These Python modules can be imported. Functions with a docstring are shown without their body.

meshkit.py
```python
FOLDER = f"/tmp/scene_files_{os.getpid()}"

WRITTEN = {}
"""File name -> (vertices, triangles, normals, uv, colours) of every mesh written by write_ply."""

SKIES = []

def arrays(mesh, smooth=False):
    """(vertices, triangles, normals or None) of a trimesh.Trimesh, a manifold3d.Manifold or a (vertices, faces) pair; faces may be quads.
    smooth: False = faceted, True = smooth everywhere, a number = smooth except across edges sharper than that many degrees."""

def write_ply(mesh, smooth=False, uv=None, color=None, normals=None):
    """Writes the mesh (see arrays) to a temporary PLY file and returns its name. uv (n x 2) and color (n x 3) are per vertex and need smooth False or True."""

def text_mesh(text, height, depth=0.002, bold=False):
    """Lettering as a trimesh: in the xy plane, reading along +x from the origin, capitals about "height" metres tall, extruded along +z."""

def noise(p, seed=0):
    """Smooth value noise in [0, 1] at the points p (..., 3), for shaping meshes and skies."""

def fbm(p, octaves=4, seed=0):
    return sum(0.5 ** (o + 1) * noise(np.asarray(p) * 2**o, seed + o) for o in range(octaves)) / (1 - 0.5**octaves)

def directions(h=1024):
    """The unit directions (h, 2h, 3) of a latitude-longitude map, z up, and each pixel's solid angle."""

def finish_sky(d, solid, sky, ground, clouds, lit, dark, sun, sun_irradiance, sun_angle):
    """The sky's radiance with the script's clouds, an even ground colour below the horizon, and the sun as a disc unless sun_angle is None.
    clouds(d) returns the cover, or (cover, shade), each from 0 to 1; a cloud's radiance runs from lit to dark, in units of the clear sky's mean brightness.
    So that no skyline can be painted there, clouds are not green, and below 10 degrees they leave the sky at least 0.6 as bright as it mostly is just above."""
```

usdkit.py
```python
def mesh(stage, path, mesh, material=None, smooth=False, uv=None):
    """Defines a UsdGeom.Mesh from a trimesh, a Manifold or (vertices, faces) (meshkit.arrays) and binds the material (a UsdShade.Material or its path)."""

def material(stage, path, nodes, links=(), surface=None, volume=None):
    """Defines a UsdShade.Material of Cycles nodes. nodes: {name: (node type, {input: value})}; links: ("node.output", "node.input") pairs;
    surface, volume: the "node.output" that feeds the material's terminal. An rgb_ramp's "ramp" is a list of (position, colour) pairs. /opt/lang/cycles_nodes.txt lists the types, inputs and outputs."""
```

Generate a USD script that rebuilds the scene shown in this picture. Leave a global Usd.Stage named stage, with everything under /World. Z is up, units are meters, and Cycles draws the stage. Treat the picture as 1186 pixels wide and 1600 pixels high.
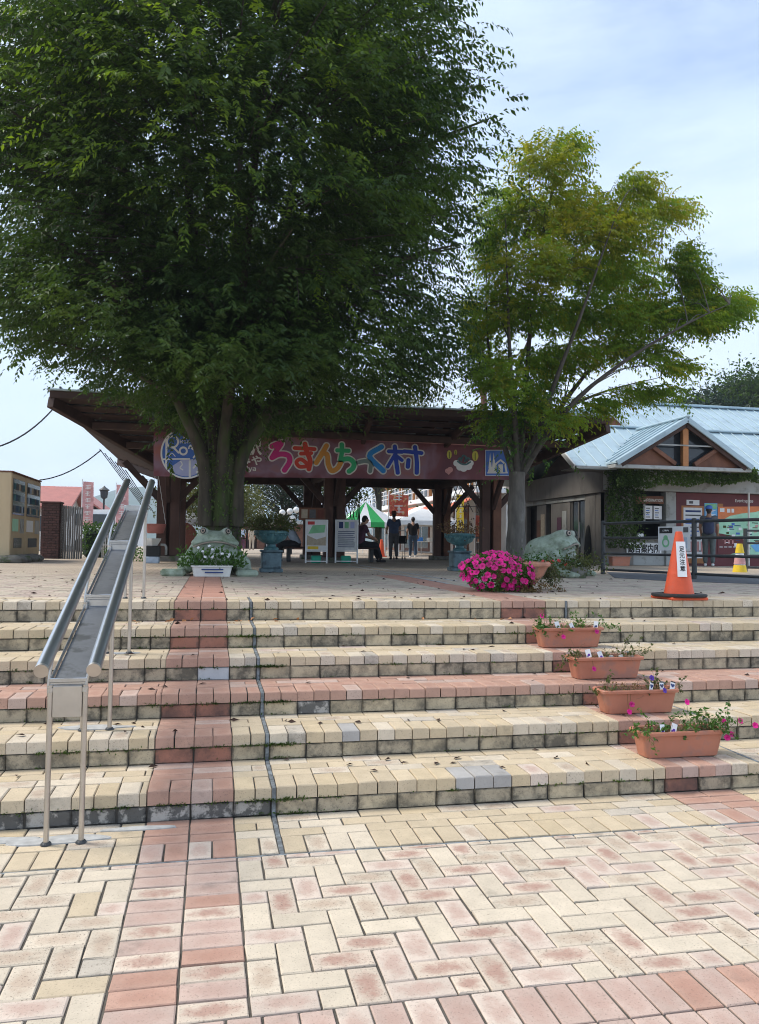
import math, random, glob
import numpy as np, trimesh, manifold3d, usdkit
from meshkit import noise, fbm
from pxr import Usd, UsdGeom, UsdLux, UsdShade, Gf, Sdf, Vt
from scipy.spatial import ConvexHull
import shapely, shapely.ops
from shapely import affinity
from shapely.geometry import Polygon, LineString, Point, box as sbox

rng = np.random.default_rng(7)
random.seed(7)
stage = Usd.Stage.CreateInMemory()
UsdGeom.SetStageUpAxis(stage, 'Z'); UsdGeom.SetStageMetersPerUnit(stage, 1.0)
UsdGeom.Xform.Define(stage, '/World'); UsdGeom.Scope.Define(stage, '/World/Looks')

# ------------------------------------------------------------------ camera
F, PITCH, ROLL, YAW = 1246.9, 0.0409, 0.0126, 0.2076
EYE = np.array([0.0752, 0.0, 1.466])
FW = np.array([math.sin(YAW)*math.cos(PITCH), math.cos(YAW)*math.cos(PITCH), math.sin(PITCH)])
R0 = np.array([math.cos(YAW), -math.sin(YAW), 0.0]); U0 = np.cross(R0, FW)
RT = math.cos(ROLL)*R0 + math.sin(ROLL)*U0; UP = math.cos(ROLL)*U0 - math.sin(ROLL)*R0
cam = UsdGeom.Camera.Define(stage, '/World/camera')
cam.CreateHorizontalApertureAttr(36.0); cam.CreateVerticalApertureAttr(36.0*1600/1186)
cam.CreateFocalLengthAttr(36.0*F/1186); cam.CreateClippingRangeAttr(Gf.Vec2f(0.05, 20000))
cam.CreateExposureAttr(1.62)
cam.AddTransformOp().Set(Gf.Matrix4d(*RT, 0, *UP, 0, *(-FW), 0, *EYE, 1))

# ------------------------------------------------------------------ sky and sun
SUN = np.array([-0.72, 0.30, 1.05]); SUN /= np.linalg.norm(SUN)
EL, AZ = math.asin(SUN[2]), math.atan2(SUN[0], SUN[1])
usdkit.material(stage, '/World/Looks/sky_light', {
    'sky': ('sky_texture', {'sky_type': 'single_scattering', 'sun_disc': False, 'sun_elevation': EL, 'sun_rotation': AZ, 'aerosol_density': 2.0}),
    'tc': ('texture_coordinate', {}),
    'mp': ('mapping', {'scale': (1.0, 1.0, 2.6), 'rotation': (0.2, 0.1, 0.6)}),
    'n1': ('noise_texture', {'scale': 1.7, 'detail': 7.0, 'roughness': 0.55, 'distortion': 0.4}),
    'r1': ('rgb_ramp', {'ramp': [(0.36, (0.3, 0.3, 0.3)), (0.45, (0.66, 0.66, 0.66)), (0.53, (0.93, 0.93, 0.93)), (0.62, (1, 1, 1))]}),
    'n2': ('noise_texture', {'scale': 2.6, 'detail': 5.0, 'roughness': 0.5}),
    'r2': ('rgb_ramp', {'ramp': [(0.3, (2.75, 3.5, 4.7)), (0.7, (3.55, 4.15, 4.85))]}),
    'mx': ('mix_color', {'blend_type': 'mix', 'use_clamp': False}),
    'bg': ('background_shader', {'strength': 0.085})},
    [('tc.generated', 'mp.vector'), ('mp.vector', 'n1.vector'), ('mp.vector', 'n2.vector'), ('n1.fac', 'r1.fac'), ('n2.fac', 'r2.fac'),
     ('r1.color', 'mx.fac'), ('sky.color', 'mx.a'), ('r2.color', 'mx.b'), ('mx.result', 'bg.color')], surface='bg.background')
dome = UsdLux.DomeLight.Define(stage, '/World/sky')
UsdShade.MaterialBindingAPI.Apply(dome.GetPrim()).Bind(UsdShade.Material.Get(stage, '/World/Looks/sky_light'))
dome.GetPrim().SetCustomDataByKey('kind', 'structure')
sun = UsdLux.DistantLight.Define(stage, '/World/sun')
sun.CreateNormalizeAttr(True); sun.CreateIntensityAttr(0.32); sun.CreateAngleAttr(20.0); sun.CreateColorAttr(Gf.Vec3f(1.0, 0.94, 0.84))
zax = SUN; xax = np.cross([0, 0, 1.0], zax); xax /= np.linalg.norm(xax); yax = np.cross(zax, xax)
sun.AddTransformOp().Set(Gf.Matrix4d(*xax, 0, *yax, 0, *zax, 0, 0, 0, 0, 1))

# ------------------------------------------------------------------ where a line of sight meets a plane of the place
def ray(x, y): return FW*F + RT*(x-593) - UP*(y-800)
ZP = 0.95
def at(x, y, z=ZP): d = ray(x, y); return EYE + d*((z-EYE[2])/d[2])
def aty(x, y, Y): d = ray(x, y); return EYE + d*((Y-EYE[1])/d[1])
def atx(x, y, X): d = ray(x, y); return EYE + d*((X-EYE[0])/d[0])
def seen(P, m=30):
    d = np.asarray(P, float)-EYE; z = d @ FW
    x, y = 593+F*(d @ RT)/z, 800-F*(d @ UP)/z
    return (z > 0) & (x > -m) & (x < 1186+m) & (y > -m) & (y < 1600+m)

# ------------------------------------------------------------------ naming and objects
used, bases = {}, {}
def numbered(parent, name):
    k = (parent, name); n = used.get(k, 0); used[k] = n+1
    return f'{parent}/{name}' if n == 0 else f'{parent}/{name}_{n:03d}'
def tag(prim, label=None, cat=None, group=None, kind=None):
    for k, v in (('label', label), ('category', cat), ('group', group), ('kind', kind)):
        if v: prim.SetCustomDataByKey(k, v)
def thing(name, label=None, cat=None, base=(0, 0, 0), group=None, kind=None):
    path = numbered('/World', name); x = UsdGeom.Xform.Define(stage, path)
    base = np.asarray(base, float); x.AddTranslateOp().Set(Gf.Vec3d(*map(float, base))); bases[path] = base
    tag(x.GetPrim(), label, cat, group, kind); return path
def VF(m):
    if hasattr(m, 'to_mesh'):
        q = m.to_mesh(); return np.array(q.vert_properties[:, :3], float), np.array(q.tri_verts)
    if isinstance(m, trimesh.Trimesh): return np.array(m.vertices), np.array(m.faces)
    if isinstance(m, MB): return m.get()
    return np.asarray(m[0], float), np.asarray(m[1])
def obj(name, m, mat, parent='/World', label=None, cat=None, group=None, kind=None, smooth=False, uv=None):
    v, f = VF(m); base = bases.get(parent, np.zeros(3)); path = numbered(parent, name); bases[path] = base
    p = usdkit.mesh(stage, path, (v-base, f), '/World/Looks/'+mat, smooth=smooth, uv=uv)
    tag(p.GetPrim(), label, cat, group, kind); return path
def copy_of(src, name, base, label, rot=0, cat=None, group=None):
    path = numbered('/World', name); x = UsdGeom.Xform.Define(stage, path)
    x.AddTranslateOp().Set(Gf.Vec3d(*map(float, base))); x.AddRotateZOp().Set(rot)
    x.GetPrim().GetReferences().AddInternalReference(src); x.GetPrim().SetInstanceable(True)
    x.SetXformOpOrder(x.GetOrderedXformOps())
    tag(x.GetPrim(), label, cat, group); return path

# ------------------------------------------------------------------ mesh helpers
def _cb_template():
    h = np.array([1.0, 1.0, 1.0]); c = 0.2; P, key = [], []
    for sx in (-1, 1):
        for sy in (-1, 1):
            for sz in (-1, 1):
                for ax in range(3):
                    s = np.array([sx, sy, sz], float); k = np.ones(3)*1.0; k[ax] = 0
                    P.append(s*(h-c*k)); key.append((s, k))
    P = np.array(P); hull = ConvexHull(P); f = hull.simplices.copy()
    for i, t in enumerate(f):
        n = np.cross(P[t[1]]-P[t[0]], P[t[2]]-P[t[0]])
        if n @ hull.equations[i, :3] < 0: f[i] = t[::-1]
    return np.array([k[0] for k in key]), np.array([k[1] for k in key]), f
CBS, CBK, CBF = _cb_template()
def cbox(x0, x1, y0, y1, z0, z1, ch=0.006):
    h = np.array([x1-x0, y1-y0, z1-z0])/2; c = np.array([x0+x1, y0+y1, z0+z1])/2; ch = min(ch, h.min()*0.7)
    return c + CBS*(h-ch*CBK), CBF
class MB:
    def __init__(s): s.v, s.f, s.n = [], [], 0
    def add(s, m, M=None):
        v, f = VF(m)
        if f.shape[1] == 4: f = np.vstack([f[:, [0, 1, 2]], f[:, [0, 2, 3]]])
        if M is not None: v = v @ M[:3, :3].T + M[:3, 3]
        s.v.append(v); s.f.append(f+s.n); s.n += len(v); return s
    def box(s, x0, x1, y0, y1, z0, z1, ch=0.006): return s.add(cbox(x0, x1, y0, y1, z0, z1, ch))
    def bar(s, a, b, w, h=None, ch=0.006): return s.add(bar(a, b, w, h, ch))
    def tube(s, pts, r, n=10): return s.add(tube(pts, r, n))
    def get(s): return np.vstack(s.v), np.vstack(s.f)
def frame(a, b, up=(0, 0, 1)):
    a, b = np.asarray(a, float), np.asarray(b, float); d = b-a; L = np.linalg.norm(d); d = d/L
    up = np.asarray(up, float)
    if abs(d @ up) > 0.98: up = np.array([0, 1.0, 0])
    x = np.cross(d, up); x /= np.linalg.norm(x); z = np.cross(x, d)
    M = np.eye(4); M[:3, 0], M[:3, 1], M[:3, 2], M[:3, 3] = x, d, z, (a+b)/2
    return M, L
def bar(a, b, w, h=None, ch=0.006, up=(0, 0, 1)):
    h = h or w; M, L = frame(a, b, up); v, f = cbox(-w/2, w/2, -L/2, L/2, -h/2, h/2, ch)
    return v @ M[:3, :3].T + M[:3, 3], f
def tube(pts, r, n=10, caps=True):
    p = np.asarray(pts, float); r = np.broadcast_to(np.asarray(r, float), (len(p),))
    t = np.gradient(p, axis=0); t /= np.linalg.norm(t, axis=1, keepdims=True)+1e-12
    ref = np.array([0, 0, 1.0]) if abs(t[0] @ [0, 0, 1]) < 0.9 else np.array([1.0, 0, 0])
    A = []
    a = np.cross(t[0], ref); a /= np.linalg.norm(a)
    for k in range(len(p)):
        a = a - t[k]*(a @ t[k]); a /= np.linalg.norm(a); A.append(a.copy())
    A = np.array(A); B = np.cross(t, A); an = np.arange(n)*2*np.pi/n
    v = (p[:, None]+r[:, None, None]*(np.cos(an)[None, :, None]*A[:, None]+np.sin(an)[None, :, None]*B[:, None])).reshape(-1, 3)
    i, j = np.meshgrid(np.arange(len(p)-1), np.arange(n), indexing='ij')
    q = np.stack([i*n+j, i*n+(j+1) % n, (i+1)*n+(j+1) % n, (i+1)*n+j], -1).reshape(-1, 4)
    f = np.vstack([q[:, [0, 1, 2]], q[:, [0, 2, 3]]])
    if caps:
        v = np.vstack([v, p[0], p[-1]]); c0, c1 = len(v)-2, len(v)-1; k = np.arange(n); e = (len(p)-1)*n
        f = np.vstack([f, np.stack([np.full(n, c0), (k+1) % n, k], 1), np.stack([np.full(n, c1), e+k, e+(k+1) % n], 1)])
    return v, f
def smoothpath(pts, n=4):
    p = np.asarray(pts, float); out = []
    q = np.vstack([2*p[0]-p[1], p, 2*p[-1]-p[-2]])
    for i in range(1, len(q)-2):
        for t in np.linspace(0, 1, n, endpoint=False):
            a, b, c, d = q[i-1], q[i], q[i+1], q[i+2]
            out.append(0.5*((2*b)+(-a+c)*t+(2*a-5*b+4*c-d)*t*t+(-a+3*b-3*c+d)*t**3))
    out.append(p[-1]); return np.array(out)
def lathe(profile, c=(0, 0, 0), n=32):
    pr = np.asarray(profile, float); an = np.arange(n)*2*np.pi/n
    v = np.stack([pr[:, None, 0]*np.cos(an), pr[:, None, 0]*np.sin(an), np.broadcast_to(pr[:, None, 1], (len(pr), n))], -1).reshape(-1, 3)+np.asarray(c, float)
    i, j = np.meshgrid(np.arange(len(pr)-1), np.arange(n), indexing='ij')
    q = np.stack([i*n+j, i*n+(j+1) % n, (i+1)*n+(j+1) % n, (i+1)*n+j], -1).reshape(-1, 4)
    return v, np.vstack([q[:, [0, 1, 2]], q[:, [0, 2, 3]]])
def plane_M(o, x, y):
    x = np.asarray(x, float); y = np.asarray(y, float); x = x/np.linalg.norm(x); y = y-x*(x @ y); y /= np.linalg.norm(y)
    M = np.eye(4); M[:3, 0], M[:3, 1], M[:3, 2], M[:3, 3] = x, y, np.cross(x, y), o; return M
def extr(geom, depth, M):
    """a flat shape with thickness, standing depth metres towards the plane's normal"""
    mb = MB()
    for g in getattr(geom, 'geoms', [geom]):
        if g.is_empty or g.area < 1e-7 or g.geom_type != 'Polygon': continue
        try: mb.add(trimesh.creation.extrude_polygon(g, depth, engine='earcut'), M)
        except Exception: pass
    return mb
_fonts = {}
def glyphs(text, height, bold=0, font='Noto Sans CJK Regular'):
    """lettering as a flat shape, left bottom at the origin, letters about height tall"""
    from PIL import Image, ImageDraw, ImageFont
    if font not in _fonts: _fonts[font] = ImageFont.truetype(glob.glob(f'/opt/blender-*/*/datafiles/fonts/{font}.woff2')[0], 96)
    ft = _fonts[font]; x0, y0, x1, y1 = ft.getbbox(text, anchor='ls', stroke_width=bold)
    im = Image.new('L', (x1-x0+8, y1-y0+8)); ImageDraw.Draw(im).text((4-x0, 4-y0), text, 255, ft, anchor='ls', stroke_width=bold)
    on = np.pad(np.asarray(im) > 127, ((0, 0), (1, 1))).astype(np.int8)
    rows, st = np.nonzero(np.diff(on, axis=1) == 1); en = np.nonzero(np.diff(on, axis=1) == -1)[1]
    sh = shapely.union_all(shapely.box(st, -rows-1, en, -rows)).buffer(0.7).buffer(-0.7).simplify(0.6)
    b = sh.bounds; s = height/(b[3]-b[1])
    return affinity.affine_transform(sh, [s, 0, 0, s, -b[0]*s, -b[1]*s])
def fit(geom, w, h=None):
    b = geom.bounds; sx = w/(b[2]-b[0]); sy = sx if h is None else h/(b[3]-b[1])
    return affinity.affine_transform(geom, [sx, 0, 0, sy, -b[0]*sx, -b[1]*sy])
def move(g, x, y): return affinity.translate(g, x, y)

# ------------------------------------------------------------------ materials
def mat(name, base, rough=0.65, var=0.16, scale=6.0, bump=0.0, bscale=60.0, metallic=0.0, rnd=0.0, spec=0.4, stretch=(1, 1, 1), stain=None, stain_scale=2.0, stain_at=(0.52, 0.62), coat=0.0, island=0.0):
    b = np.array(base, float); lo, hi = b*(1-var), np.minimum(b*(1+var), 0.92)
    nd = {'g': ('geometry', {}), 'mp': ('mapping', {'scale': stretch}),
          'n': ('noise_texture', {'scale': scale, 'detail': 5.0, 'roughness': 0.6}),
          'r': ('rgb_ramp', {'ramp': [(0.3, tuple(lo)), (0.7, tuple(hi))]}),
          'p': ('principled_bsdf', {'roughness': rough, 'metallic': metallic, 'specular_ior_level': spec, 'coat_weight': coat})}
    lk = [('g.position', 'mp.vector'), ('mp.vector', 'n.vector'), ('n.fac', 'r.fac')]; col = 'r.color'
    if stain is not None:
        nd['ns'] = ('noise_texture', {'scale': stain_scale, 'detail': 6.0, 'roughness': 0.65})
        nd['rs'] = ('rgb_ramp', {'ramp': [(stain_at[0], (0, 0, 0)), (stain_at[1], (1, 1, 1))]})
        nd['ms'] = ('mix_color', {'blend_type': 'mix', 'b': stain})
        lk += [('mp.vector', 'ns.vector'), ('ns.fac', 'rs.fac'), ('rs.color', 'ms.fac'), (col, 'ms.a')]; col = 'ms.result'
    if rnd or island:
        nd['oi'] = ('object_info', {}) if rnd else ('geometry', {})
        nd['mr'] = ('map_range', {'to_min': 1-(rnd or island), 'to_max': 1+(rnd or island)})
        nd['hs'] = ('hsv', {})
        lk += [('oi.random' if rnd else 'oi.random_per_island', 'mr.value'), ('mr.result', 'hs.value'), (col, 'hs.color')]; col = 'hs.color'
    if bump:
        nd['nb'] = ('noise_texture', {'scale': bscale, 'detail': 4.0, 'roughness': 0.6}); nd['b'] = ('bump', {'strength': min(bump, 1.0), 'distance': 0.004})
        lk += [('g.position', 'nb.vector'), ('nb.fac', 'b.height'), ('b.normal', 'p.normal')]
    lk.append((col, 'p.base_color'))
    usdkit.material(stage, '/World/Looks/'+name, nd, lk, surface='p.BSDF'); return name

def brick_mat(name, base, flash=None, flash_amt=1.0, var=0.10, speck=(0.12, 0.09, 0.07), speck_amt=0.5, grime=(0.10, 0.09, 0.075), grime_at=(0.60, 0.80), rough=0.72, edge=None, gscale=2.2):
    """fired brick: tone differs brick by brick, dark specks, burnt patch in the middle of the face (flash), grime in blotches"""
    b = np.array(base, float)
    nd = {'g': ('geometry', {}), 'oi': ('object_info', {}), 'uv': ('uvmap', {'attribute': 'st'}),
          'n': ('noise_texture', {'scale': 9.0, 'detail': 6.0, 'roughness': 0.65}),
          'r': ('rgb_ramp', {'ramp': [(0.3, tuple(b*(1-var))), (0.7, tuple(np.minimum(b*(1+var), 0.9)))]}),
          'mr': ('map_range', {'to_min': 0.91, 'to_max': 1.06}), 'hs': ('hsv', {}),
          'sp': ('noise_texture', {'scale': 120.0, 'detail': 3.0, 'roughness': 0.7}),
          'spr': ('rgb_ramp', {'ramp': [(0.58, (0, 0, 0)), (0.67, (speck_amt,)*3)]}), 'spm': ('mix_color', {'b': speck}),
          'gn': ('noise_texture', {'scale': gscale, 'detail': 7.0, 'roughness': 0.7}),
          'gr': ('rgb_ramp', {'ramp': [(grime_at[0], (0, 0, 0)), (grime_at[1], (0.75,)*3)]}), 'gm': ('mix_color', {'b': grime}),
          'nb': ('noise_texture', {'scale': 90.0, 'detail': 5.0, 'roughness': 0.65}), 'bp': ('bump', {'strength': 0.45, 'distance': 0.003}),
          'p': ('principled_bsdf', {'roughness': rough, 'specular_ior_level': 0.3})}
    lk = [('g.position', 'n.vector'), ('n.fac', 'r.fac'), ('oi.random', 'mr.value'), ('mr.result', 'hs.value'), ('r.color', 'hs.color')]
    col = 'hs.color'
    if flash is not None:
        nd.update({'sx': ('separate_xyz', {}), 'ax': ('math', {'math_type': 'subtract', 'value2': 0.5}), 'ay': ('math', {'math_type': 'subtract', 'value2': 0.5}),
            'axx': ('math', {'math_type': 'multiply'}), 'ayy': ('math', {'math_type': 'multiply'}), 'ss': ('math', {'math_type': 'add'}),
            'fn': ('noise_texture', {'scale': 22.0, 'detail': 5.0, 'roughness': 0.7}), 'fs': ('math', {'math_type': 'multiply_add', 'value2': 0.55, 'value3': -0.275}),
            'sd': ('math', {'math_type': 'add'}), 'fr': ('rgb_ramp', {'ramp': [(0.01, (flash_amt,)*3), (0.21, (0, 0, 0))]}), 'fm': ('mix_color', {'b': flash})})
        lk += [('uv.UV', 'sx.vector'), ('sx.x', 'ax.value1'), ('sx.y', 'ay.value1'), ('ax.value', 'axx.value1'), ('ax.value', 'axx.value2'), ('ay.value', 'ayy.value1'), ('ay.value', 'ayy.value2'),
               ('axx.value', 'ss.value1'), ('ayy.value', 'ss.value2'), ('g.position', 'fn.vector'), ('fn.fac', 'fs.value1'), ('ss.value', 'sd.value1'), ('fs.value', 'sd.value2'),
               ('sd.value', 'fr.fac'), ('fr.color', 'fm.fac'), (col, 'fm.a')]; col = 'fm.result'
    if edge is not None:   # dirt that keeps to the edges of the face
        nd.update({'ex': ('separate_xyz', {}), 'e1': ('math', {'math_type': 'subtract', 'value2': 0.5}), 'e2': ('math', {'math_type': 'subtract', 'value2': 0.5}),
            'ea': ('math', {'math_type': 'absolute'}), 'eb': ('math', {'math_type': 'absolute'}), 'em': ('math', {'math_type': 'maximum'}),
            'en': ('noise_texture', {'scale': 26.0, 'detail': 5.0, 'roughness': 0.7}), 'es': ('math', {'math_type': 'multiply_add', 'value2': 0.5, 'value3': -0.25}), 'ed': ('math', {'math_type': 'add'}),
            'er': ('rgb_ramp', {'ramp': [(0.38, (0, 0, 0)), (0.54, (0.85,)*3)]}), 'emx': ('mix_color', {'b': edge})})
        lk += [('uv.UV', 'ex.vector'), ('ex.x', 'e1.value1'), ('ex.y', 'e2.value1'), ('e1.value', 'ea.value1'), ('e2.value', 'eb.value1'), ('ea.value', 'em.value1'), ('eb.value', 'em.value2'),
               ('g.position', 'en.vector'), ('en.fac', 'es.value1'), ('em.value', 'ed.value1'), ('es.value', 'ed.value2'), ('ed.value', 'er.fac'), ('er.color', 'emx.fac'), (col, 'emx.a')]; col = 'emx.result'
    lk += [('g.position', 'sp.vector'), ('sp.fac', 'spr.fac'), ('spr.color', 'spm.fac'), (col, 'spm.a'),
           ('g.position', 'gn.vector'), ('gn.fac', 'gr.fac'), ('gr.color', 'gm.fac'), ('spm.result', 'gm.a'), ('gm.result', 'p.base_color'),
           ('g.position', 'nb.vector'), ('nb.fac', 'bp.height'), ('bp.normal', 'p.normal')]
    usdkit.material(stage, '/World/Looks/'+name, nd, lk, surface='p.BSDF')

def leaf_mat(name, cols, trans=0.35, rough=0.45, spec=0.35, sat=1.0, patch=0.7):
    """foliage: each leaf has its own tone, larger clumps differ too; light passes through"""
    n = len(cols)
    usdkit.material(stage, '/World/Looks/'+name, {
        'g': ('geometry', {}), 'n': ('noise_texture', {'scale': patch, 'detail': 3.0}), 'mr': ('math', {'math_type': 'multiply_add', 'value2': 0.55, 'value3': -0.05}),
        'ns': ('math', {'math_type': 'multiply_add', 'value2': 0.9, 'value3': -0.2}), 'ad': ('math', {'math_type': 'add'}),
        'r': ('rgb_ramp', {'ramp': [(0.12+0.76*i/(n-1), tuple(c)) for i, c in enumerate(cols)]}),
        'p': ('principled_bsdf', {'roughness': rough, 'specular_ior_level': spec}), 't': ('translucent_bsdf', {}),
        'hs': ('hsv', {'value': 1.5, 'saturation': 1.1, 'hue': 0.485}), 'm': ('mix_closure', {'fac': trans})},
        [('g.random_per_island', 'mr.value1'), ('g.position', 'n.vector'), ('n.fac', 'ns.value1'), ('mr.value', 'ad.value1'), ('ns.value', 'ad.value2'), ('ad.value', 'r.fac'),
         ('r.color', 'p.base_color'), ('r.color', 'hs.color'), ('hs.color', 't.color'), ('p.BSDF', 'm.closure1'), ('t.BSDF', 'm.closure2')], surface='m.closure')

CREAM = (0.515, 0.415, 0.285)
brick_mat('brick_cream', CREAM)
brick_mat('brick_cream_pale', (0.56, 0.475, 0.365))
brick_mat('brick_cream_yellow', (0.51, 0.405, 0.265))
brick_mat('brick_cream_fleck', (0.555, 0.47, 0.365), flash=(0.36, 0.24, 0.17), flash_amt=0.5, speck_amt=0.9, gscale=5.0, grime_at=(0.55, 0.78))
brick_mat('brick_flash_red', (0.555, 0.455, 0.36), flash=(0.33, 0.17, 0.13), flash_amt=0.72, speck_amt=0.8)
brick_mat('brick_flash_pink', (0.555, 0.455, 0.375), flash=(0.40, 0.25, 0.20), flash_amt=0.6)
brick_mat('brick_red', (0.43, 0.26, 0.195), flash=(0.37, 0.20, 0.145), flash_amt=0.6)
brick_mat('brick_red_pale', (0.47, 0.345, 0.285), flash=(0.40, 0.25, 0.20), flash_amt=0.5)
brick_mat('brick_grey_tan', (0.47, 0.41, 0.335), speck_amt=0.9, gscale=5.0, grime_at=(0.5, 0.74))
brick_mat('brick_grey', (0.36, 0.34, 0.32), speck_amt=0.3)
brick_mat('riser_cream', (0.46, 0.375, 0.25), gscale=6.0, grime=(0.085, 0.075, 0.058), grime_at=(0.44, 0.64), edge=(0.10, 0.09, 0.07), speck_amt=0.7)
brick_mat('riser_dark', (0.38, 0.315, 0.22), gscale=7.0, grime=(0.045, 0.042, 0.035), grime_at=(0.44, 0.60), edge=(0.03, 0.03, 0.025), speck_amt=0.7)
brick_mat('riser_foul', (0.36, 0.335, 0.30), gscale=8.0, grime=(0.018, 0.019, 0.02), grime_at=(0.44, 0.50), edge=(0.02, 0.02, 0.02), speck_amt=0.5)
brick_mat('riser_red', (0.34, 0.15, 0.10), grime=(0.07, 0.05, 0.045), grime_at=(0.48, 0.66), edge=(0.08, 0.06, 0.05))
brick_mat('riser_cement', (0.44, 0.45, 0.46), grime=(0.15, 0.15, 0.15), speck_amt=0.1)
mat('mortar', (0.085, 0.075, 0.062), 0.9, 0.45, 5, bump=0.8, bscale=120)
mat('mortar_dark', (0.06, 0.055, 0.047), 0.9, 0.5, 5, bump=0.8, bscale=120)
mat('cement', (0.38, 0.375, 0.36), 0.85, 0.2, 18, bump=0.6)
mat('expansion', (0.13, 0.14, 0.145), 0.8, 0.5, 30, bump=0.8, stain=(0.22, 0.24, 0.25), stain_scale=14, stain_at=(0.5, 0.6))
mat('asphalt', (0.10, 0.105, 0.115), 0.85, 0.25, 30, bump=0.6, bscale=200)
mat('earth', (0.12, 0.11, 0.07), 0.95, 0.4, 0.3)
mat('soil', (0.075, 0.052, 0.036), 0.95, 0.5, 40, bump=1.0, bscale=120)
mat('steel', (0.52, 0.53, 0.54), 0.27, 0.10, 9, metallic=1.0, bump=0.10, bscale=30, stretch=(1, 0.3, 0.3))
mat('steel_post', (0.50, 0.47, 0.43), 0.36, 0.12, 6, metallic=1.0)
mat('steel_sheet', (0.27, 0.28, 0.30), 0.42, 0.22, 5, metallic=0.9, bump=0.2, bscale=25, stain=(0.16, 0.165, 0.17), stain_scale=5)
mat('terracotta', (0.43, 0.17, 0.105), 0.55, 0.10, 5, bump=0.15, stain=(0.34, 0.165, 0.12), stain_scale=5)
mat('terracotta_bowl', (0.47, 0.215, 0.14), 0.8, 0.25, 8, bump=0.5, stain=(0.26, 0.17, 0.12), stain_scale=7)
mat('cone_orange', (0.70, 0.10, 0.035), 0.42, 0.10, 6, stain=(0.62, 0.11, 0.05), stain_scale=9)
mat('rubber', (0.022, 0.022, 0.022), 0.75, 0.3, 20)
mat('white', (0.78, 0.78, 0.77), 0.5, 0.04, 6)
mat('offwhite', (0.66, 0.65, 0.61), 0.6, 0.10, 6)
mat('paper', (0.74, 0.75, 0.76), 0.6, 0.05, 9)
mat('ink', (0.02, 0.02, 0.022), 0.6, 0.1)
mat('ink_navy', (0.03, 0.05, 0.16), 0.6, 0.1)
mat('ink_blue', (0.06, 0.16, 0.52), 0.55, 0.1)
mat('sky_blue', (0.14, 0.40, 0.70), 0.55, 0.15, 3)
mat('mark_yellow', (0.55, 0.50, 0.08), 0.55, 0.1)
mat('leaf_print', (0.22, 0.52, 0.28), 0.55, 0.2, 3)
mat('map_green', (0.36, 0.66, 0.47), 0.55, 0.12, 2.5)
mat('map_orange', (0.66, 0.20, 0.07), 0.55, 0.12, 3)
mat('ink_red', (0.62, 0.05, 0.05), 0.55, 0.1)
mat('ink_yellow', (0.76, 0.52, 0.03), 0.55, 0.1)
mat('wood_dark', (0.052, 0.026, 0.019), 0.7, 0.35, 3, stretch=(1, 0.15, 1), bump=0.4)
mat('wood_post', (0.075, 0.035, 0.024), 0.65, 0.35, 3, stretch=(1, 1, 0.12), bump=0.4)
mat('wood_beam', (0.16, 0.065, 0.035), 0.65, 0.3, 3, bump=0.3)
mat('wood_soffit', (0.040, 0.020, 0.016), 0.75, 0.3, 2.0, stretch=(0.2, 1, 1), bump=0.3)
mat('timber_orange', (0.40, 0.17, 0.06), 0.6, 0.2, 3)
mat('metal_dark', (0.045, 0.048, 0.05), 0.5, 0.2, 8)
mat('bark', (0.12, 0.108, 0.094), 0.9, 0.35, 9, stretch=(1, 1, 0.3), bump=1.0, bscale=45, stain=(0.22, 0.215, 0.20), stain_scale=5, stain_at=(0.56, 0.66))
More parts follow.
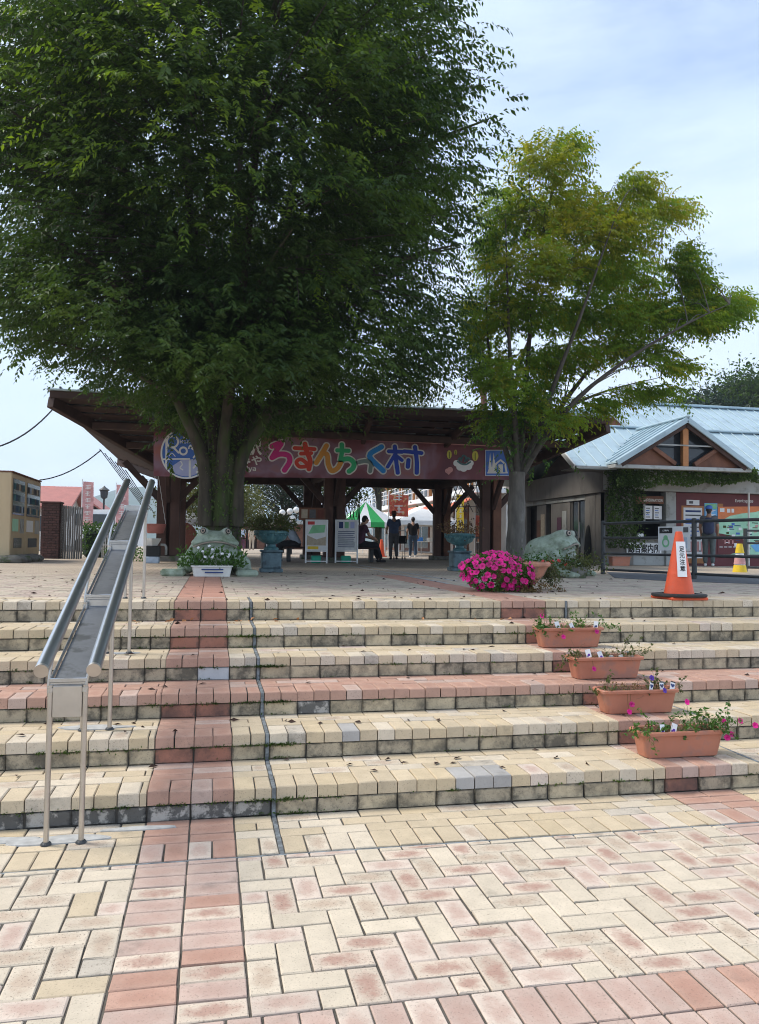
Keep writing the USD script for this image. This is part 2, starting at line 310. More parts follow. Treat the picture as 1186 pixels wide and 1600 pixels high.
mat('limb_bark', (0.075, 0.066, 0.056), 0.9, 0.35, 9, bump=0.8, bscale=45)
mat('bark_mossy', (0.05, 0.042, 0.03), 0.95, 0.45, 9, stretch=(1, 1, 0.3), bump=1.0, bscale=45, stain=(0.04, 0.06, 0.015), stain_scale=4, stain_at=(0.46, 0.58))
mat('branch', (0.06, 0.052, 0.042), 0.9, 0.3, 9)
mat('frog_stone', (0.30, 0.355, 0.28), 0.85, 0.28, 7, bump=0.9, bscale=70, stain=(0.15, 0.19, 0.11), stain_scale=4.5, stain_at=(0.50, 0.66))
mat('frog_belly', (0.36, 0.39, 0.33), 0.85, 0.22, 7, bump=0.9, bscale=70, stain=(0.20, 0.22, 0.16), stain_scale=6)
mat('frog_mouth', (0.33, 0.27, 0.22), 0.85, 0.25, 10, bump=0.5)
mat('urn_teal', (0.05, 0.135, 0.15), 0.5, 0.4, 9, bump=0.5, stain=(0.10, 0.20, 0.20), stain_scale=10)
mat('urn_base', (0.10, 0.155, 0.18), 0.6, 0.3, 9, bump=0.6, stain=(0.05, 0.075, 0.09), stain_scale=7)
mat('roof_blue', (0.35, 0.455, 0.505), 0.33, 0.09, 1.4, spec=0.6, stain=(0.28, 0.37, 0.42), stain_scale=1.6)
mat('roof_red', (0.37, 0.13, 0.105), 0.6, 0.15, 2)
mat('panel_grey', (0.19, 0.175, 0.16), 0.7, 0.14, 1.5, stretch=(1, 1, 0.4), stain=(0.145, 0.135, 0.125), stain_scale=2.2)
mat('fascia_grey', (0.36, 0.37, 0.36), 0.75, 0.12, 1.5, stain=(0.24, 0.24, 0.22), stain_scale=2.5)
mat('maroon', (0.125, 0.028, 0.032), 0.6, 0.12, 2)
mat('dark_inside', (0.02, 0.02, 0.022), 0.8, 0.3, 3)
mat('glass_dark', (0.025, 0.03, 0.035), 0.12, 0.2, 2, spec=0.6)
mat('vending_beige', (0.50, 0.385, 0.235), 0.55, 0.12, 2.0, stretch=(1, 1, 0.2))
mat('pillar_brick', (0.14, 0.065, 0.055), 0.8, 0.35, 9, island=0.45, bump=0.5)
mat('corrugated', (0.22, 0.215, 0.205), 0.6, 0.2, 3, stretch=(1, 1, 0.2), stain=(0.12, 0.11, 0.10), stain_scale=2.5)
mat('stone', (0.17, 0.16, 0.145), 0.9, 0.35, 5, bump=0.9, stain=(0.07, 0.09, 0.04), stain_scale=4)
mat('hill', (0.055, 0.095, 0.075), 0.95, 0.35, 0.03)
mat('house_wall', (0.45, 0.43, 0.40), 0.8, 0.15, 1)
mat('skin', (0.50, 0.29, 0.20), 0.55, 0.06, 6)
mat('skin_tan', (0.36, 0.19, 0.12), 0.55, 0.06, 6)
mat('hair_black', (0.018, 0.015, 0.014), 0.55, 0.3, 30)
mat('hair_grey', (0.30, 0.30, 0.30), 0.6, 0.3, 30)
mat('cloth_blue', (0.075, 0.105, 0.19), 0.85, 0.2, 12)
mat('cloth_pale', (0.42, 0.50, 0.60), 0.85, 0.12, 12)
mat('cloth_white', (0.66, 0.67, 0.68), 0.85, 0.1, 12)
mat('cloth_black', (0.018, 0.018, 0.022), 0.9, 0.3, 12)
mat('cloth_grey', (0.11, 0.11, 0.115), 0.85, 0.2, 12)
mat('cloth_trouser', (0.10, 0.12, 0.12), 0.85, 0.2, 12)
mat('cloth_denim', (0.055, 0.095, 0.155), 0.85, 0.25, 14)
mat('cloth_plum', (0.10, 0.04, 0.07), 0.85, 0.25, 14)
mat('cloth_sand', (0.45, 0.38, 0.29), 0.85, 0.15, 14)
mat('hat_brown', (0.14, 0.045, 0.03), 0.85, 0.15, 14)
mat('tent_green', (0.03, 0.36, 0.10), 0.7, 0.08, 3)
mat('tent_white', (0.74, 0.75, 0.76), 0.7, 0.05, 3)
mat('tent_blue', (0.42, 0.46, 0.72), 0.7, 0.08, 3)
mat('crate_green', (0.02, 0.33, 0.22), 0.5, 0.1, 5)
mat('blue_plastic', (0.05, 0.22, 0.62), 0.5, 0.1, 5)
mat('cable', (0.03, 0.03, 0.032), 0.7, 0.2, 5)
mat('flag_pink', (0.56, 0.29, 0.28), 0.8, 0.3, 3)
mat('flag_red', (0.55, 0.10, 0.06), 0.8, 0.35, 5, stain=(0.62, 0.45, 0.22), stain_scale=6)
mat('dead_leaf', (0.085, 0.040, 0.025), 0.85, 0.5, 12, island=0.5)
mat('dry_stem', (0.30, 0.20, 0.12), 0.85, 0.3, 20, island=0.35)
mat('petal_magenta', (0.60, 0.006, 0.20), 0.55, 0.25, 30, rnd=0.32)
mat('petal_white', (0.78, 0.78, 0.80), 0.55, 0.06, 30)
mat('petal_purple', (0.10, 0.035, 0.32), 0.55, 0.2, 30)
leaf_mat('leaf_zelkova', [(0.028, 0.058, 0.013), (0.055, 0.102, 0.018), (0.092, 0.152, 0.022), (0.15, 0.205, 0.026), (0.27, 0.27, 0.032)], 0.45)
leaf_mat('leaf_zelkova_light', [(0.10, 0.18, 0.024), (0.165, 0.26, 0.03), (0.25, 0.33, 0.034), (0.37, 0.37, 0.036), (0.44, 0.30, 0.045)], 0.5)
leaf_mat('leaf_yellow', [(0.16, 0.21, 0.025), (0.27, 0.27, 0.03), (0.42, 0.35, 0.04), (0.40, 0.22, 0.04)], 0.5)
leaf_mat('leaf_ivy', [(0.05, 0.09, 0.02), (0.10, 0.165, 0.032), (0.16, 0.23, 0.045), (0.24, 0.27, 0.08)], 0.4)
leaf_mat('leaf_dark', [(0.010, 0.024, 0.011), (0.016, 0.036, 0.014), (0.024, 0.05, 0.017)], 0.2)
leaf_mat('leaf_olive', [(0.07, 0.085, 0.025), (0.12, 0.13, 0.032), (0.19, 0.175, 0.04)], 0.35)
leaf_mat('leaf_fresh', [(0.05, 0.12, 0.02), (0.09, 0.19, 0.03), (0.15, 0.26, 0.045)], 0.35)
leaf_mat('leaf_dry', [(0.14, 0.085, 0.03), (0.19, 0.15, 0.05), (0.10, 0.11, 0.03)], 0.3)
leaf_mat('leaf_hedge', [(0.03, 0.075, 0.015), (0.07, 0.15, 0.02), (0.13, 0.24, 0.03)], 0.3)

# ------------------------------------------------------------------ foliage
def leaves_at(P, D, N, L, W, fold=0.18):
    """one leaf per row: base point P, direction D, face normal N, length L, width W: a folded lozenge of four points, two or more faces"""
    D = D/(np.linalg.norm(D, axis=1, keepdims=True)+1e-9); S = np.cross(D, N); S /= np.linalg.norm(S, axis=1, keepdims=True)+1e-9
    N = np.cross(S, D); L = np.broadcast_to(L, (len(P),))[:, None]; W = np.broadcast_to(W, (len(P),))[:, None]
    a = P; b = P+D*L*0.45+S*W*0.5+N*W*fold; c = P+D*L; d = P+D*L*0.45-S*W*0.5+N*W*fold
    v = np.stack([a, b, c, d], 1).reshape(-1, 3); i = np.arange(len(P))[:, None]*4
    return v, np.vstack([i+[[0, 1, 2]], i+[[0, 2, 3]]])
def unit(v): return v/(np.linalg.norm(v, axis=-1, keepdims=True)+1e-9)
def sprays(P, D, r, nleaf=14, length=0.55, L=0.11, W=0.045, droop=0.35, hang=0.6, jit=0.35):
    """twigs that start at P and grow along D, with leaves in two rows; returns (leaf mesh, twig polylines)"""
    n = len(P); D = unit(D+r.normal(0, jit, (n, 3))); ln = length*r.uniform(0.6, 1.25, n)
    t = (np.arange(nleaf)+0.5)/nleaf
    side = unit(np.cross(D, np.array([0, 0, 1.0])+r.normal(0, 0.25, (n, 3))))
    up = unit(np.cross(side, D))
    pos = P[:, None]+D[:, None]*(ln[:, None]*t)[..., None]; pos[..., 2] -= droop*(ln[:, None]*t**2)
    sg = np.where(np.arange(nleaf) % 2 == 0, 1, -1)[None, :, None]
    ld = D[:, None]*0.55+side[:, None]*sg*0.85+np.array([0, 0, -hang])+r.normal(0, 0.25, (n, nleaf, 3))
    nn = up[:, None]+r.normal(0, 0.35, (n, nleaf, 3))
    sz = (r.uniform(0.65, 1.2, (n, nleaf))*(1.05-0.35*np.abs(t-0.5)*2)[None]).reshape(-1)
    m = leaves_at(pos.reshape(-1, 3), ld.reshape(-1, 3), nn.reshape(-1, 3), L*sz, W*sz)
    return m, pos
def scatter_leaves(P, r, L, W, out=None, up=0.5):
    n = len(P); D = r.normal(0, 1, (n, 3)) if out is None else out+r.normal(0, 0.6, (n, 3))
    N = r.normal(0, 0.6, (n, 3))+np.array([0, 0, up]); s = r.uniform(0.6, 1.3, n)
    return leaves_at(P, D, N, L*s, W*s)
def blob_tree(name, label, base, rad, h, nleaf, leaf, mat_, trunk_r=0.15, trunk_h=None, group=None, seed=1, bark='branch', cat='tree'):
    """a tree further off: trunk, some limbs, and a crown of leaf clumps"""
    r = np.random.default_rng(seed); base = np.asarray(base, float); th = trunk_h or h*0.35
    t = thing(name, label, cat, base, group)
    mb = MB(); top = base+[0, 0, h*0.8]
    mb.tube(smoothpath([base, base+[0.05, 0, h*0.3], top]), np.linspace(trunk_r, trunk_r*0.25, 9), 8)
    nc = max(14, int(22*rad)); C = []
    for k in range(nc):
        u = unit(r.normal(0, 1, 3)); q = base+[0, 0, th+(h-th)*0.5]+u*np.array([rad, rad, (h-th)*0.5])*r.uniform(0.45, 0.95)
        C.append(q); s = base+[0, 0, max(h*0.18, min(q[2]-base[2]-0.3*rad, h*0.75))]
        mb.tube([s, s*0.5+q*0.5+[0, 0, 0.1*rad], q], [trunk_r*0.4, trunk_r*0.2, 0.01], 5)
    C = np.array(C); k = r.integers(0, nc, nleaf); P = C[k]+r.normal(0, 1, (nleaf, 3))*rad*np.array([0.27, 0.27, 0.2])
    obj('trunk', mb, bark, t, smooth=40); obj('crown', scatter_leaves(P, r, leaf, leaf*0.5), mat_, t); return t

# ================================================================== THE GROUND AND THE STAIRS
LB, WB = 0.225, 0.1125
YJ = 3.847
YK = [0, 4.396, 4.955, 5.479, 6.011, 6.570, 7.182]
ZK = [0, 0.150, 0.306, 0.462, 0.622, 0.7825, 0.950]
_bn = [0]
def brick(x0, x1, y0, y1, z0, z1, m, parent, gap=0.0028, ch=0.003, wob=0.0012, face='top', build=True, name='brick'):
    """one brick with worn upper edges; face: the side that shows ('top' or 'front')"""
    r = rng; a, b, c, d = x0+gap, x1-gap, y0+gap, y1-gap
    if face == 'front': c, d = y0, y1; e, f_ = z0+gap, z1-gap
    else: e, f_ = z0, z1
    h = ch*r.uniform(0.7, 1.5)
    if face == 'top':
        dz = r.normal(0, wob); tl = r.normal(0, wob*0.5, 4); z1_ = f_+dz
        q = [(a, c), (b, c), (b, d), (a, d)]; qi = [(a+h, c+h), (b-h, c+h), (b-h, d-h), (a+h, d-h)]
        q = [(x+r.normal(0, 0.0012), y+r.normal(0, 0.0012)) for x, y in q]
        V = [(x, y, e) for x, y in q]+[(x, y, z1_-h+tl[i]) for i, (x, y) in enumerate(q)]+[(x, y, z1_+tl[i]) for i, (x, y) in enumerate(qi)]
        UV = [((x-a)/(b-a), (y-c)/(d-c)) for x, y in q]*2+[((x-a)/(b-a), (y-c)/(d-c)) for x, y in qi]
    else:
        dy = r.normal(0, wob*1.6); tl = r.normal(0, wob, 4); y0_ = c+dy; h *= 1.9
        q = [(a, e), (b, e), (b, f_), (a, f_)]; qi = [(a+h, e+h), (b-h, e+h), (b-h, f_-h), (a+h, f_-h)]
        q = [(x+r.normal(0, 0.002), z+r.normal(0, 0.002)) for x, z in q]
        V = [(x, d, z) for x, z in q]+[(x, y0_+h+tl[i], z) for i, (x, z) in enumerate(q)]+[(x, y0_+tl[i], z) for i, (x, z) in enumerate(qi)]
        UV = [((x-a)/(b-a), (z-e)/(f_-e)) for x, z in q]*2+[((x-a)/(b-a), (z-e)/(f_-e)) for x, z in qi]
    Fq = []
    for s in (0, 4):
        for i in range(4): j = (i+1) % 4; Fq += [(s+i, s+j, s+4+j), (s+i, s+4+j, s+4+i)]
    Fq += [(8, 9, 10), (8, 10, 11)]
    if not build: return np.array(V), np.array(Fq), np.array(UV)
    return obj(name, (np.array(V), np.array(Fq)), m, parent, uv=np.array(UV))
class Stuff:
    def __init__(s): s.v, s.f, s.u, s.n = {}, {}, {}, {}
    def add(s, m, V, Fq, UV):
        n = s.n.get(m, 0); s.v.setdefault(m, []).append(V); s.f.setdefault(m, []).append(Fq+n); s.u.setdefault(m, []).append(UV); s.n[m] = n+len(V)
    def build(s, parent, name):
        for m in s.v: obj(name, (np.vstack(s.v[m]), np.vstack(s.f[m])), m, parent, kind='stuff', uv=np.vstack(s.u[m]))
def place_bricks(specs, parent, limit=295, name='brick'):
    """specs: dicts for brick(); those that show largest become parts of their own, the rest one joined part per tone"""
    def size(s):
        P = np.array([(s['x0']+s['x1'])/2, (s['y0']+s['y1'])/2, s['z1']])
        if not seen(P, 40): return 0
        return 1/((P-EYE) @ FW)
    order = sorted(range(len(specs)), key=lambda i: -size(specs[i])); st = Stuff()
    for k, i in enumerate(order):
        s = specs[i]
        if k < limit and size(s) > 0: brick(parent=parent, name=name, **s)
        else: st.add(s['m'], *brick(parent=None, build=False, **s))
    st.build(parent, 'joined_'+name+'s')
def inred(x): return abs(x) < LB or abs(x-3.0) < LB
JX = (0.437, 3.437)      # expansion joints
def pick(c): k = [a for a, _ in c]; w = np.array([b for _, b in c], float); return k[rng.choice(len(k), p=w/w.sum())]
CREAMS = [('brick_cream', 6), ('brick_cream_pale', 1.6), ('brick_cream_yellow', 1.6), ('brick_cream_fleck', 1.0), ('brick_flash_pink', 0.15), ('brick_grey_tan', 0.3)]
REDS = [('brick_red', 6), ('brick_red_pale', 1.0)]
HERR = [('brick_cream_pale', 4), ('brick_cream_fleck', 3), ('brick_flash_red', 3.2), ('brick_flash_pink', 2.2), ('brick_cream', 0.5)]
HERL = [('brick_cream_pale', 4), ('brick_cream_fleck', 6), ('brick_flash_pink', 1.6), ('brick_cream', 0.7), ('brick_grey_tan', 0.7)]
def split(x0, x1, step, first=0.0):
    """course of bricks between two lines, ends cut where the line falls"""
    xs = [x0]; x = x0+(first or step)
    while x < x1-0.02: xs.append(x); x += step
    xs.append(x1); return list(zip(xs[:-1], xs[1:]))
def spans(a, b):
    e = sorted([a, b]+[v for j in JX for v in (j-0.012, j+0.012)]+[-LB, LB, 3-LB, 3+LB])
    out = []
    for p, q in zip(e[:-1], e[1:]):
        if p >= a and q <= b and q-p > 0.03: out.append((p, q))
    return out
XA, XB = -2.4, 6.4

# lower pavement ------------------------------------------------------------
low = thing('lower_pavement', kind='structure')
obj('bedding', cbox(-40, 45, -30, 4.42, -0.6, -0.007, 0.001), 'mortar', low)
specs = []
def gz(y): return 0.0
def add(x0, x1, y0, y1, m): specs.append(dict(x0=x0, x1=x1, y0=y0, y1=y1, z0=-0.05, z1=0.0, m=m, gap=0.0042))
LX0, LX1 = -1.7, 3.9
hy0, hy1 = 2.558, YJ-0.008
rx = spans(LX0, LX1)
for p, q in rx:            # courses at the foot of the stairs
    red = inred((p+q)/2)
    if q-p < LB*0.5 and False: continue
    for k in range(3):
        y = 4.072+k*0.108
        for a, b in split(p, q, LB, LB/2 if k % 2 and not red else 0): add(a, b, y, y+0.108, pick(REDS if red else CREAMS))
    for a, b in split(p, q, WB): add(a, b, YJ+0.008, 4.072, pick([('brick_red_pale', 3), ('brick_flash_pink', 2), ('brick_red', 1)] if red else CREAMS))
rows = int(round((hy1-hy0)/WB))
for c0 in (-LB, 0.0, 3-LB, 3.0):      # two columns of long red bricks
    for k in range(rows+1):
        y0 = hy0+k*WB; y1 = min(y0+WB, hy1)
        if y1-y0 > 0.03 and c0 < LX1: add(c0, min(c0+LB, LX1), y0, y1, pick([('brick_red', 3), ('brick_red_pale', 3.5), ('brick_flash_red', 1.0)]))
def herring(xa, xb, ya, yb, tones, ox, oy):
    cells = shapely.box(xa, ya, xb, yb)
    ni, nj = int((xb-xa)/WB)+6, int((yb-ya)/WB)+6
    for i in range(-3, ni):
        for j in range(-3, nj):
            t = (i-j) % 4
            if t == 0: bx = (i, j, i+2, j+1)
            elif t == 2: bx = (i, j-1, i+1, j+1)
            else: continue
            x0, y0, x1, y1 = [ox+bx[0]*WB, oy+bx[1]*WB, ox+bx[2]*WB, oy+bx[3]*WB]
            x0, x1, y0, y1 = max(x0, xa), min(x1, xb), max(y0, ya), min(y1, yb)
            if x1-x0 > 0.03 and y1-y0 > 0.03: add(x0, x1, y0, y1, pick(tones))
herring(LB, 3-LB, hy0, hy1, HERR, LB, hy0)
herring(LX0, -LB, hy0, hy1, HERL, -LB-16*WB, hy0)
herring(3+LB, LX1, hy0, hy1, HERR, 3+LB, hy0)
for a, b in split(LX0+0.05, LX1, WB):  # band of red headers nearest the camera
    add(a, b, hy0-LB, hy0, pick([('brick_red', 2), ('brick_red_pale', 4), ('brick_flash_pink', 1)]))
    add(a, b, hy0-2*LB, hy0-LB, pick([('brick_red', 2), ('brick_red_pale', 4), ('brick_flash_pink', 1)]))
place_bricks(specs, low)
obj('joint_strip', MB().box(LX0, LX1, YJ-0.007, YJ+0.007, -0.03, -0.004, 0.001).box(JX[0]-0.011, JX[0]+0.011, YJ+0.008, 4.39, -0.03, -0.003, 0.001).box(JX[1]-0.011, JX[1]+0.011, YJ+0.008, 4.39, -0.03, -0.003, 0.001), 'expansion', low)
# pavement beyond what the photograph shows: the same bricks as a plain course pattern
usdkit.material(stage, '/World/Looks/far_paving', {
    'g': ('geometry', {}), 'b': ('brick_texture', {'color1': (0.55, 0.46, 0.33), 'color2': (0.50, 0.40, 0.29), 'mortar': (0.13, 0.11, 0.09), 'scale': 1.0, 'brick_width': 0.225, 'row_height': 0.1125, 'mortar_size': 0.006}),
    'n': ('noise_texture', {'scale': 0.7, 'detail': 6.0}), 'r': ('rgb_ramp', {'ramp': [(0.3, (0.72, 0.70, 0.70)), (0.7, (1.05, 1.03, 1.0))]}),
    'm': ('mix_color', {'blend_type': 'multiply', 'fac': 1.0}), 'bp': ('bump', {'strength': 0.4, 'distance': 0.004, 'invert': True}), 'p': ('principled_bsdf', {'roughness': 0.8, 'specular_ior_level': 0.25})},
    [('g.position', 'b.vector'), ('g.position', 'n.vector'), ('n.fac', 'r.fac'), ('b.color', 'm.a'), ('r.color', 'm.b'), ('m.result', 'p.base_color'), ('b.fac', 'bp.height'), ('bp.normal', 'p.normal')], surface='p.BSDF')
obj('outer_paving', MB().box(-40, LX0, -30, 4.39, -0.2, -0.001, 0.001).box(LX1, 45, -30, 4.39, -0.2, -0.001, 0.001).box(LX0, LX1, -30, hy0-2*LB, -0.2, -0.001, 0.001), 'far_paving', low)

# stairs ----------------------------------------------------------------------
for k in range(1, 7):
    st = thing('stair_step', kind='structure')
    y0, z1, zl = YK[k], ZK[k], ZK[k-1]
    y1 = YK[k+1] if k < 6 else y0+0.56
    allred = (k == 3)
    obj('core', MB().box(-40, 45, y0+0.010, y1+0.02, zl-0.3, z1-0.009, 0.001), 'mortar_dark', st)
    st_specs = []
    def ad(x0, x1, ya, yb, za, zb, m, face='top', **kw): st_specs.append(dict(x0=x0, x1=x1, y0=ya, y1=yb, z0=za, z1=zb, m=m, face=face, **kw))
    for p, q in spans(XA, XB):
        red = inred((p+q)/2)
        tone = REDS if (red or allred) else CREAMS
        gpatch = {1: 1.62, 2: 0.98}.get(k, -99)
        for a, b in split(p, q, WB):
            m = pick(tone)
            if not red and abs((a+b)/2-gpatch) < (0.14 if k == 1 else 0.06): m = 'brick_grey'
            ad(a, b, y0-0.006+rng.normal(0, 0.002), y0+0.211, z1-0.066, z1, m, ch=0.004, wob=0.0018)
        nrow = int(round((y1-y0-0.211)/0.11))
        for rr in range(nrow):
            ya = y0+0.211+rr*(y1-y0-0.211)/nrow; yb = ya+(y1-y0-0.211)/nrow
            for a, b in split(p, q, LB, LB/2 if rr % 2 and not red else 0): ad(a, b, ya, yb, z1-0.05, z1, pick(tone))
        if nrow == 0: continue
        for a, b in split(p, q, LB):
            xm = (a+b)/2
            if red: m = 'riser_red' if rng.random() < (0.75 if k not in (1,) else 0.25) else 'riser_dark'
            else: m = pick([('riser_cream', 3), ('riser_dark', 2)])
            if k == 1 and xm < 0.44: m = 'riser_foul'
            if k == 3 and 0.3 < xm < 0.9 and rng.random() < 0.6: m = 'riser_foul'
            if k == 4 and red and 0 < xm < LB: m = 'riser_cement'
            ad(a, b, y0, y0+0.06, zl-0.004, z1-0.067, m, face='front')
    place_bricks(st_specs, st)
    if k in (1, 2): pass
    jj = MB()
    for jx in JX: jj.box(jx-0.0105, jx+0.0105, y0-0.004, y1, zl-0.02, z1-0.003, 0.001)
    obj('joint_strip', jj, 'expansion', st)
    obj('outer_course', MB().box(-40, XA, y0, y1, zl-0.2, z1-0.002, 0.001).box(XB, 45, y0, y1, zl-0.2, z1-0.002, 0.001), 'far_paving', st)
# patches of cement smeared where the posts of the rail are set, and along a riser
ce = MB()
def smear(cx, cy, z, rx_, ry_, s):
    rr = np.random.default_rng(s); an = np.linspace(0, 2*np.pi, 26, endpoint=False)
    rad = 0.7+0.6*noise(np.stack([np.cos(an)*1.6+s, np.sin(an)*1.6, an*0], 1), s)
    top = np.stack([cx+rx_*rad*np.cos(an), cy+ry_*rad*np.sin(an), np.full(26, z+0.0025)], 1); c = np.array([[cx, cy, z+0.005]])
    i = np.arange(26); low_ = top.copy(); low_[:, 2] = z-0.004; low_[:, :2] += (low_[:, :2]-[cx, cy])*0.03
    v = np.vstack([top, c, low_]); j = (i+1) % 26
    ce.add((v, np.vstack([np.stack([i, j, np.full(26, 26)], 1), np.stack([27+i, 27+j, j], 1), np.stack([27+i, j, i], 1)])))
for args in [(-0.60, 4.20, 0.003, 0.24, 0.055, 1), (-0.95, 4.24, 0.003, 0.25, 0.05, 2), (-0.60, 5.26, ZK[2]+0.003, 0.22, 0.06, 3), (-0.25, 4.3, 0.003, 0.18, 0.035, 4), (-0.58, 6.33, ZK[4]+0.003, 0.12, 0.05, 5)]: smear(*args)
obj('cement_smear', ce, 'cement', '/World', kind='stuff', label='pale smears of cement round the feet of the steel rail', cat='cement')

# upper plaza -------------------------------------------------------------------
plaza = thing('plaza', kind='structure')
obj('bedding', cbox(-60, 80, 7.70, 130, 0.2, ZP-0.014, 0.001), 'mortar', plaza)
stf = Stuff(); PX0, PX1, PY1 = -4.5, 9.5, 13.2
def sp2(a, b):
    e = sorted([a, b, -LB, 0, LB, 3-LB, 3, 3+LB]); return [(p, q) for p, q in zip(e[:-1], e[1:]) if q-p > 0.02]
y = YK[6]+0.56; k = 0
brick_mat('plaza_cream', (0.46, 0.385, 0.295), grime_at=(0.5, 0.75), var=0.14)
brick_mat('plaza_pink', (0.43, 0.33, 0.27), grime_at=(0.5, 0.75), var=0.14)
brick_mat('plaza_red', (0.42, 0.22, 0.16), grime_at=(0.55, 0.8))
while y < PY1:
    for p, q in sp2(PX0, PX1):
        red = abs((p+q)/2) < LB or abs((p+q)/2-3) < LB
        if red: stf.add('plaza_red', *brick(p, q, y, y+WB, ZP-0.04, ZP, None, None, build=False, wob=0.0012)); continue
        for a, b in split(p, q, LB, LB/2 if k % 2 else 0):
            stf.add('plaza_pink' if rng.random() < 0.35 else 'plaza_cream', *brick(a, b, y, y+WB, ZP-0.04, ZP, None, None, build=False, wob=0.0012))
    y += WB; k += 1
stf.build(plaza, 'joined_bricks')
usdkit.material(stage, '/World/Looks/plaza_paving', {
    'g': ('geometry', {}), 'b': ('brick_texture', {'color1': (0.50, 0.43, 0.33), 'color2': (0.45, 0.36, 0.29), 'mortar': (0.15, 0.13, 0.11), 'scale': 1.0, 'brick_width': 0.225, 'row_height': 0.1125, 'mortar_size': 0.006}),
    'n': ('noise_texture', {'scale': 0.6, 'detail': 6.0}), 'r': ('rgb_ramp', {'ramp': [(0.3, (0.75, 0.73, 0.73)), (0.7, (1.05, 1.03, 1.0))]}),
    'm': ('mix_color', {'blend_type': 'multiply', 'fac': 1.0}), 'p': ('principled_bsdf', {'roughness': 0.8, 'specular_ior_level': 0.25})},
    [('g.position', 'b.vector'), ('g.position', 'n.vector'), ('n.fac', 'r.fac'), ('b.color', 'm.a'), ('r.color', 'm.b'), ('m.result', 'p.base_color')], surface='p.BSDF')
obj('outer_paving', MB().box(-60, PX0, YK[6]+0.56, PY1, 0.3, ZP-0.001, 0.001).box(PX1, 80, YK[6]+0.56, PY1, 0.3, ZP-0.001, 0.001).box(-60, 80, y, 130, 0.3, ZP-0.001, 0.001), 'plaza_paving', plaza)
rd = [at(948, 894), at(1500, 915), at(1500, 932), at(1186, 913), at(1040, 908), at(960, 903)]
obj('drive', extr(Polygon([(p[0], p[1]) for p in rd]), 0.004, plane_M([0, 0, ZP+0.002], [1, 0, 0], [0, 1, 0])), 'asphalt', plaza)
lines = MB()
for a, b in [((545, 884), (700, 912)), ((560, 883), (712, 908))]:
    lines.bar(at(*a)+[0, 0, 0.003], at(*b)+[0, 0, 0.003], 0.05, 0.006, 0.001)
obj('groove_line', lines, 'cement', plaza)
obj('ground', (np.array([(-1500, 129, 0.90), (1500, 129, 0.90), (1500, 3000, 0.90), (-1500, 3000, 0.90), (-1500, -600, -0.62), (1500, -600, -0.62), (1500, 129.5, -0.62), (-1500, 129.5, -0.62)]), np.array([(0, 1, 2), (0, 2, 3), (4, 5, 6), (4, 6, 7)])), 'earth', '/World', kind='structure')

# moss and weeds in the joints of the stairs
mp, md = [], []
r = np.random.default_rng(5)
for k in range(1, 7):
    for _ in range(60 if k < 6 else 14):
        x = r.choice([r.uniform(-1.3, 0.6), r.uniform(0.3, 0.6), r.uniform(-1.2, 3.5)]); z = ZK[k]-0.07 if r.random() < 0.8 else ZK[k-1]+0.005
        n = r.integers(4, 22); w = r.uniform(0.01, 0.06)
        mp.append(np.stack([x+r.normal(0, w, n), YK[k]-0.004+r.normal(0, 0.004, n), z+r.normal(0, 0.004, n)], 1))
mp = np.vstack(mp)
obj('moss', scatter_leaves(mp, r, 0.016, 0.008, out=np.array([0, -0.7, 0.5]), up=0.4), 'leaf_ivy', '/World', kind='stuff', label='little green weeds and moss in the joints of the stairs', cat='moss')
# fallen leaves
r = np.random.default_rng(6); P = []
for _ in range(330):
    if r.random() < 0.72: P.append((r.uniform(-4, 6.5), 7.3+7*r.random()**1.2, ZP+0.006))
    else:
        k = r.integers(1, 7); P.append((r.uniform(-1.5, 4.5), r.uniform(YK[k]+0.1, (YK+[7.7])[k+1]-0.02), ZK[k]+0.006))
P = np.array(P); n = len(P); D = r.normal(0, 1, (n, 3))*[1, 1, 0.06]
obj('fallen_leaves', leaves_at(P, D, np.array([0, 0, 1.0])+r.normal(0, 0.4, (n, 3)), r.uniform(0.03, 0.075, n), r.uniform(0.02, 0.035, n), 0.25), 'dead_leaf', '/World', kind='stuff', label='brown dry leaves fallen on the brick plaza and the steps', cat='leaves')
P = np.array([(r.uniform(-1.2, 0.9) if r.random() < 0.6 else r.uniform(-1, 3), YK[5]+0.35+r.uniform(0, 0.24), ZK[5]+0.008) for _ in range(26)]); n = len(P)
obj('fallen_leaves', leaves_at(P, r.normal(0, 1, (n, 3))*[1, 1, 0.3], np.array([0, 0, 1.0])+r.normal(0, 0.5, (n, 3)), r.uniform(0.04, 0.07, n), r.uniform(0.025, 0.04, n), 0.3), 'timber_orange', '/World', kind='stuff', label='orange leaves lying along the uppermost tread', cat='leaves')

# ================================================================== THE STEEL RAIL
rail = thing('handrail', 'twin round stainless steel rail with sloping sheet between, climbing the brick stairs', 'handrail', (-0.6, 4.15, 0))
a0L, a0R = aty(65, 1043, 3.70), aty(147, 1043, 3.70); a1L, a1R = aty(185, 767, 7.05), aty(232, 767, 7.05)
xL, xR = -0.705, -0.455
ZL = lambda y_: 0.905+(1.885-0.905)*(y_-3.70)/(7.05-3.70)
for x in (a0L[0], a0R[0]):
    x = x-0.0
    x1 = x-0.045
    obj('tube_rail', tube([(x, 3.70, ZL(3.70)), (x1, 7.45, ZL(7.45))], 0.030, 20), 'steel', rail, smooth=40)
    obj('end_cap', lathe([(0, 0.004), (0.026, 0.004), (0.0315, 0.001), (0.0315, -0.012), (0.03, -0.014)], n=20)[0] @ np.array([[1, 0, 0], [0, 0, 1], [0, -1, 0]]).T*1.0+np.array([x, 3.695, ZL(3.70)]) if False else tube([(x, 3.690, ZL(3.69)), (x, 3.705, ZL(3.705))], 0.0312, 20), 'steel_post', rail, smooth=40)
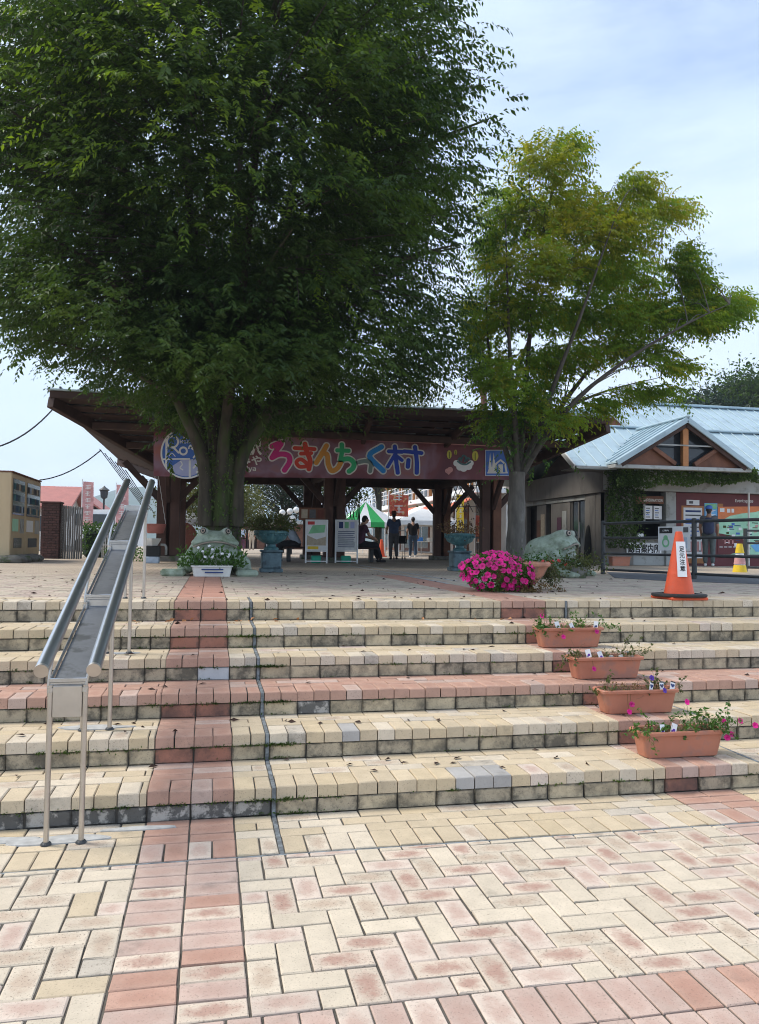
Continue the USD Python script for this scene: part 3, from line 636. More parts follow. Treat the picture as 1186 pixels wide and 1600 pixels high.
posts = [(4.15, 0.0), (5.20, ZK[2]), (6.32, ZK[4]), (7.55, ZP)]
xl, xr = -0.672, -0.512
for i, (py, pz) in enumerate(posts):
    top = 0.775+0.309*(min(py, 7.42)-4.15)-0.01
    for x in (xl, xr):
        obj('post', tube([(x, py, pz), (x, py, top)], 0.0135, 12), 'steel_post', rail, smooth=40)
        obj('foot_plate', lathe([(0, 0.012), (0.018, 0.012), (0.024, 0.006), (0.027, 0.0)], (x, py, pz+0.003), 14), 'metal_dark', rail)
        obj('clamp', tube([(x, py-0.001, top-0.035), (x, py-0.001, top-0.012)], 0.0165, 12), 'steel', rail, smooth=40)
        for q in range(4): a_ = q*1.571+0.78; obj('bolt', tube([(x+0.021*math.cos(a_), py+0.021*math.sin(a_), pz+0.004), (x+0.021*math.cos(a_), py+0.021*math.sin(a_), pz+0.012)], 0.0035, 6), 'metal_dark', rail)
# sloping sheet in flights, each ending in a little step with a bright bar
fl = [(4.15, 5.24), (5.24, 6.34), (6.34, 7.42)]
sheet_z = lambda y_: 0.775+0.309*(y_-4.15)
obj('apron', cbox(xl+0.012, xr-0.012, 4.138, 4.146, sheet_z(4.15)-0.165, sheet_z(4.15)-0.015, 0.002), 'steel_post', rail)
for i, (ya, yb) in enumerate(fl):
    za, zb = sheet_z(ya)-0.01, sheet_z(yb)-0.05
    v, f = bar((-0.592, ya, za), (-0.592, yb, zb), 0.150, 0.004, 0.001)
    obj('sheet', (v, f), 'steel_sheet', rail)
    m = MB()
    for sx in (-0.674, -0.510): m.bar((sx, ya, za+0.012), (sx, yb, zb+0.012), 0.006, 0.03, 0.001)
    obj('sheet_edge', m, 'steel', rail)
    m = MB(); m.bar((-0.680, ya, za+0.022), (-0.504, ya, za+0.022), 0.012, 0.022, 0.003).bar((-0.676, ya+0.004, za-0.02), (-0.508, ya+0.004, za-0.02), 0.006, 0.07, 0.002)
    obj('cross_bar', m, 'steel', rail)
    for sx, tx in ((-0.680, a0L[0]), (-0.504, a0R[0])): obj('bracket', tube(smoothpath([(sx, ya, za-0.05), (sx, ya+0.002, za+0.03), ((sx+tx)/2, ya+0.02, ZL(ya)-0.055), (tx-0.012*(ya-3.7), ya+0.05, ZL(ya+0.05)-0.02)]), 0.0075, 8), 'steel', rail, smooth=40)
yb = fl[-1][1]
obj('cross_bar', MB().bar((-0.69, yb, sheet_z(yb)-0.02), (-0.515, yb, sheet_z(yb)-0.02), 0.012, 0.05, 0.003), 'steel', rail)

# ================================================================== PLANTERS ON THE STEPS
def rrect(hx, hy, rad, n=5):
    out = []
    for cx, cy, a in ((hx-rad, hy-rad, 0), (-hx+rad, hy-rad, 90), (-hx+rad, -hy+rad, 180), (hx-rad, -hy+rad, 270)):
        for t in np.linspace(0, 90, n): out.append((cx+rad*math.cos(math.radians(a+t)), cy+rad*math.sin(math.radians(a+t))))
    return np.array(out)
def loft(rings):
    n = len(rings[0]); v = np.vstack(rings); F_ = []
    for i in range(len(rings)-1):
        for j in range(n): k = (j+1) % n; F_ += [(i*n+j, i*n+k, (i+1)*n+k), (i*n+j, (i+1)*n+k, (i+1)*n+j)]
    return v, np.array(F_)
def ring(hx, hy, rad, z): p = rrect(hx, hy, rad); return np.column_stack([p, np.full(len(p), z)])
def trough(w, d, h):
    return loft([ring(w/2-0.045, d/2-0.035, 0.03, 0.0), ring(w/2-0.040, d/2-0.03, 0.035, 0.004), ring(w/2-0.014, d/2-0.012, 0.04, h-0.028), ring(w/2-0.012, d/2-0.01, 0.04, h-0.026), ring(w/2+0.002, d/2+0.002, 0.04, h-0.022),
                 ring(w/2+0.004, d/2+0.004, 0.04, h-0.006), ring(w/2, d/2, 0.04, h), ring(w/2-0.016, d/2-0.016, 0.032, h), ring(w/2-0.022, d/2-0.022, 0.03, h-0.03), ring(w/2-0.03, d/2-0.03, 0.03, h-0.05), ring(0.002, 0.002, 0.001, h-0.05)])
def flower(mb, c, nrm, R, r, petals=5):
    """an open trumpet of broad petals"""
    nrm = unit(np.asarray(nrm, float)); a = unit(np.cross(nrm, [0.3, 0.2, 1])); b = np.cross(nrm, a); n = 15; an = np.arange(n)*2*np.pi/n+r.random()*6
    rr = R*(0.82+0.18*np.abs(np.cos(an*petals/2))); zz = R*(0.12+0.12*np.cos(an*petals)+r.normal(0, 0.06, n))
    rim = c+(a[None]*np.cos(an)[:, None]+b[None]*np.sin(an)[:, None])*rr[:, None]+nrm[None]*zz[:, None]
    mid = c+(a[None]*np.cos(an)[:, None]+b[None]*np.sin(an)[:, None])*R*0.45+nrm*R*0.02; cen = (c-nrm*R*0.35)[None]
    i = np.arange(n); j = (i+1) % n
    mb.add((np.vstack([rim, mid, cen]), np.vstack([np.stack([n+i, j, i], 1), np.stack([n+i, n+j, j], 1), np.stack([np.full(n, 2*n), n+j, n+i], 1)])))
def plant_stem(r, start, n=6, step=0.05, dirv=(0, 0, 1), grav=-0.1, wander=0.35):
    p = np.array(start, float); d = unit(np.array(dirv, float)); out = [p.copy()]
    for _ in range(n): d = unit(d+r.normal(0, wander, 3)*0.5+[0, 0, grav]); p = p+d*step; out.append(p.copy())
    return np.array(out)
PLW, PLD, PLH = 0.585, 0.20, 0.165
plants = [ # step, left and right ends at the base in the photograph, flowers...
    dict(k=4, x0=2.76, x1=3.33, y=6.25, lab='uppermost terracotta trough planter, with a fallen tag and a small magenta bloom', fl=[(-0.27, 0.10, 'petal_magenta'), (-0.10, -0.07, 'petal_magenta'), (0.20, -0.03, 'petal_magenta')], tags=[(-0.13, 0), (0.0, -0.1), (0.22, 0)], green=9),
    dict(k=3, x0=2.77, x1=3.35, y=5.64, lab='terracotta trough planter with bare soil, stones and one tall white tag, on the red tread', fl=[(-0.15, -0.08, 'petal_magenta')], tags=[(-0.17, 0.02), (-0.07, -0.02)], stones=3, green=5),
    dict(k=2, x0=2.74, x1=3.33, y=5.13, lab='terracotta trough planter with three pansy picture tags standing upright on the right', fl=[(0.08, 0.08, 'petal_purple'), (0.15, 0.0, 'petal_purple'), (-0.12, -0.14, 'petal_magenta'), (-0.10, -0.09, 'petal_magenta')], tags=[(0.08, 0), (0.16, 0), (0.245, 0)], pansy=True, green=4),
    dict(k=1, x0=2.71, x1=3.30, y=4.565, lab='lowest terracotta trough planter with petunias trailing over its right end', fl=[(0.28, 0.05, 'petal_magenta'), (0.30, -0.02, 'petal_magenta'), (0.27, -0.04, 'petal_magenta'), (0.40, 0.05, 'petal_magenta'), (0.47, 0.03, 'petal_magenta'), (0.02, 0.18, 'petal_magenta')], tags=[(-0.15, -0.02), (-0.07, -0.01)], green=13),
]
for i, pl in enumerate(plants):
    r = np.random.default_rng(40+i); xm = (pl['x0']+pl['x1'])/2+0.012; z0 = ZK[pl['k']]+0.003; ym = pl['y']+PLD/2-0.02
    t = thing('trough_planter', pl['lab'], 'planter', (xm, ym, z0))
    v, f = trough(PLW, PLD, PLH); obj('pot', (v+[xm, ym, z0], f), 'terracotta', t, smooth=35)
    n = 1400; q = rrect(PLW/2-0.022, PLD/2-0.022, 0.03)
    g = np.stack(np.meshgrid(np.linspace(-1, 1, 30), np.linspace(-1, 1, 12), indexing='ij'), -1).reshape(-1, 2)*[PLW/2-0.026, PLD/2-0.026]
    hz = 0.020*fbm(np.column_stack([g*22, np.full(len(g), i*3.1)]), 3)
    ii, jj = np.meshgrid(np.arange(29), np.arange(11), indexing='ij'); q4 = np.stack([ii*12+jj, (ii+1)*12+jj, (ii+1)*12+jj+1, ii*12+jj+1], -1).reshape(-1, 4)
    obj('soil', (np.column_stack([g+[xm, ym], z0+PLH-0.035+hz]), np.vstack([q4[:, [0, 1, 2]], q4[:, [0, 2, 3]]])), 'soil', t, smooth=60)
    dry = MB()
    for _ in range(75):
        s = (xm+r.uniform(-0.26, 0.26), ym+r.uniform(-0.07, 0.07), z0+PLH-0.02); dry.tube(plant_stem(r, s, 5, r.uniform(0.010, 0.032), (r.normal(0, 0.7), r.normal(0, 0.4)-0.2, 0.8), -0.12, 0.6), 0.0012, 3)
    obj('dry_stems', dry, 'dry_stem', t, kind='stuff')
    nd_ = 160; Pd = np.column_stack([xm+r.uniform(-0.26, 0.26, nd_), ym+r.uniform(-0.075, 0.075, nd_), z0+PLH-0.02+0.05*r.random(nd_)**2]); obj('dry_leaves', scatter_leaves(Pd, r, 0.022, 0.011), 'leaf_dry', t, kind='stuff')
    lp, ld = [], []; stems = MB(); sx = [-0.24, -0.2, 0.05, 0.18, 0.25] if i != 3 else [-0.24, -0.18, 0.0, 0.1, 0.16, 0.2, 0.26, 0.27]
    for _ in range(pl['green']*3):
        c = r.choice(sx)+r.normal(0, 0.03); s = (xm+c, ym+r.uniform(-0.08, 0.06), z0+PLH-0.02)
        out = 0.9*np.sign(c) if abs(c) > 0.2 else r.normal(0, 0.5)
        P = plant_stem(r, s, 6, r.uniform(0.012, 0.034), (out, r.normal(-0.3, 0.4), 0.8), -0.14, 0.5); stems.tube(P, 0.0014, 3)
        for kk in range(2, 7):
            for _ in range(3): lp.append(P[kk]+r.normal(0, 0.006, 3)); ld.append(r.normal(0, 1, 3)+[0, -0.3, 0.2])
    obj('green_stems', stems, 'leaf_olive', t, kind='stuff')
    lp, ld = np.array(lp), np.array(ld); nn = len(lp)
    obj('leaves', leaves_at(lp, ld, r.normal(0, 0.5, (nn, 3))+[0, -0.4, 0.8], r.uniform(0.018, 0.036, nn), r.uniform(0.012, 0.022, nn)), 'leaf_fresh' if i in (0, 3) else 'leaf_olive', t, kind='stuff')
    for fx, fz, fm in pl['fl']:
        mb = MB(); c = np.array([xm+fx, ym-PLD/2-0.005+(0.03 if fz > 0.04 else -0.02), z0+PLH+fz]); flower(mb, c, (r.normal(0, 0.3), -1, 0.4), 0.021, r)
        b = obj('bloom', mb, fm, t)
        obj('stalk', tube(smoothpath([(xm+fx*0.8, ym-0.03, z0+PLH-0.02), (xm+fx*0.95, ym-PLD/2+0.02, z0+PLH+0.03+max(fz, 0)*0.5), c+[0, 0.01, 0]]), 0.0013, 4), 'leaf_olive', b)
    for tx, tz in pl['tags']:
        c = np.array([xm+tx, ym-PLD/2+0.028, z0+PLH+0.022+max(tz, -0.03)*0.4]); tilt = r.normal(0, 0.22); X = np.array([math.cos(tilt), r.normal(0, 0.3), math.sin(tilt)]); Yv = np.array([-math.sin(tilt), 0.25, math.cos(tilt)])
        M = plane_M(c, X, Yv); tg = obj('plant_tag', extr(sbox(-0.019, -0.032, 0.019, 0.030), 0.0015, M), 'paper', t)
        M2 = M.copy(); M2[:3, 3] += M[:3, 2]*0.0016
        if pl.get('pansy'):
            obj('tag_picture', extr(shapely.union_all([Point(0, -0.004).buffer(0.009), Point(0.008, 0.004).buffer(0.008), Point(-0.008, 0.004).buffer(0.008)]), 0.0006, M2), 'ink_navy', tg)
            obj('tag_header', extr(sbox(-0.019, 0.022, 0.019, 0.030), 0.0006, M2), 'ink', tg)
        else: obj('tag_picture', extr(shapely.union_all([Point(0.002, -0.012).buffer(0.009), Point(-0.008, -0.020).buffer(0.006)]), 0.0006, M2), 'petal_purple' if i != 0 else 'ink_navy', tg)
    for s in range(pl.get('stones', 0)):
        m = trimesh.creation.icosphere(1, 0.022); m.vertices *= [1, 0.8, 0.8]; m.vertices += r.normal(0, 0.003, m.vertices.shape)+[xm+0.03+s*0.085, ym-0.05, z0+PLH-0.005]
        obj('stone', m, 'cement', t)
# clover-like leaves that peep round the lowest planter

# ================================================================== FLOWER BOWL
r = np.random.default_rng(71)
bc = at(806, 922)
t = thing('flower_bowl', 'big round terracotta bowl overflowing with magenta petunias at the edge of the top step', 'flower bowl', bc)
BR, BH = 0.40, 0.33
obj('bowl', lathe([(0, 0.0), (0.15, 0.0), (0.165, 0.02), (0.16, 0.035), (0.24, 0.09), (0.325, 0.18), (0.37, 0.27), (0.385, 0.285), (0.40, 0.29), (0.405, 0.315), (0.395, 0.335), (0.365, 0.335), (0.35, 0.30), (0, 0.28)], bc, 40), 'terracotta_bowl', t, smooth=35)
cen = aty(779, 900, bc[1]-0.24)
n = 2600; u = unit(r.normal(0, 1, (n, 3))); u[:, 2] = np.abs(u[:, 2])*r.choice([1, 1, 1, -0.75], n); rad = np.array([0.43, 0.32, 0.255])
bump_ = 0.75+0.45*fbm(u*2.3+5, 3)
P = cen+u*rad*bump_[:, None]*r.uniform(0.80, 1.0, n)[:, None]; P[:, 2] = np.maximum(P[:, 2], ZP+0.03-(P[:, 1] < 7.16)*0.12)
obj('leaves', leaves_at(P, u*0.7+r.normal(0, 0.5, (n, 3)), u+r.normal(0, 0.5, (n, 3)), r.uniform(0.03, 0.055, n), r.uniform(0.02, 0.032, n)), 'leaf_fresh', t, kind='stuff')
nf = 250; k = 0
uf = unit(r.normal(0, 1, (nf*3, 3))); uf[:, 2] = np.abs(uf[:, 2])*r.choice([1, 1, 1, -0.7], len(uf)); uf = uf[(uf[:, 1] < 0.45)]
blooms = []
for u1 in uf:
    p = cen+u1*rad*(0.75+0.45*fbm((u1*2.3+5)[None], 3)[0])*1.02
    if p[2] < ZP+0.03: continue
    if all(np.linalg.norm(p-q) > 0.050 for q in blooms): blooms.append(p); mb = MB(); flower(mb, p, u1+np.array([0, -0.45, 0.15])+r.normal(0, 0.25, 3), r.uniform(0.032, 0.044), r); obj('bloom', mb, 'petal_magenta', t); k += 1
    if k >= 120: break
# trailing stems, half dry, over the edge and to the right
for nm, cc, cnt, mm, spread, dirs in (('trailing_stems', bc+[-0.12, -0.36, 0.10], 26, 'leaf_dry', (0.16, 0.04, 0.05), (0, -0.5, -0.5)), ('trailing_stems', bc+[0.38, 0.0, 0.28], 22, 'leaf_olive', (0.04, 0.12, 0.05), (0.7, -0.2, -0.1))):
    sm = MB(); lp = []
    for _ in range(cnt):
        Pp = plant_stem(r, cc+r.normal(0, 1, 3)*spread, 6, 0.04, np.array(dirs)+r.normal(0, 0.4, 3), -0.25, 0.5); Pp[:, 2] = np.maximum(Pp[:, 2], np.where(Pp[:, 1] < 7.17, ZK[5]+0.02, ZP+0.01)); sm.tube(Pp, 0.0018, 3)
        for q in Pp[1:]:
            for _ in range(5): lp.append(q+r.normal(0, 0.015, 3))
    lp = np.array(lp); b = obj(nm, sm, 'dry_stem', t, kind='stuff'); obj('leaves', scatter_leaves(lp, r, 0.034, 0.02), mm, b, kind='stuff')

# ================================================================== FROG STATUES
def blobs(parts, cell=0.016, it=14):
    """several balls and rounded limbs joined into one smooth surface; parts: chains of (x, y, z, radius)"""
    M = None
    for ch in parts:
        for a, b in (zip(ch[:-1], ch[1:]) if len(ch) > 1 else [(ch[0], ch[0])]):
            s = [manifold3d.Manifold.sphere(q[3], 20).scale(tuple(q[4]) if len(q) > 4 else (1, 1, 1)).translate(tuple(q[:3])) for q in (a, b)]
            h = manifold3d.Manifold.batch_hull(s); M = h if M is None else M+h
    M = M.refine_to_length(cell); m = M.to_mesh(); tm = trimesh.Trimesh(m.vert_properties[:, :3], m.tri_verts); tm.merge_vertices()
    if it: trimesh.smoothing.filter_taubin(tm, 0.5, -0.53, it)
    return tm
def turn(m, deg, loc, sc=1.0):
    v, f = VF(m); a = math.radians(deg); Rm = np.array([[math.cos(a), -math.sin(a), 0], [math.sin(a), math.cos(a), 0], [0, 0, 1]])
    return (v*sc) @ Rm.T+np.asarray(loc, float), f
def frog(loc, deg, label, sc=1.0, seed=1):
    """a sitting stone frog that faces -y before turning: broad low body, wide head, raised eyes, mouth as a wide dip, folded hind legs"""
    t = thing('frog_statue', label, 'statue', loc)
    Z = lambda m: turn(m, deg, loc, sc)
    body = blobs([[(0, 0.18, 0.26, 0.30, (1.25, 1.2, 0.85)), (0, -0.02, 0.36, 0.30, (1.35, 1.0, 0.9))],
                  [(0, -0.10, 0.545, 0.185, (1.75, 1.35, 0.82)), (0, 0.22, 0.40, 0.25, (1.4, 1.1, 0.9))],
                  [(-0.25, -0.23, 0.50, 0.10, (1.2, 1, 0.8)), (0.25, -0.23, 0.50, 0.10, (1.2, 1, 0.8))],
                  [(-0.17, -0.16, 0.66, 0.088), (-0.16, 0.0, 0.58, 0.10)], [(0.17, -0.16, 0.66, 0.088), (0.16, 0.0, 0.58, 0.10)],
                  [(-0.40, 0.22, 0.17, 0.17, (0.8, 1.2, 1)), (-0.46, -0.12, 0.20, 0.10)], [(0.40, 0.22, 0.17, 0.17, (0.8, 1.2, 1)), (0.46, -0.12, 0.20, 0.10)],
                  [(-0.46, -0.12, 0.16, 0.10), (-0.50, -0.36, 0.055, 0.06)], [(0.46, -0.12, 0.16, 0.10), (0.50, -0.36, 0.055, 0.06)],
                  [(-0.34, -0.10, 0.34, 0.10), (-0.40, -0.30, 0.10, 0.07)], [(0.34, -0.10, 0.34, 0.10), (0.40, -0.30, 0.10, 0.07)],
                  [(-0.50, -0.36, 0.05, 0.055), (-0.60, -0.46, 0.045, 0.045)], [(-0.50, -0.36, 0.05, 0.055), (-0.46, -0.50, 0.045, 0.045)],
                  [(0.50, -0.36, 0.05, 0.055), (0.60, -0.46, 0.045, 0.045)], [(0.50, -0.36, 0.05, 0.055), (0.46, -0.50, 0.045, 0.045)]], 0.022, 10)
    v = np.array(body.vertices)
    # the mouth: a wide line cut into the head's front, drawn down at the corners; the throat below is set back
    zm = 0.515-0.75*v[:, 0]**2; d = np.abs(v[:, 2]-zm); front = (v[:, 1] < -0.05) & (np.abs(v[:, 0]) < 0.36)
    v[:, 1] += np.where(front, 0.035*np.exp(-(d/0.018)**2), 0)+np.where(front & (v[:, 2] < zm) & (v[:, 2] > 0.22), 0.03, 0)
    v += (fbm(v*14+seed, 3)[:, None]-0.5)*0.018; body.vertices = v
    b = obj('body', Z(body), 'frog_stone', t, smooth=50)
    m = blobs([[(0, -0.20, 0.34, 0.17, (1.35, 0.8, 0.9)), (0, -0.14, 0.20, 0.18, (1.4, 0.9, 0.8))]], 0.03, 6); obj('belly', Z(m), 'frog_belly', t, smooth=50)
    lip = MB(); X = np.linspace(-0.33, 0.33, 23); zl = 0.517-0.75*X**2; yl = -0.348+1.0*X**2-0.2*np.abs(X)**3
    obj('mouth', Z(tube(np.column_stack([X, yl-0.0, zl]), 0.012, 8)), 'frog_mouth', b, smooth=40)
    for s in (-1, 1):
        e = blobs([[(s*0.17, -0.215, 0.675, 0.062)]], 0.02, 2); eo = obj('eye', Z(e), 'frog_belly', t, smooth=60)
        for nm, rr_, mm, k in (('eye_ring', 0.046, 'rubber', 0.0), ('iris', 0.036, 'frog_mouth', 0.006), ('pupil', 0.017, 'rubber', 0.012)):
            c = np.array([s*0.185, -0.265-k*0.8, 0.683]); q = c+np.array([s*0.008, -0.012, 0.003]); obj(nm, Z(tube([c, q], rr_, 18)), mm, eo, smooth=40)
    return t
frog((0.13, 13.05, ZP), 3, 'green stone frog statue sitting in front of the big leafy tree, facing the steps', 1.02, 1)
frog((5.98, 13.05, ZP), 48, 'green stone frog statue in three-quarter view behind the magenta flowers', 1.10, 4)
# planting in front of the frogs
r = np.random.default_rng(81)
def flowerbox(loc, w, d, h, pot, label, leafm, n, hgt, fl=None, fln=0, deg=0, spread=1.15, textlines=0):
    loc = np.asarray(loc, float); t = thing('planter_box', label, 'planter', loc)
    v, f = trough(w, d, h); obj('pot', (v+loc, f), pot, t, smooth=35)
    P = loc+np.column_stack([r.uniform(-0.5, 0.5, n)*w*spread, r.normal(-0.0, 0.28, n)*d, h-0.03+hgt*r.random(n)**1.4*(1.05-0.4*r.random(n))])
    obj('leaves', scatter_leaves(P, r, 0.065, 0.036, out=np.array([0, -0.2, 0.6])), leafm, t, kind='stuff')
    for _ in range(fln):
        mb = MB(); c = loc+[r.uniform(-0.38, 0.42)*w, -d*0.45+r.normal(0, 0.03), h+hgt*r.uniform(0.4, 1.0)]; flower(mb, c, (r.normal(0, 0.3), -0.8, 0.6), 0.024, r); obj('bloom', mb, fl, t)
    for i in range(textlines):
        obj('text_line', MB().box(loc[0]-w*0.25+0.05*i, loc[0]+w*0.27, loc[1]-d/2-0.002, loc[1]-d/2+0.004, loc[2]+h*0.6-0.045*i, loc[2]+h*0.6+0.018-0.045*i, 0.001), 'ink_navy', t)
    return t
flowerbox((0.10, 12.42, ZP), 0.62, 0.24, 0.17, 'offwhite', 'white trough with white flowers and green leaves in front of the left frog', 'leaf_fresh', 620, 0.30, 'petal_white', 9, spread=1.6, textlines=2)
obj_s = thing('stone_slab', 'mossy flat stone beside the white trough at the foot of the frog, right one', 'stone', (0.62, 12.55, ZP))
obj('slab', MB().box(0.46, 0.80, 12.40, 12.70, ZP, ZP+0.10, 0.03), 'frog_stone', obj_s)
obj_s = thing('stone_slab', 'pale green flat stone left of the white trough at the foot of the frog', 'stone', (-0.48, 12.5, ZP))
obj('slab', MB().box(-0.66, -0.30, 12.40, 12.66, ZP, ZP+0.11, 0.03), 'frog_stone', obj_s)
p = at(903, 903)
t = thing('plant_pot', 'small grey pot with a bushy olive plant right of the second frog', 'plant pot', p)
obj('pot', lathe([(0, 0), (0.15, 0), (0.20, 0.17), (0.21, 0.19), (0.19, 0.19), (0.17, 0.15), (0, 0.14)], p+[-0.02, 0, 0], 20), 'stone', t, smooth=35)
P = p+r.normal(0, 1, (900, 3))*[0.20, 0.15, 0.09]+[0, 0, 0.25]; obj('leaves', scatter_leaves(P, r, 0.05, 0.028), 'leaf_olive', t, kind='stuff')
P = np.array([5.45, 12.5, ZP+0.22])+r.normal(0, 1, (700, 3))*[0.34, 0.12, 0.10]; P[:, 2] = np.maximum(P[:, 2], ZP)
bt = thing('flower_bed', 'low bed of green plants with a few red blooms in front of the second frog', 'plants', (5.45, 12.5, ZP))
obj('leaves', scatter_leaves(P, r, 0.055, 0.03), 'leaf_fresh', bt, kind='stuff')
for _ in range(7):
    mb = MB(); flower(mb, np.array([5.62+r.normal(0, 0.12), 12.36, ZP+0.27+r.normal(0, 0.03)]), (0, -1, 0.4), 0.035, r); obj('bloom', mb, 'ink_red', bt)

# ================================================================== URNS
def urn(p, label, s, leafm, dens, seed, dry=False):
    r = np.random.default_rng(seed); p = np.asarray(p, float); t = thing('flower_urn', label, 'urn', p)
    ped = MB(); ped.box(p[0]-0.20*s, p[0]+0.20*s, p[1]-0.20*s, p[1]+0.20*s, p[2], p[2]+0.07*s, 0.012).box(p[0]-0.175*s, p[0]+0.175*s, p[1]-0.175*s, p[1]+0.175*s, p[2]+0.07*s, p[2]+0.36*s, 0.02).box(p[0]-0.195*s, p[0]+0.195*s, p[1]-0.195*s, p[1]+0.195*s, p[2]+0.36*s, p[2]+0.40*s, 0.012)
    obj('pedestal', ped, 'urn_base', t, kind=None)
    pr = np.array([(0, 0.40), (0.13, 0.40), (0.135, 0.43), (0.085, 0.46), (0.08, 0.50), (0.15, 0.53), (0.24, 0.585), (0.275, 0.65), (0.285, 0.69), (0.31, 0.70), (0.315, 0.735), (0.29, 0.745), (0.26, 0.72), (0, 0.70)])*s
    v, f = lathe(pr, p, 48); an = np.arctan2(v[:, 1]-p[1], v[:, 0]-p[0]); zz = (v[:, 2]-p[2])/s; k = (zz > 0.52) & (zz < 0.67); sc = 1+np.where(k, 0.04*np.cos(an*16), 0)
    v[:, :2] = p[:2]+(v[:, :2]-p[:2])*sc[:, None]; b = obj('bowl', (v, f), 'urn_teal', t, smooth=50)
    fr = MB()
    for i in range(18):
        a = i*2*np.pi/18; fr.add(trimesh.creation.icosphere(1, 0.02*s).apply_translation(p+np.array([0.292*s*math.cos(a), 0.292*s*math.sin(a), 0.672*s])))
    obj('bead_band', fr, 'urn_teal', b, kind='stuff', smooth=60)
    n = dens; u = unit(r.normal(0, 1, (n, 3))); u[:, 2] = np.abs(u[:, 2])*r.choice([1, 1, -0.35], n); P = p+[0, 0, 0.80*s]+u*np.array([0.46, 0.4, 0.22])*s*r.uniform(0.4, 1.05, n)[:, None]
    sm = MB()
    for i in range(30): q = P[r.integers(0, n)]; sm.tube([p+[r.normal(0, 0.08), r.normal(0, 0.08), 0.7*s], (p+q)/2+[0, 0, 0.42*s], q], 0.004, 3)
    obj('stems', sm, 'dry_stem', t, kind='stuff'); obj('leaves', scatter_leaves(P, r, 0.06, 0.03, out=u), leafm, t, kind='stuff')
    if dry: Pd = p+[0, 0, 0.86*s]+r.normal(0, 1, (120, 3))*[0.2, 0.2, 0.1]; obj('dry_leaves', scatter_leaves(Pd, r, 0.05, 0.03), 'dead_leaf', t, kind='stuff')
urn(at(423, 894), 'teal flower urn on a square pedestal, full of olive foliage, right of the left frog', 1.0, 'leaf_olive', 1500, 91)
urn(at(718, 892), 'teal flower urn with thin dry reddish plants, half behind the magenta flowers', 1.03, 'leaf_dry', 260, 92, True)

# ================================================================== THE TWO BIG TREES
def limb(mb, pts, r0, r1, n=9, sub=4):
    P = smoothpath(pts, sub); mb.tube(P, np.linspace(r0, r1, len(P))*(1+0.06*np.sin(np.arange(len(P))*1.7)), n)
    return P
r = np.random.default_rng(101)
TB = np.array([0.22, 13.95, ZP])
tree = thing('zelkova_tree', 'huge dense dark green tree over the left frog, its trunk wrapped in moss and ivy', 'tree', TB)
trunk = MB(); limbs = MB(); tips = []
prof = smoothpath([TB+[0, 0, -0.05], TB+[0.0, 0, 0.6], TB+[0.03, 0, 1.3], TB+[0.05, 0, 2.0]], 5)
rr0 = np.interp(np.linspace(0, 1, len(prof)), [0, 0.15, 0.6, 1], [0.42, 0.32, 0.29, 0.33]); tv, tf = tube(prof, rr0, 20)
ang = np.arctan2(tv[:, 1]-TB[1], tv[:, 0]-TB[0]); tv[:, :2] = TB[:2]+(tv[:, :2]-TB[:2])*(1+0.08*np.sin(ang*5+1)+0.05*np.sin(ang*9))[:, None]; trunk.add((tv, tf))
leaders = [((-0.30, -0.25), (-0.75, -0.5, 2.9), (-1.5, -1.0, 4.6), (-2.4, -1.6, 7.0)), ((0.32, -0.25), (0.75, -0.35, 2.7), (1.5, -0.6, 4.2), (2.6, -1.2, 6.6)), ((0.02, -0.3), (0.1, -0.7, 3.0), (0.3, -1.5, 5.0), (0.5, -2.4, 8.0)),
           ((0.0, 0.2), (0.0, 0.5, 3.2), (0.2, 0.9, 6.0), (0.3, 1.2, 10.0)), ((-0.2, 0.2), (-0.5, 0.6, 3.0), (-1.3, 1.6, 5.5), (-2.0, 2.6, 8.0)), ((0.25, 0.2), (0.6, 0.7, 3.0), (1.4, 1.7, 5.4), (2.3, 2.4, 8.2)), ((-0.1, -0.1), (-0.25, -0.2, 3.2), (-0.6, -0.3, 6.0), (-0.8, -0.3, 10.5)), ((0.15, -0.1), (0.4, 0.0, 3.0), (1.0, 0.1, 5.8), (1.6, 0.2, 10.0))]
for i, (b0, *pp) in enumerate(leaders):
    P = limb(trunk if i < 0 else limbs, [TB+[b0[0]*0.8, b0[1]*0.8, 0.8], TB+[b0[0], b0[1], 1.9]]+[TB+np.array(q) for q in pp], 0.135, 0.035)
    for k in range(9):
        s = P[r.integers(8, len(P))]; d = unit(np.array([s[0]-TB[0], s[1]-TB[1], 0])+r.normal(0, 0.5, 3))*[1, 1, 0]; L_ = r.uniform(1.0, 2.4)
        e = s+d*L_+[0, 0, r.uniform(0.2, 1.2)]; limb(limbs, [s, (s+e)/2+[0, 0, 0.15], e], 0.05, 0.012, 6, 3); tips.append(e)
obj('trunk', trunk, 'bark_mossy', tree, smooth=60); obj('limbs', limbs, 'bark_mossy', tree, smooth=60)
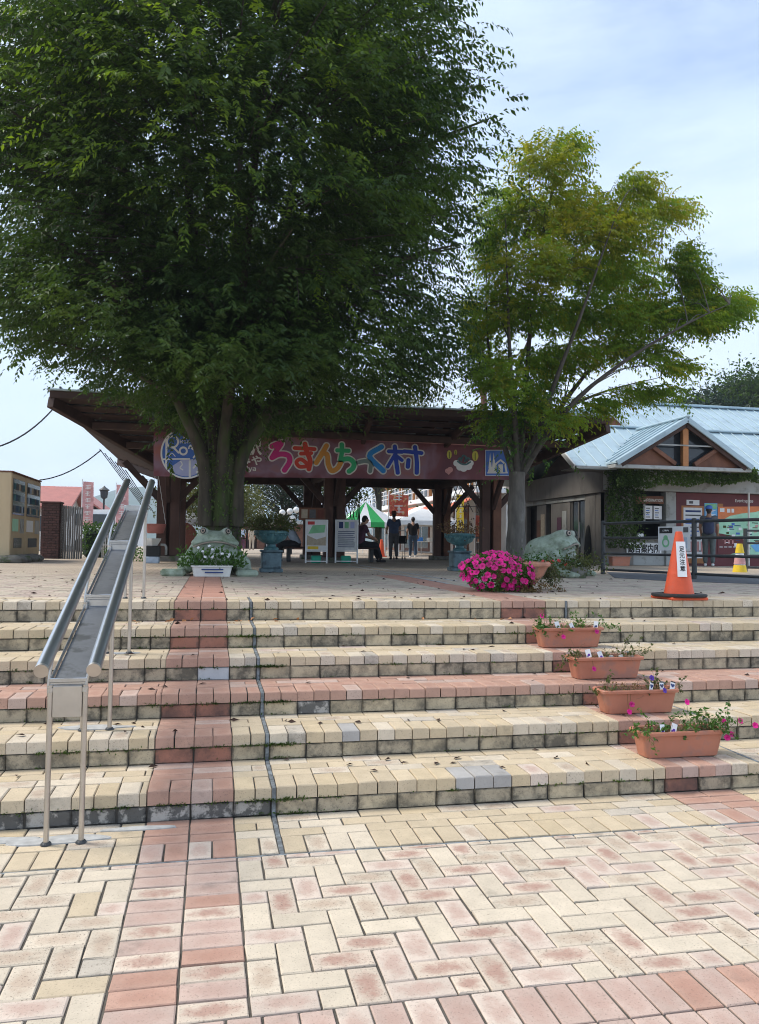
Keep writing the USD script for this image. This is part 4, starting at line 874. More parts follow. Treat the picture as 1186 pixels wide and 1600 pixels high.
# crown: shell of sprays on an uneven, flat-bottomed volume
CC = TB+np.array([-0.02, -0.1, 7.35]); CR = np.array([3.95, 3.95, 3.9])
def crown_pts(n, rin, rout, r, lump=0.9):
    u = unit(r.normal(0, 1, (n*2, 3))); w = CR*(0.74+lump*0.5*fbm(u*2.1+3.3, 3))[:, None]
    q = r.uniform(rin, rout, len(u))[:, None]; P = CC+u*w*q
    rho = np.hypot(P[:, 0]-CC[0], P[:, 1]-CC[1]); dx_ = P[:, 0]-CC[0]; zb = TB[2]+2.62+0.42*np.clip(-dx_-0.3, 0, 9)+0.26*np.clip(dx_-0.5, 0, 9)+0.35*(fbm(np.column_stack([P[:, :2]*0.9, P[:, 0]*0]), 2)-0.5)
    ok = (P[:, 2] > zb) & (P[:, 2] < TB[2]+12.6) & (rho < 4.6-0.60*np.clip(P[:, 2]-TB[2]-7.2, 0, 9)); return P[ok][:n], u[ok][:n]
v_, f_, off = [], [], 0
tw = MB()
def grow(P, u, L_, nl=14):
    global off
    D = u*[1, 1, 0.45]+np.array([0, 0, 0.05]); m, pos = sprays(P, D, r, nl, L_, 0.122, 0.052, 0.30, 0.7); v_.append(m[0]); f_.append(m[1]+off); off += len(m[0]); return pos
P, u = crown_pts(8200, 0.52, 0.86, r); grow(P, u, 0.6)
C_, cu = crown_pts(400, 0.84, 1.02, r, 1.05)      # boughs: flat clumps of sprays with gaps and shade between them
for c, cd in zip(C_, cu):
    n = int(r.uniform(18, 34)); a = unit(cd*[1, 1, 0.35]); b = np.cross(a, [0, 0, 1.0]); q = r.normal(0, 1, (n, 3))
    P = c+a*q[:, :1]*0.42+b*q[:, 1:2]*0.42+np.array([0, 0, 1.0])*(q[:, 2:]*0.13-0.10*q[:, :1]); u = np.tile(a, (n, 1))+b*q[:, 1:2]*0.35
    pos = grow(P, u, 0.55)
    tw.tube(np.vstack([c-a*1.1-[0, 0, 0.1], c, c+a*0.5]), [0.016, 0.010, 0.004], 4)
    for k in range(3): tw.tube(pos[k][::3], 0.005, 3)
# leaves round the bottom of the crown, on the trunk and low shoots
rho = np.sqrt(r.random(2600))*3.9; an = r.random(2600)*2*np.pi; P = np.column_stack([TB[0]+rho*np.cos(an), TB[1]+rho*np.sin(an), TB[2]+2.72+0.42*np.clip(-rho*np.cos(an)-0.3, 0, 9)+0.26*np.clip(rho*np.cos(an)-0.5, 0, 9)+np.abs(r.normal(0, 0.45, 2600))])
D = np.column_stack([np.cos(an), np.sin(an), np.full(2600, 0.05)]); m, _ = sprays(P, D, r, 14, 0.6, 0.112, 0.048, 0.30, 0.7); v_.append(m[0]); f_.append(m[1]+off); off += len(m[0])
P = np.array([aty(x, y, Y) for x, y, Y in zip(r.uniform(215, 500, 900), 515+85*r.random(900)**0.8, r.uniform(11.6, 14.6, 900))]); P[:, 2] += 0.34*np.clip(TB[0]-0.3-P[:, 0], 0, 9)+0.1*np.clip(P[:, 0]-TB[0], 0, 9); D = np.column_stack([P[:, 0]-TB[0], P[:, 1]-TB[1], np.full(900, -0.1)])
m, _ = sprays(P, D, r, 14, 0.6, 0.112, 0.048, 0.30, 0.7); v_.append(m[0]); f_.append(m[1]+off); off += len(m[0])
obj('crown', (np.vstack(v_), np.vstack(f_)), 'leaf_zelkova', tree); obj('twigs', tw, 'branch', tree, kind='stuff')
# lighter sprays on the outside of the crown: sunlight painted into leaf colour
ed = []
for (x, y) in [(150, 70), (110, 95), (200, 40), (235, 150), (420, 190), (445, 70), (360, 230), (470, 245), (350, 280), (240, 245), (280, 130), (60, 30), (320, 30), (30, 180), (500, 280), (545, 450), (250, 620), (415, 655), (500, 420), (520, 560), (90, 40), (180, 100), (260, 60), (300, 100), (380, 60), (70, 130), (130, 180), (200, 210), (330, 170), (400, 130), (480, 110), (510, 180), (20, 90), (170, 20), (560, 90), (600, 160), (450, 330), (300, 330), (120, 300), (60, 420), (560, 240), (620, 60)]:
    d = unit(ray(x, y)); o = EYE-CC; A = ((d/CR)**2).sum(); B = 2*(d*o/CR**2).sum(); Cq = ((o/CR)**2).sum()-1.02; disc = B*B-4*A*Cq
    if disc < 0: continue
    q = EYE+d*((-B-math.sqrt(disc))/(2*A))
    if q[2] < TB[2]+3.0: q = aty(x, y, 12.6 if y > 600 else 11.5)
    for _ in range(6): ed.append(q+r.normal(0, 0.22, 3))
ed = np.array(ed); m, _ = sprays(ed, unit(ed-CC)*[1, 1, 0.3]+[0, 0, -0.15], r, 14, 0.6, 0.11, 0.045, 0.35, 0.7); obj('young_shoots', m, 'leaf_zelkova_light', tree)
P = np.array([(TB[0]+0.36*math.cos(a), TB[1]+0.36*math.sin(a), z) for a, z in zip(r.random(1900)*6.28, TB[2]+0.5+r.random(1900)*2.3)]); P[:, :2] += r.normal(0, 0.04, (1900, 2))
obj('ivy', scatter_leaves(P, r, 0.05, 0.035, out=np.array([0, -0.2, -0.5])), 'leaf_ivy', tree, kind='stuff')

# the smaller, lighter tree, its crown in layers
r = np.random.default_rng(202)
Y2 = 14.6; T2 = np.append(aty(806, 860, Y2)[:2], ZP)
t2 = thing('young_zelkova', 'lighter airy tree with layered yellow-green branches, behind the second frog', 'tree', T2)
def px2(x, y, dy=0.0): return aty(x, y, Y2+dy)
tr2 = MB(); lm = MB()
limb(tr2, [T2+[0, 0, -0.05], T2+[0, 0, 0.5], px2(807, 800), px2(808, 738)], 0.205, 0.15, 14)
skel = [[(804, 745, 0), (786, 690, 0.1), (772, 630, 0.3), (765, 560, 0.6), (760, 490, 0.9), (765, 420, 1.0)], [(808, 745, 0), (805, 660, -0.2), (797, 560, -0.4), (793, 450, -0.7), (790, 340, -0.8)], [(810, 745, 0), (820, 640, 0.2), (828, 520, 0.3), (845, 400, 0.4), (862, 300, 0.4), (868, 235, 0.4)],
        [(812, 745, 0), (842, 670, -0.1), (870, 590, -0.5), (905, 500, -0.9), (940, 400, -1.2), (965, 330, -1.3)], [(814, 745, 0), (850, 680, 0.3), (895, 610, 0.7), (960, 530, 1.2), (1020, 440, 1.6), (1040, 340, 1.7)], [(814, 745, 0), (848, 690, -0.3), (905, 620, -0.8), (990, 555, -1.3), (1075, 505, -1.6), (1140, 475, -1.7)],
        [(812, 740, 0), (840, 680, 0.5), (880, 640, 1.2), (950, 610, 1.9), (1030, 590, 2.2)], [(806, 745, 0), (800, 660, 0.6), (815, 560, 1.2), (860, 470, 1.8), (900, 380, 2.0)]]
anch = []
for i, s in enumerate(skel): P = limb(lm, [px2(*q) for q in s], 0.068, 0.007, 8); anch.append(P[len(P)//4:])
anch = np.vstack(anch)
clumps = [(855, 250, 55, 34), (880, 222, 28, 14), (800, 330, 48, 45), (880, 330, 85, 52), (960, 355, 70, 42), (985, 295, 36, 30), (1040, 325, 38, 22), (775, 400, 30, 45), (850, 415, 80, 40), (950, 425, 95, 40), (1060, 410, 28, 34), (900, 490, 105, 34), (1010, 490, 100, 36), (1100, 482, 60, 26), (1150, 466, 26, 14), (1125, 478, 34, 18), (1090, 500, 40, 18), (800, 480, 60, 45), (755, 500, 32, 46), (955, 545, 100, 24), (1045, 572, 38, 13), (850, 565, 75, 30), (1000, 612, 65, 15), (925, 632, 42, 14), (785, 595, 34, 36), (830, 625, 45, 36), (865, 655, 34, 18), (770, 650, 16, 22), (1075, 445, 40, 25), (760, 570, 22, 30)]
PP, DD, YL, extra, offs = [], [], [], [], [r.uniform(-1.1, 1.1) for _ in clumps]
for (x, y, a, b), dy0 in zip(clumps, offs):
    for sx_ in (-0.5, 0.5):
        c = px2(x+sx_*a, y, dy0); low_a = anch[(anch[:, 2] < c[2]-0.35) & (np.hypot(*(anch[:, :2]-T2[:2]).T) < np.hypot(*(c[:2]-T2[:2]))+0.1)]; low_a = low_a if len(low_a) else anch; q0 = low_a[np.argmin(((low_a-c)**2*[1, 1, 0.6]).sum(1))]
        extra.append(limb(lm, [q0, q0*0.55+c*0.45+[0, 0, 0.10*np.linalg.norm(c-q0)], c], 0.013, 0.004, 6, 5))
anch = np.vstack([anch]+extra)
for (x, y, a, b) in clumps:
    n = int(a*b*0.165)+12; dy0 = offs[clumps.index((x, y, a, b))]
    for _ in range(n):
        q = unit(r.normal(0, 1, 3))*r.random()**0.45; p = px2(x+q[0]*a, y+q[1]*b, dy0+q[2]*min(1.3, a/70)); PP.append(p); YL.append(r.random() < (0.75 if (x, y) in ((880, 330), (960, 355), (850, 415), (1040, 325), (855, 250), (985, 295)) else 0.22))  # sprays in the yellower leaf tone, more frequent in the upper middle clumps
PP = np.array(PP); YL = np.array(YL)
from scipy.spatial import cKDTree
kd = cKDTree(anch); dist, idx = kd.query(PP); A = anch[idx]; DD = unit((PP-A)*[1, 1, 0.35]+(PP-T2-[0, 0, 4])*[0.25, 0.25, 0.0])
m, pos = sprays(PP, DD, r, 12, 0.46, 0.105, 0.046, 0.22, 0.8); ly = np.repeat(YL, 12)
def leaves_of(k): v, f = m; fk = np.concatenate([k, k]); return v, f[fk]
obj('trunk', tr2, 'bark', t2, smooth=60)
for i in r.choice(len(PP), 600, replace=False):
    if dist[i] > 0.55: continue
    a = A[i]; lm.tube([a, (a+PP[i])/2+[0, 0, 0.06], PP[i], pos[i][-1]], [0.006, 0.005, 0.004, 0.0025], 4)
obj('limbs', lm, 'limb_bark', t2, smooth=60); obj('crown', leaves_of(~ly), 'leaf_zelkova_light', t2); obj('yellowing_leaves', leaves_of(ly), 'leaf_yellow', t2, label='yellower leaves, most in the upper clumps')
P = px2(800, 640)+r.normal(0, 1, (1200, 3))*[0.38, 0.35, 0.5]; m, _ = sprays(P[:240], r.normal(0, 1, (240, 3))*[1, 1, 0.2]-[0, 0.2, 0.2], r, 12, 0.4, 0.088, 0.040, 0.3, 0.8); obj('low_shoots', m, 'leaf_fresh', t2)

# ================================================================== THE TIMBER CANOPY
XF0, XF1, YF0, YF1, ZT = -3.33, 9.60, 18.0, 31.0, 4.64
XB0, XB1, YB0, YB1, ZBt = -1.35, 8.35, 21.8, 27.2, 3.60
can = thing('canopy', 'long dark timber shelter with deep sloping eaves on paired posts, behind the trees', 'shelter', ((XF0+XF1)/2, 24.5, ZP))
def quad_slab(p, th, n=None):
    p = [np.asarray(q, float) for q in p]; nn = unit(np.cross(p[1]-p[0], p[3]-p[0])) if n is None else np.asarray(n, float)
    v = np.array(p+[q+nn*th for q in p]); return v, np.array([(0, 2, 1), (0, 3, 2), (4, 5, 6), (4, 6, 7)]+[t for i in range(4) for t in ((i, (i+1) % 4, 4+(i+1) % 4), (i, 4+(i+1) % 4, 4+i))])
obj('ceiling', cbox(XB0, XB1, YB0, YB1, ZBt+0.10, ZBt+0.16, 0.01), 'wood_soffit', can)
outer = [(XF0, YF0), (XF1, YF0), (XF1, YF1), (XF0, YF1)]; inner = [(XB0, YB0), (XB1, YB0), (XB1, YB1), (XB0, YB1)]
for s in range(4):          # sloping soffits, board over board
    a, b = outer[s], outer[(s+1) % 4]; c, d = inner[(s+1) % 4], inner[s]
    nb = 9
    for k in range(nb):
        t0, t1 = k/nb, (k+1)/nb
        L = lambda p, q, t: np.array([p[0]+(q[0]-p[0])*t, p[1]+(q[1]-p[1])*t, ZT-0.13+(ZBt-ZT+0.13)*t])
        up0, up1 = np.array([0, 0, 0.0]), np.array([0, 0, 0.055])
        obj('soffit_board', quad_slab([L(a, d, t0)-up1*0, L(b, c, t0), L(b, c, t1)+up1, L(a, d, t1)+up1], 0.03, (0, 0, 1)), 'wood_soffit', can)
for s in range(4):
    a, d = outer[s], inner[s]; obj('hip_rafter', bar((a[0], a[1], ZT-0.22), (d[0], d[1], ZBt-0.05), 0.16, 0.24, 0.01), 'wood_dark', can)
for x in (0.3, 2.1, 3.9, 5.7, 7.4):
    xo = XF0+(x-XB0)/(XB1-XB0)*(XF1-XF0); obj('rafter', bar((xo, YF0+0.15, ZT-0.21), (x, YB0, ZBt-0.06), 0.10, 0.2, 0.01), 'wood_dark', can)
for t in (0.30, 0.62):
    z = ZT-0.24+(ZBt-ZT+0.16)*t; y = YF0+(YB0-YF0)*t; obj('purlin', bar((XF0+(XB0-XF0)*t+0.1, y, z-0.03), (XF1+(XB1-XF1)*t-0.1, y, z-0.03), 0.12, 0.16, 0.01), 'wood_dark', can)
for s in range(4):
    a, b = outer[s], outer[(s+1) % 4]; obj('fascia', bar((*a, ZT-0.055), (*b, ZT-0.055), 0.05, 0.15, 0.006), 'wood_dark', can)
rf = obj('roof', MB().box(XF0-0.08, XF1+0.08, YF0-0.08, YF1+0.08, ZT+0.025, ZT+0.065, 0.01), 'roof_blue', can)
for i in range(29):
    x = XF0+0.2+i*(XF1-XF0-0.4)/28; obj('seam', cbox(x-0.02, x+0.02, YF0-0.10, YF1+0.1, ZT+0.066, ZT+0.105, 0.004), 'metal_dark', rf)
PX = (-1.05, 3.42, 8.0)
for X in PX:
    for Y in (22.0, 27.0):
        for dx, dy in ((-0.17, 0), (0.17, 0), (0, 0.2)):
            obj('post', cbox(X+dx-0.125, X+dx+0.125, Y+dy-0.125, Y+dy+0.125, ZP+0.15, ZBt+0.0, 0.012), 'wood_post' if dx < 0.1 else 'wood_beam' if X > 5 else 'wood_post', can)
        obj('post_base', cbox(X-0.36, X+0.36, Y-0.22, Y+0.40, ZP, ZP+0.15, 0.02), 'stone', can)
        for sx, sy in ((-1, 0), (1, 0), (0, -1), (0, 1)):
            obj('brace', bar((X+sx*0.2, Y+sy*0.2, 2.55), (X+sx*1.15, Y+sy*1.15, ZBt-0.02), 0.11, 0.16, 0.01), 'wood_dark', can)
for Y in (22.0, 27.0): obj('beam', bar((XB0+0.1, Y, ZBt-0.02), (XB1-0.1, Y, ZBt-0.02), 0.18, 0.28, 0.012), 'wood_dark', can)
for X in PX: obj('beam', bar((X, 21.6, ZBt-0.03), (X, 27.4, ZBt-0.03), 0.16, 0.24, 0.012), 'wood_dark', can)
for (x, y) in ((690, 655), (405, 665)):           # pale timber struts under the front slope
    p = aty(x, y, 19.2)
    for s in (-1, 1): obj('strut', bar(p+[0, 0, 0.1], p+[s*0.75, 1.1, -0.75], 0.12, 0.2, 0.01), 'wood_beam', can)
obj('mast', tube([aty(245, 622, 24.0), aty(243, 560, 24.0)], 0.10, 10), 'fascia_grey', can)
obj('mast', tube([aty(757, 650, 24.0), aty(755, 600, 24.0)], 0.10, 10), 'wood_beam', can)
# lamps and small fittings under the eaves
for (x, y) in ((243, 645), (538, 655)): p = aty(x, y, 18.6); obj('fitting', MB().box(p[0]-0.06, p[0]+0.06, p[1]-0.06, p[1]+0.06, p[2]-0.18, p[2]+0.12, 0.01), 'metal_dark', can)

# ------------------------------------------------------------------ the banner under it
YBn = 19.6
TLp, BLp, TRp, BRp = aty(240, 671, YBn), aty(240, 744, YBn), aty(797, 698, YBn), aty(797, 750, YBn)
def bpt(x, y, off=0.0): p = aty(x, y, YBn); p[1] -= off; return p
ban = thing('banner', 'long wide plum-red banner with rainbow lettering hanging under the shelter', 'banner', (TLp+BRp)/2)
n = 40; u_ = np.linspace(0, 1, n); rows = []
usdkit.material(stage, '/World/Looks/banner_cloth', {'g': ('geometry', {}), 'n': ('noise_texture', {'scale': 0.9, 'detail': 4.0, 'distortion': 0.5}), 'r': ('rgb_ramp', {'ramp': [(0.32, (0.13, 0.04, 0.06)), (0.47, (0.19, 0.06, 0.075)), (0.58, (0.25, 0.15, 0.21)), (0.68, (0.33, 0.12, 0.10))]}), 'p': ('principled_bsdf', {'roughness': 0.6})},
    [('g.position', 'n.vector'), ('n.fac', 'r.fac'), ('r.color', 'p.base_color')], surface='p.BSDF')
for v_i in np.linspace(0, 1, 7):
    P = (1-v_i)*((1-u_)[:, None]*TLp+u_[:, None]*TRp)+v_i*((1-u_)[:, None]*BLp+u_[:, None]*BRp); P[:, 1] += 0.012*np.sin(u_*31)*v_i; rows.append(P)
V = np.vstack(rows); i, j = np.meshgrid(np.arange(6), np.arange(n-1), indexing='ij'); q = np.stack([i*n+j, (i+1)*n+j, (i+1)*n+j+1, i*n+j+1], -1).reshape(-1, 4)
F_ = np.vstack([q[:, [0, 1, 2]], q[:, [0, 2, 3]]])
obj('cloth', (np.vstack([V, V+[0, 0.012, 0]]), np.vstack([F_, F_[:, ::-1]+len(V)])), 'banner_cloth', ban, smooth=40)
obj('hem', tube([TLp+[0, -0.01, 0.0], TRp+[0, -0.01, 0.0]], 0.022, 6), 'flag_pink', ban)
for x in (250, 485, 588, 695, 780): p = bpt(x, 672+(x-240)*0.0485); obj('cord', tube([p, p+[0, 0.0, 0.75]], 0.008, 5), 'offwhite', ban)
def on_banner(geom, depth, off):     # flat shapes given in photograph pixels, laid on the banner's plane
    p0 = bpt(240, 700); ex = bpt(241, 700)-p0
    M = np.eye(4); mb = MB()
    for g in getattr(geom, 'geoms', [geom]):
        if g.geom_type != 'Polygon' or g.area < 0.05: continue
        m = trimesh.creation.extrude_polygon(g, 1.0, engine='earcut'); v = np.array(m.vertices)
        W = np.array([bpt(x, y, off) for x, y in v[:, :2]]); W[:, 1] -= v[:, 2]*depth; mb.add((W, m.faces[:, ::-1]))
    return mb
def letter(ch, box_, rotdeg=0, bold=3):
    g = glyphs(ch, 60, bold).buffer(2.2).simplify(0.3); b = g.bounds; x0, y0, x1, y1 = box_
    g = affinity.affine_transform(g, [(x1-x0)/(b[2]-b[0]), 0, 0, -(y1-y0)/(b[3]-b[1]), x0-b[0]*(x1-x0)/(b[2]-b[0]), y1+b[1]*(y1-y0)/(b[3]-b[1])])
    return affinity.rotate(g, rotdeg) if rotdeg else g
def stroke(pts, w): return LineString(smoothpath(np.column_stack([np.array(pts, float), np.zeros(len(pts))]), 6)[:, :2]).buffer(w/2)
def Z3(x, y): return (410+x/5.648, 670+y/5.648)
def Z4(x, y): return (600+x/5.39, 670+y/5.39)
def S3(pts, w): return stroke([Z3(*p) for p in pts], w)
def S4(pts, w): return stroke([Z4(*p) for p in pts], w)
Wd = 8.2
rain = [('magenta', (0.58, 0.03, 0.22), [S3([(85, 155), (165, 125), (125, 190), (85, 255)], Wd), S3([(85, 255), (150, 225), (225, 235), (240, 290), (195, 365)], Wd)]),
        ('red', (0.60, 0.055, 0.03), [S3([(285, 170), (460, 180)], 6), S3([(340, 220), (430, 215)], 6), S3([(375, 135), (390, 200), (420, 280), (410, 355)], 7.5), S3([(410, 320), (340, 270), (300, 295), (330, 335), (405, 330)], 6)]),
        ('orange', (0.62, 0.27, 0.04), [S3([(565, 150), (525, 220), (475, 300)], 7.5), S3([(525, 215), (570, 230), (580, 310), (610, 370), (660, 350), (690, 300)], 7.5)]),
        ('green', (0.03, 0.40, 0.16), [S3([(660, 190), (760, 195)], 6.5), S3([(700, 140), (700, 210), (690, 270)], 7), S3([(690, 275), (760, 265), (805, 300), (800, 345), (765, 375)], 7.5)]),
        ('grey_green', (0.17, 0.23, 0.22), [S3([(850, 295), (910, 285), (955, 305), (950, 375)], 6)]),
        ('bright_blue', (0.02, 0.24, 0.62), [S3([(1050, 160), (945, 240), (1065, 370)], 8)]),
        ('deep_blue', (0.02, 0.06, 0.42), [S4([(40, 190), (150, 195)], 6), S4([(90, 150), (100, 260), (115, 370)], 6.5), S4([(90, 220), (60, 270), (30, 320)], 5.5), S4([(105, 230), (150, 265)], 5.5), S4([(170, 190), (315, 205)], 6), S4([(260, 155), (275, 270), (275, 370)], 6.5), S4([(205, 265), (200, 320)], 6.5)])]
halo = shapely.union_all([g.buffer(1.9) for _, _, gs in rain for g in gs])
for _, c, gs in rain: pass
chars = 'ろまんちっく村'
for (nm, c, gs), ch in zip(rain, chars):
    mat('letter_'+nm, c, 0.55, 0.06); u = shapely.union_all(gs)
    lt = obj('letter', on_banner(u, 0.008, 0.012), 'letter_'+nm, ban, label=nm.replace('_', ' ')+' letter'); obj('outline', on_banner(u.buffer(2.1).simplify(0.2), 0.006, 0.005), 'offwhite', lt)
for txt, bx in (('道の駅', (326, 684, 409, 711)), ('うつのみや', (322, 712, 409, 727)), ('Utsunomiya', (335, 728, 400, 738))):
    g = glyphs(txt, 30, 2); b = g.bounds; x0, y0, x1, y1 = bx
    g = affinity.affine_transform(g, [(x1-x0)/(b[2]-b[0]), 0, 0, -(y1-y0)/(b[3]-b[1]), x0-b[0], y1]); obj('lettering', on_banner(g, 0.006, 0.006), 'offwhite', ban)
# little ornaments and the roadside-station emblem
for (cx, cy, a, b_) in ((549, 217, 20, 36), (603, 199, 12, 22), (767, 228, 26, 42)):
    lf = affinity.scale(Point(Z4(cx, cy)).buffer(1), a/5.39, b_/5.39); o = obj('leaf_mark', on_banner(lf, 0.006, 0.006), 'mark_yellow', ban); obj('leaf_vein', on_banner(S4([(cx, cy-b_*0.5), (cx, cy+b_*0.8)], 1.2), 0.004, 0.0125), 'leaf_ivy', o)
o = obj('cloud_mark', on_banner(shapely.union_all([Point(Z4(x, y)).buffer(rr_) for x, y, rr_ in ((610, 290, 5), (640, 320, 6), (670, 330, 6), (710, 315, 6), (730, 290, 4.5))]), 0.006, 0.006), 'paper', ban)
obj('swirl', on_banner(shapely.union_all([S4([(620, 275), (650, 295), (690, 300), (725, 280)], 2.6), S4([(655, 250), (665, 225), (690, 240), (680, 275)], 2.4), S4([(625, 260), (640, 245), (650, 270)], 2.2), S4([(700, 270), (705, 245), (725, 258)], 2.2)]), 0.005, 0.0125), 'urn_teal', o)
o = obj('heart_mark', on_banner(shapely.union_all([Point(Z4(532, 355)).buffer(3.6), Point(Z4(556, 345)).buffer(4.4), Polygon([Z4(516, 365), Z4(576, 352), Z4(545, 388)])]), 0.006, 0.006), 'flag_pink', ban)
e0, e1 = Z4(850, 178), Z4(1058, 398)
o = obj('emblem', on_banner(sbox(e0[0], e0[1], 797, e1[1]), 0.008, 0.006), 'ink_blue', ban, label='blue roadside-station emblem with trees and a house')
fr_ = sbox(e0[0], e0[1], 797, e1[1]); obj('emblem_frame', on_banner(fr_.difference(fr_.buffer(-0.9)), 0.004, 0.0145), 'offwhite', o)
em = [Polygon([Z4(878, 330), Z4(892, 205), Z4(906, 330)]), Polygon([Z4(908, 330), Z4(922, 200), Z4(938, 330)]), Polygon([Z4(870, 370), Z4(885, 320), Z4(925, 325), Z4(940, 370)]), Polygon([Z4(935, 290), Z4(980, 255), Z4(1025, 292), Z4(1038, 372), Z4(1022, 372), Z4(1012, 300), Z4(980, 272), Z4(948, 298), Z4(948, 372), Z4(935, 372)]), sbox(*Z4(962, 300), *Z4(1000, 365)), sbox(*Z4(868, 366), *Z4(1040, 376))]
obj('emblem_picture', on_banner(shapely.union_all(em), 0.004, 0.0145), 'offwhite', o)
# round blue logo at its left end
def Z2(x, y): return (230+x/5.93, 650+y/5.93)
cD = Z2(362, 345); disc = affinity.scale(Point(cD).buffer(1, 40), 238/5.93, 238/5.93)
lg = obj('logo_disc', on_banner(disc, 0.012, 0.006), 'ink_blue', ban, label='round blue logo with a white rim and white letters'); obj('logo_rim', on_banner(disc.difference(disc.buffer(-2.6)), 0.006, 0.0185), 'paper', lg)
obj('logo_field', on_banner(shapely.union_all([Polygon([Z2(200, 500), Z2(320, 420), Z2(470, 410), Z2(560, 470), Z2(440, 560), Z2(280, 550)]).buffer(2)]).intersection(disc.buffer(-4)), 0.003, 0.0185), 'tent_blue', lg)
S2 = lambda p, w: stroke([Z2(*q) for q in p], w)
rom = [S2([(178, 215), (178, 330), (175, 480)], 3.2), S2([(150, 402), (250, 400), (390, 398)], 2.6), Point(Z2(235, 240)).buffer(10.2).difference(Point(Z2(235, 240)).buffer(7.2)), S2([(225, 290), (250, 300), (290, 340)], 3), Point(Z2(335, 325)).buffer(7).difference(Point(Z2(335, 325)).buffer(4)), S2([(385, 300), (400, 275), (425, 310), (455, 270), (465, 330), (430, 385)], 2.6), S2([(395, 420), (395, 570)], 3.2), S2([(430, 480), (470, 440), (500, 480), (460, 520)], 3), S2([(310, 420), (325, 450), (305, 480), (330, 500)], 1.8), S2([(205, 370), (230, 345), (260, 375)], 1.2)]
obj('logo_letters', on_banner(shapely.union_all(rom).intersection(disc.buffer(-2.4)), 0.004, 0.0225), 'paper', lg)
for txt, bx in (('Romantic', (286, 680, 316, 686)), ('Roman', (281, 687, 312, 693))):
    g = glyphs(txt, 30, 1); b = g.bounds; x0, y0, x1, y1 = bx; obj('logo_lettering', on_banner(affinity.affine_transform(g, [(x1-x0)/(b[2]-b[0]), 0, 0, -(y1-y0)/(b[3]-b[1]), x0-b[0], y1]), 0.003, 0.0225), 'paper', lg)

# ------------------------------------------------------------------ overhead cables
for a, b, sag, lab in ((aty(82, 640, 18), aty(-60, 705, 14), 0.25, 'black cable from the shelter roof corner to the left edge'), (aty(158, 703, 21), aty(62, 750, 21.5), 0.15, 'cable slung between the shelter eave and the vending machines')):
    P = np.array([a+(b-a)*t-np.array([0, 0, sag*4*t*(1-t)]) for t in np.linspace(0, 1, 14)]); tag(stage.GetPrimAtPath(obj('overhead_cable', tube(P, 0.016, 5), 'cable')), lab, 'cable')
for i in range(6):
    a, b = aty(156+i*8, 702+i*6.5, 21.5), aty(222+i*3.5, 790+i*2, 30)
    P = np.array([a+(b-a)*t for t in np.linspace(0, 1, 6)]); tag(stage.GetPrimAtPath(obj('slanting_cable', tube(P, 0.014, 4), 'cable')), ['leftmost', 'second', 'third', 'fourth', 'fifth', 'rightmost'][i]+' of six thin dark cables slanting down left of the shelter', 'cable', 'cables slanting down beside the shelter')
for i in range(4):
    a, b = aty(205+i*12, 612-i*1, 24), aty(232+i*3, 590-i*6, 24); tag(stage.GetPrimAtPath(obj('roof_stay', tube([a, b], 0.012, 4), 'cable')), ['leftmost', 'second', 'third', 'rightmost'][i]+' of four thin stay wires above the left end of the shelter roof', 'cable', 'stay wires on the shelter roof')

# ================================================================== THE INFORMATION BUILDING
YW, XW = 21.6, 11.4
bld = thing('information_building', 'low grey information building with pale blue metal roof, ivy and a counter window', 'building', (16, 24, ZP))
ZF0, ZF1 = 3.10, 3.85           # fascia band
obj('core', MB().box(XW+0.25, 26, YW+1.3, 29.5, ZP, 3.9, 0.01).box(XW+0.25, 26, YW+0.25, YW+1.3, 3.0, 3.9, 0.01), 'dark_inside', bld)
w = obj('side_fascia', cbox(XW-0.06, XW+0.24, YW+0.0, 29.5, ZF0+0.0, ZF1, 0.01), 'panel_grey', bld)
yy = [21.6, 22.35, 23.1, 25.2, 27.3, 29.5]
side = [(21.6, 22.55), (22.55, 22.95)]
for a, b in ((21.60, 22.20), (22.20, 22.90)): obj('wall_panel', cbox(XW, XW+0.22, a+0.012, b-0.012, ZP, ZF0-0.01, 0.008), 'panel_grey', bld)
obj('door_frame', MB().box(XW+0.02, XW+0.20, 22.90, 29.5, ZF0-0.16, ZF0-0.012, 0.006), 'fascia_grey', bld)
dr = obj('door', cbox(XW+0.10, XW+0.14, 22.95, 23.95, ZP, ZF0-0.18, 0.006), 'glass_dark', bld)
for a in (22.95, 23.42, 23.90): obj('door_stile', cbox(XW+0.07, XW+0.155, a, a+0.06, ZP, ZF0-0.18, 0.004), 'panel_grey', dr)
obj('handle', cbox(XW+0.03, XW+0.065, 23.32, 23.36, ZP+0.8, ZP+1.3, 0.004), 'steel', dr)
obj('wall_panel', cbox(XW+0.04, XW+0.20, 24.0, 25.5, ZP, ZF0-0.18, 0.008), 'panel_grey', bld)
obj('wall_panel', cbox(XW+0.04, XW+0.20, 25.9, 26.7, ZP, ZF0-0.18, 0.008), 'panel_grey', bld)
obj('wall_panel', cbox(XW+0.04, XW+0.20, 27.6, 29.5, ZP, ZF0-0.18, 0.008), 'panel_grey', bld)
rr_ = np.random.default_rng(5)
for k, (ya, z0, h, m) in enumerate(((24.25, 1.75, 0.9, 'fascia_grey'), (24.65, 1.55, 0.9, 'cloth_plum'), (24.40, 1.35, 0.35, 'cloth_grey'), (26.0, 1.7, 0.9, 'cloth_sand'), (26.35, 1.7, 0.7, 'wood_beam'))):
    po = obj('poster', cbox(XW+0.025, XW+0.038, ya, ya+0.32, z0, z0+h, 0.001), m, bld)
obj('leaning_sack', blobs([[(XW-0.10, 22.5, ZP+0.12, 0.12), (XW-0.05, 22.55, ZP+0.85, 0.10), (XW-0.02, 22.6, ZP+1.15, 0.05)]], 0.05, 4), 'rubber', bld, smooth=50)
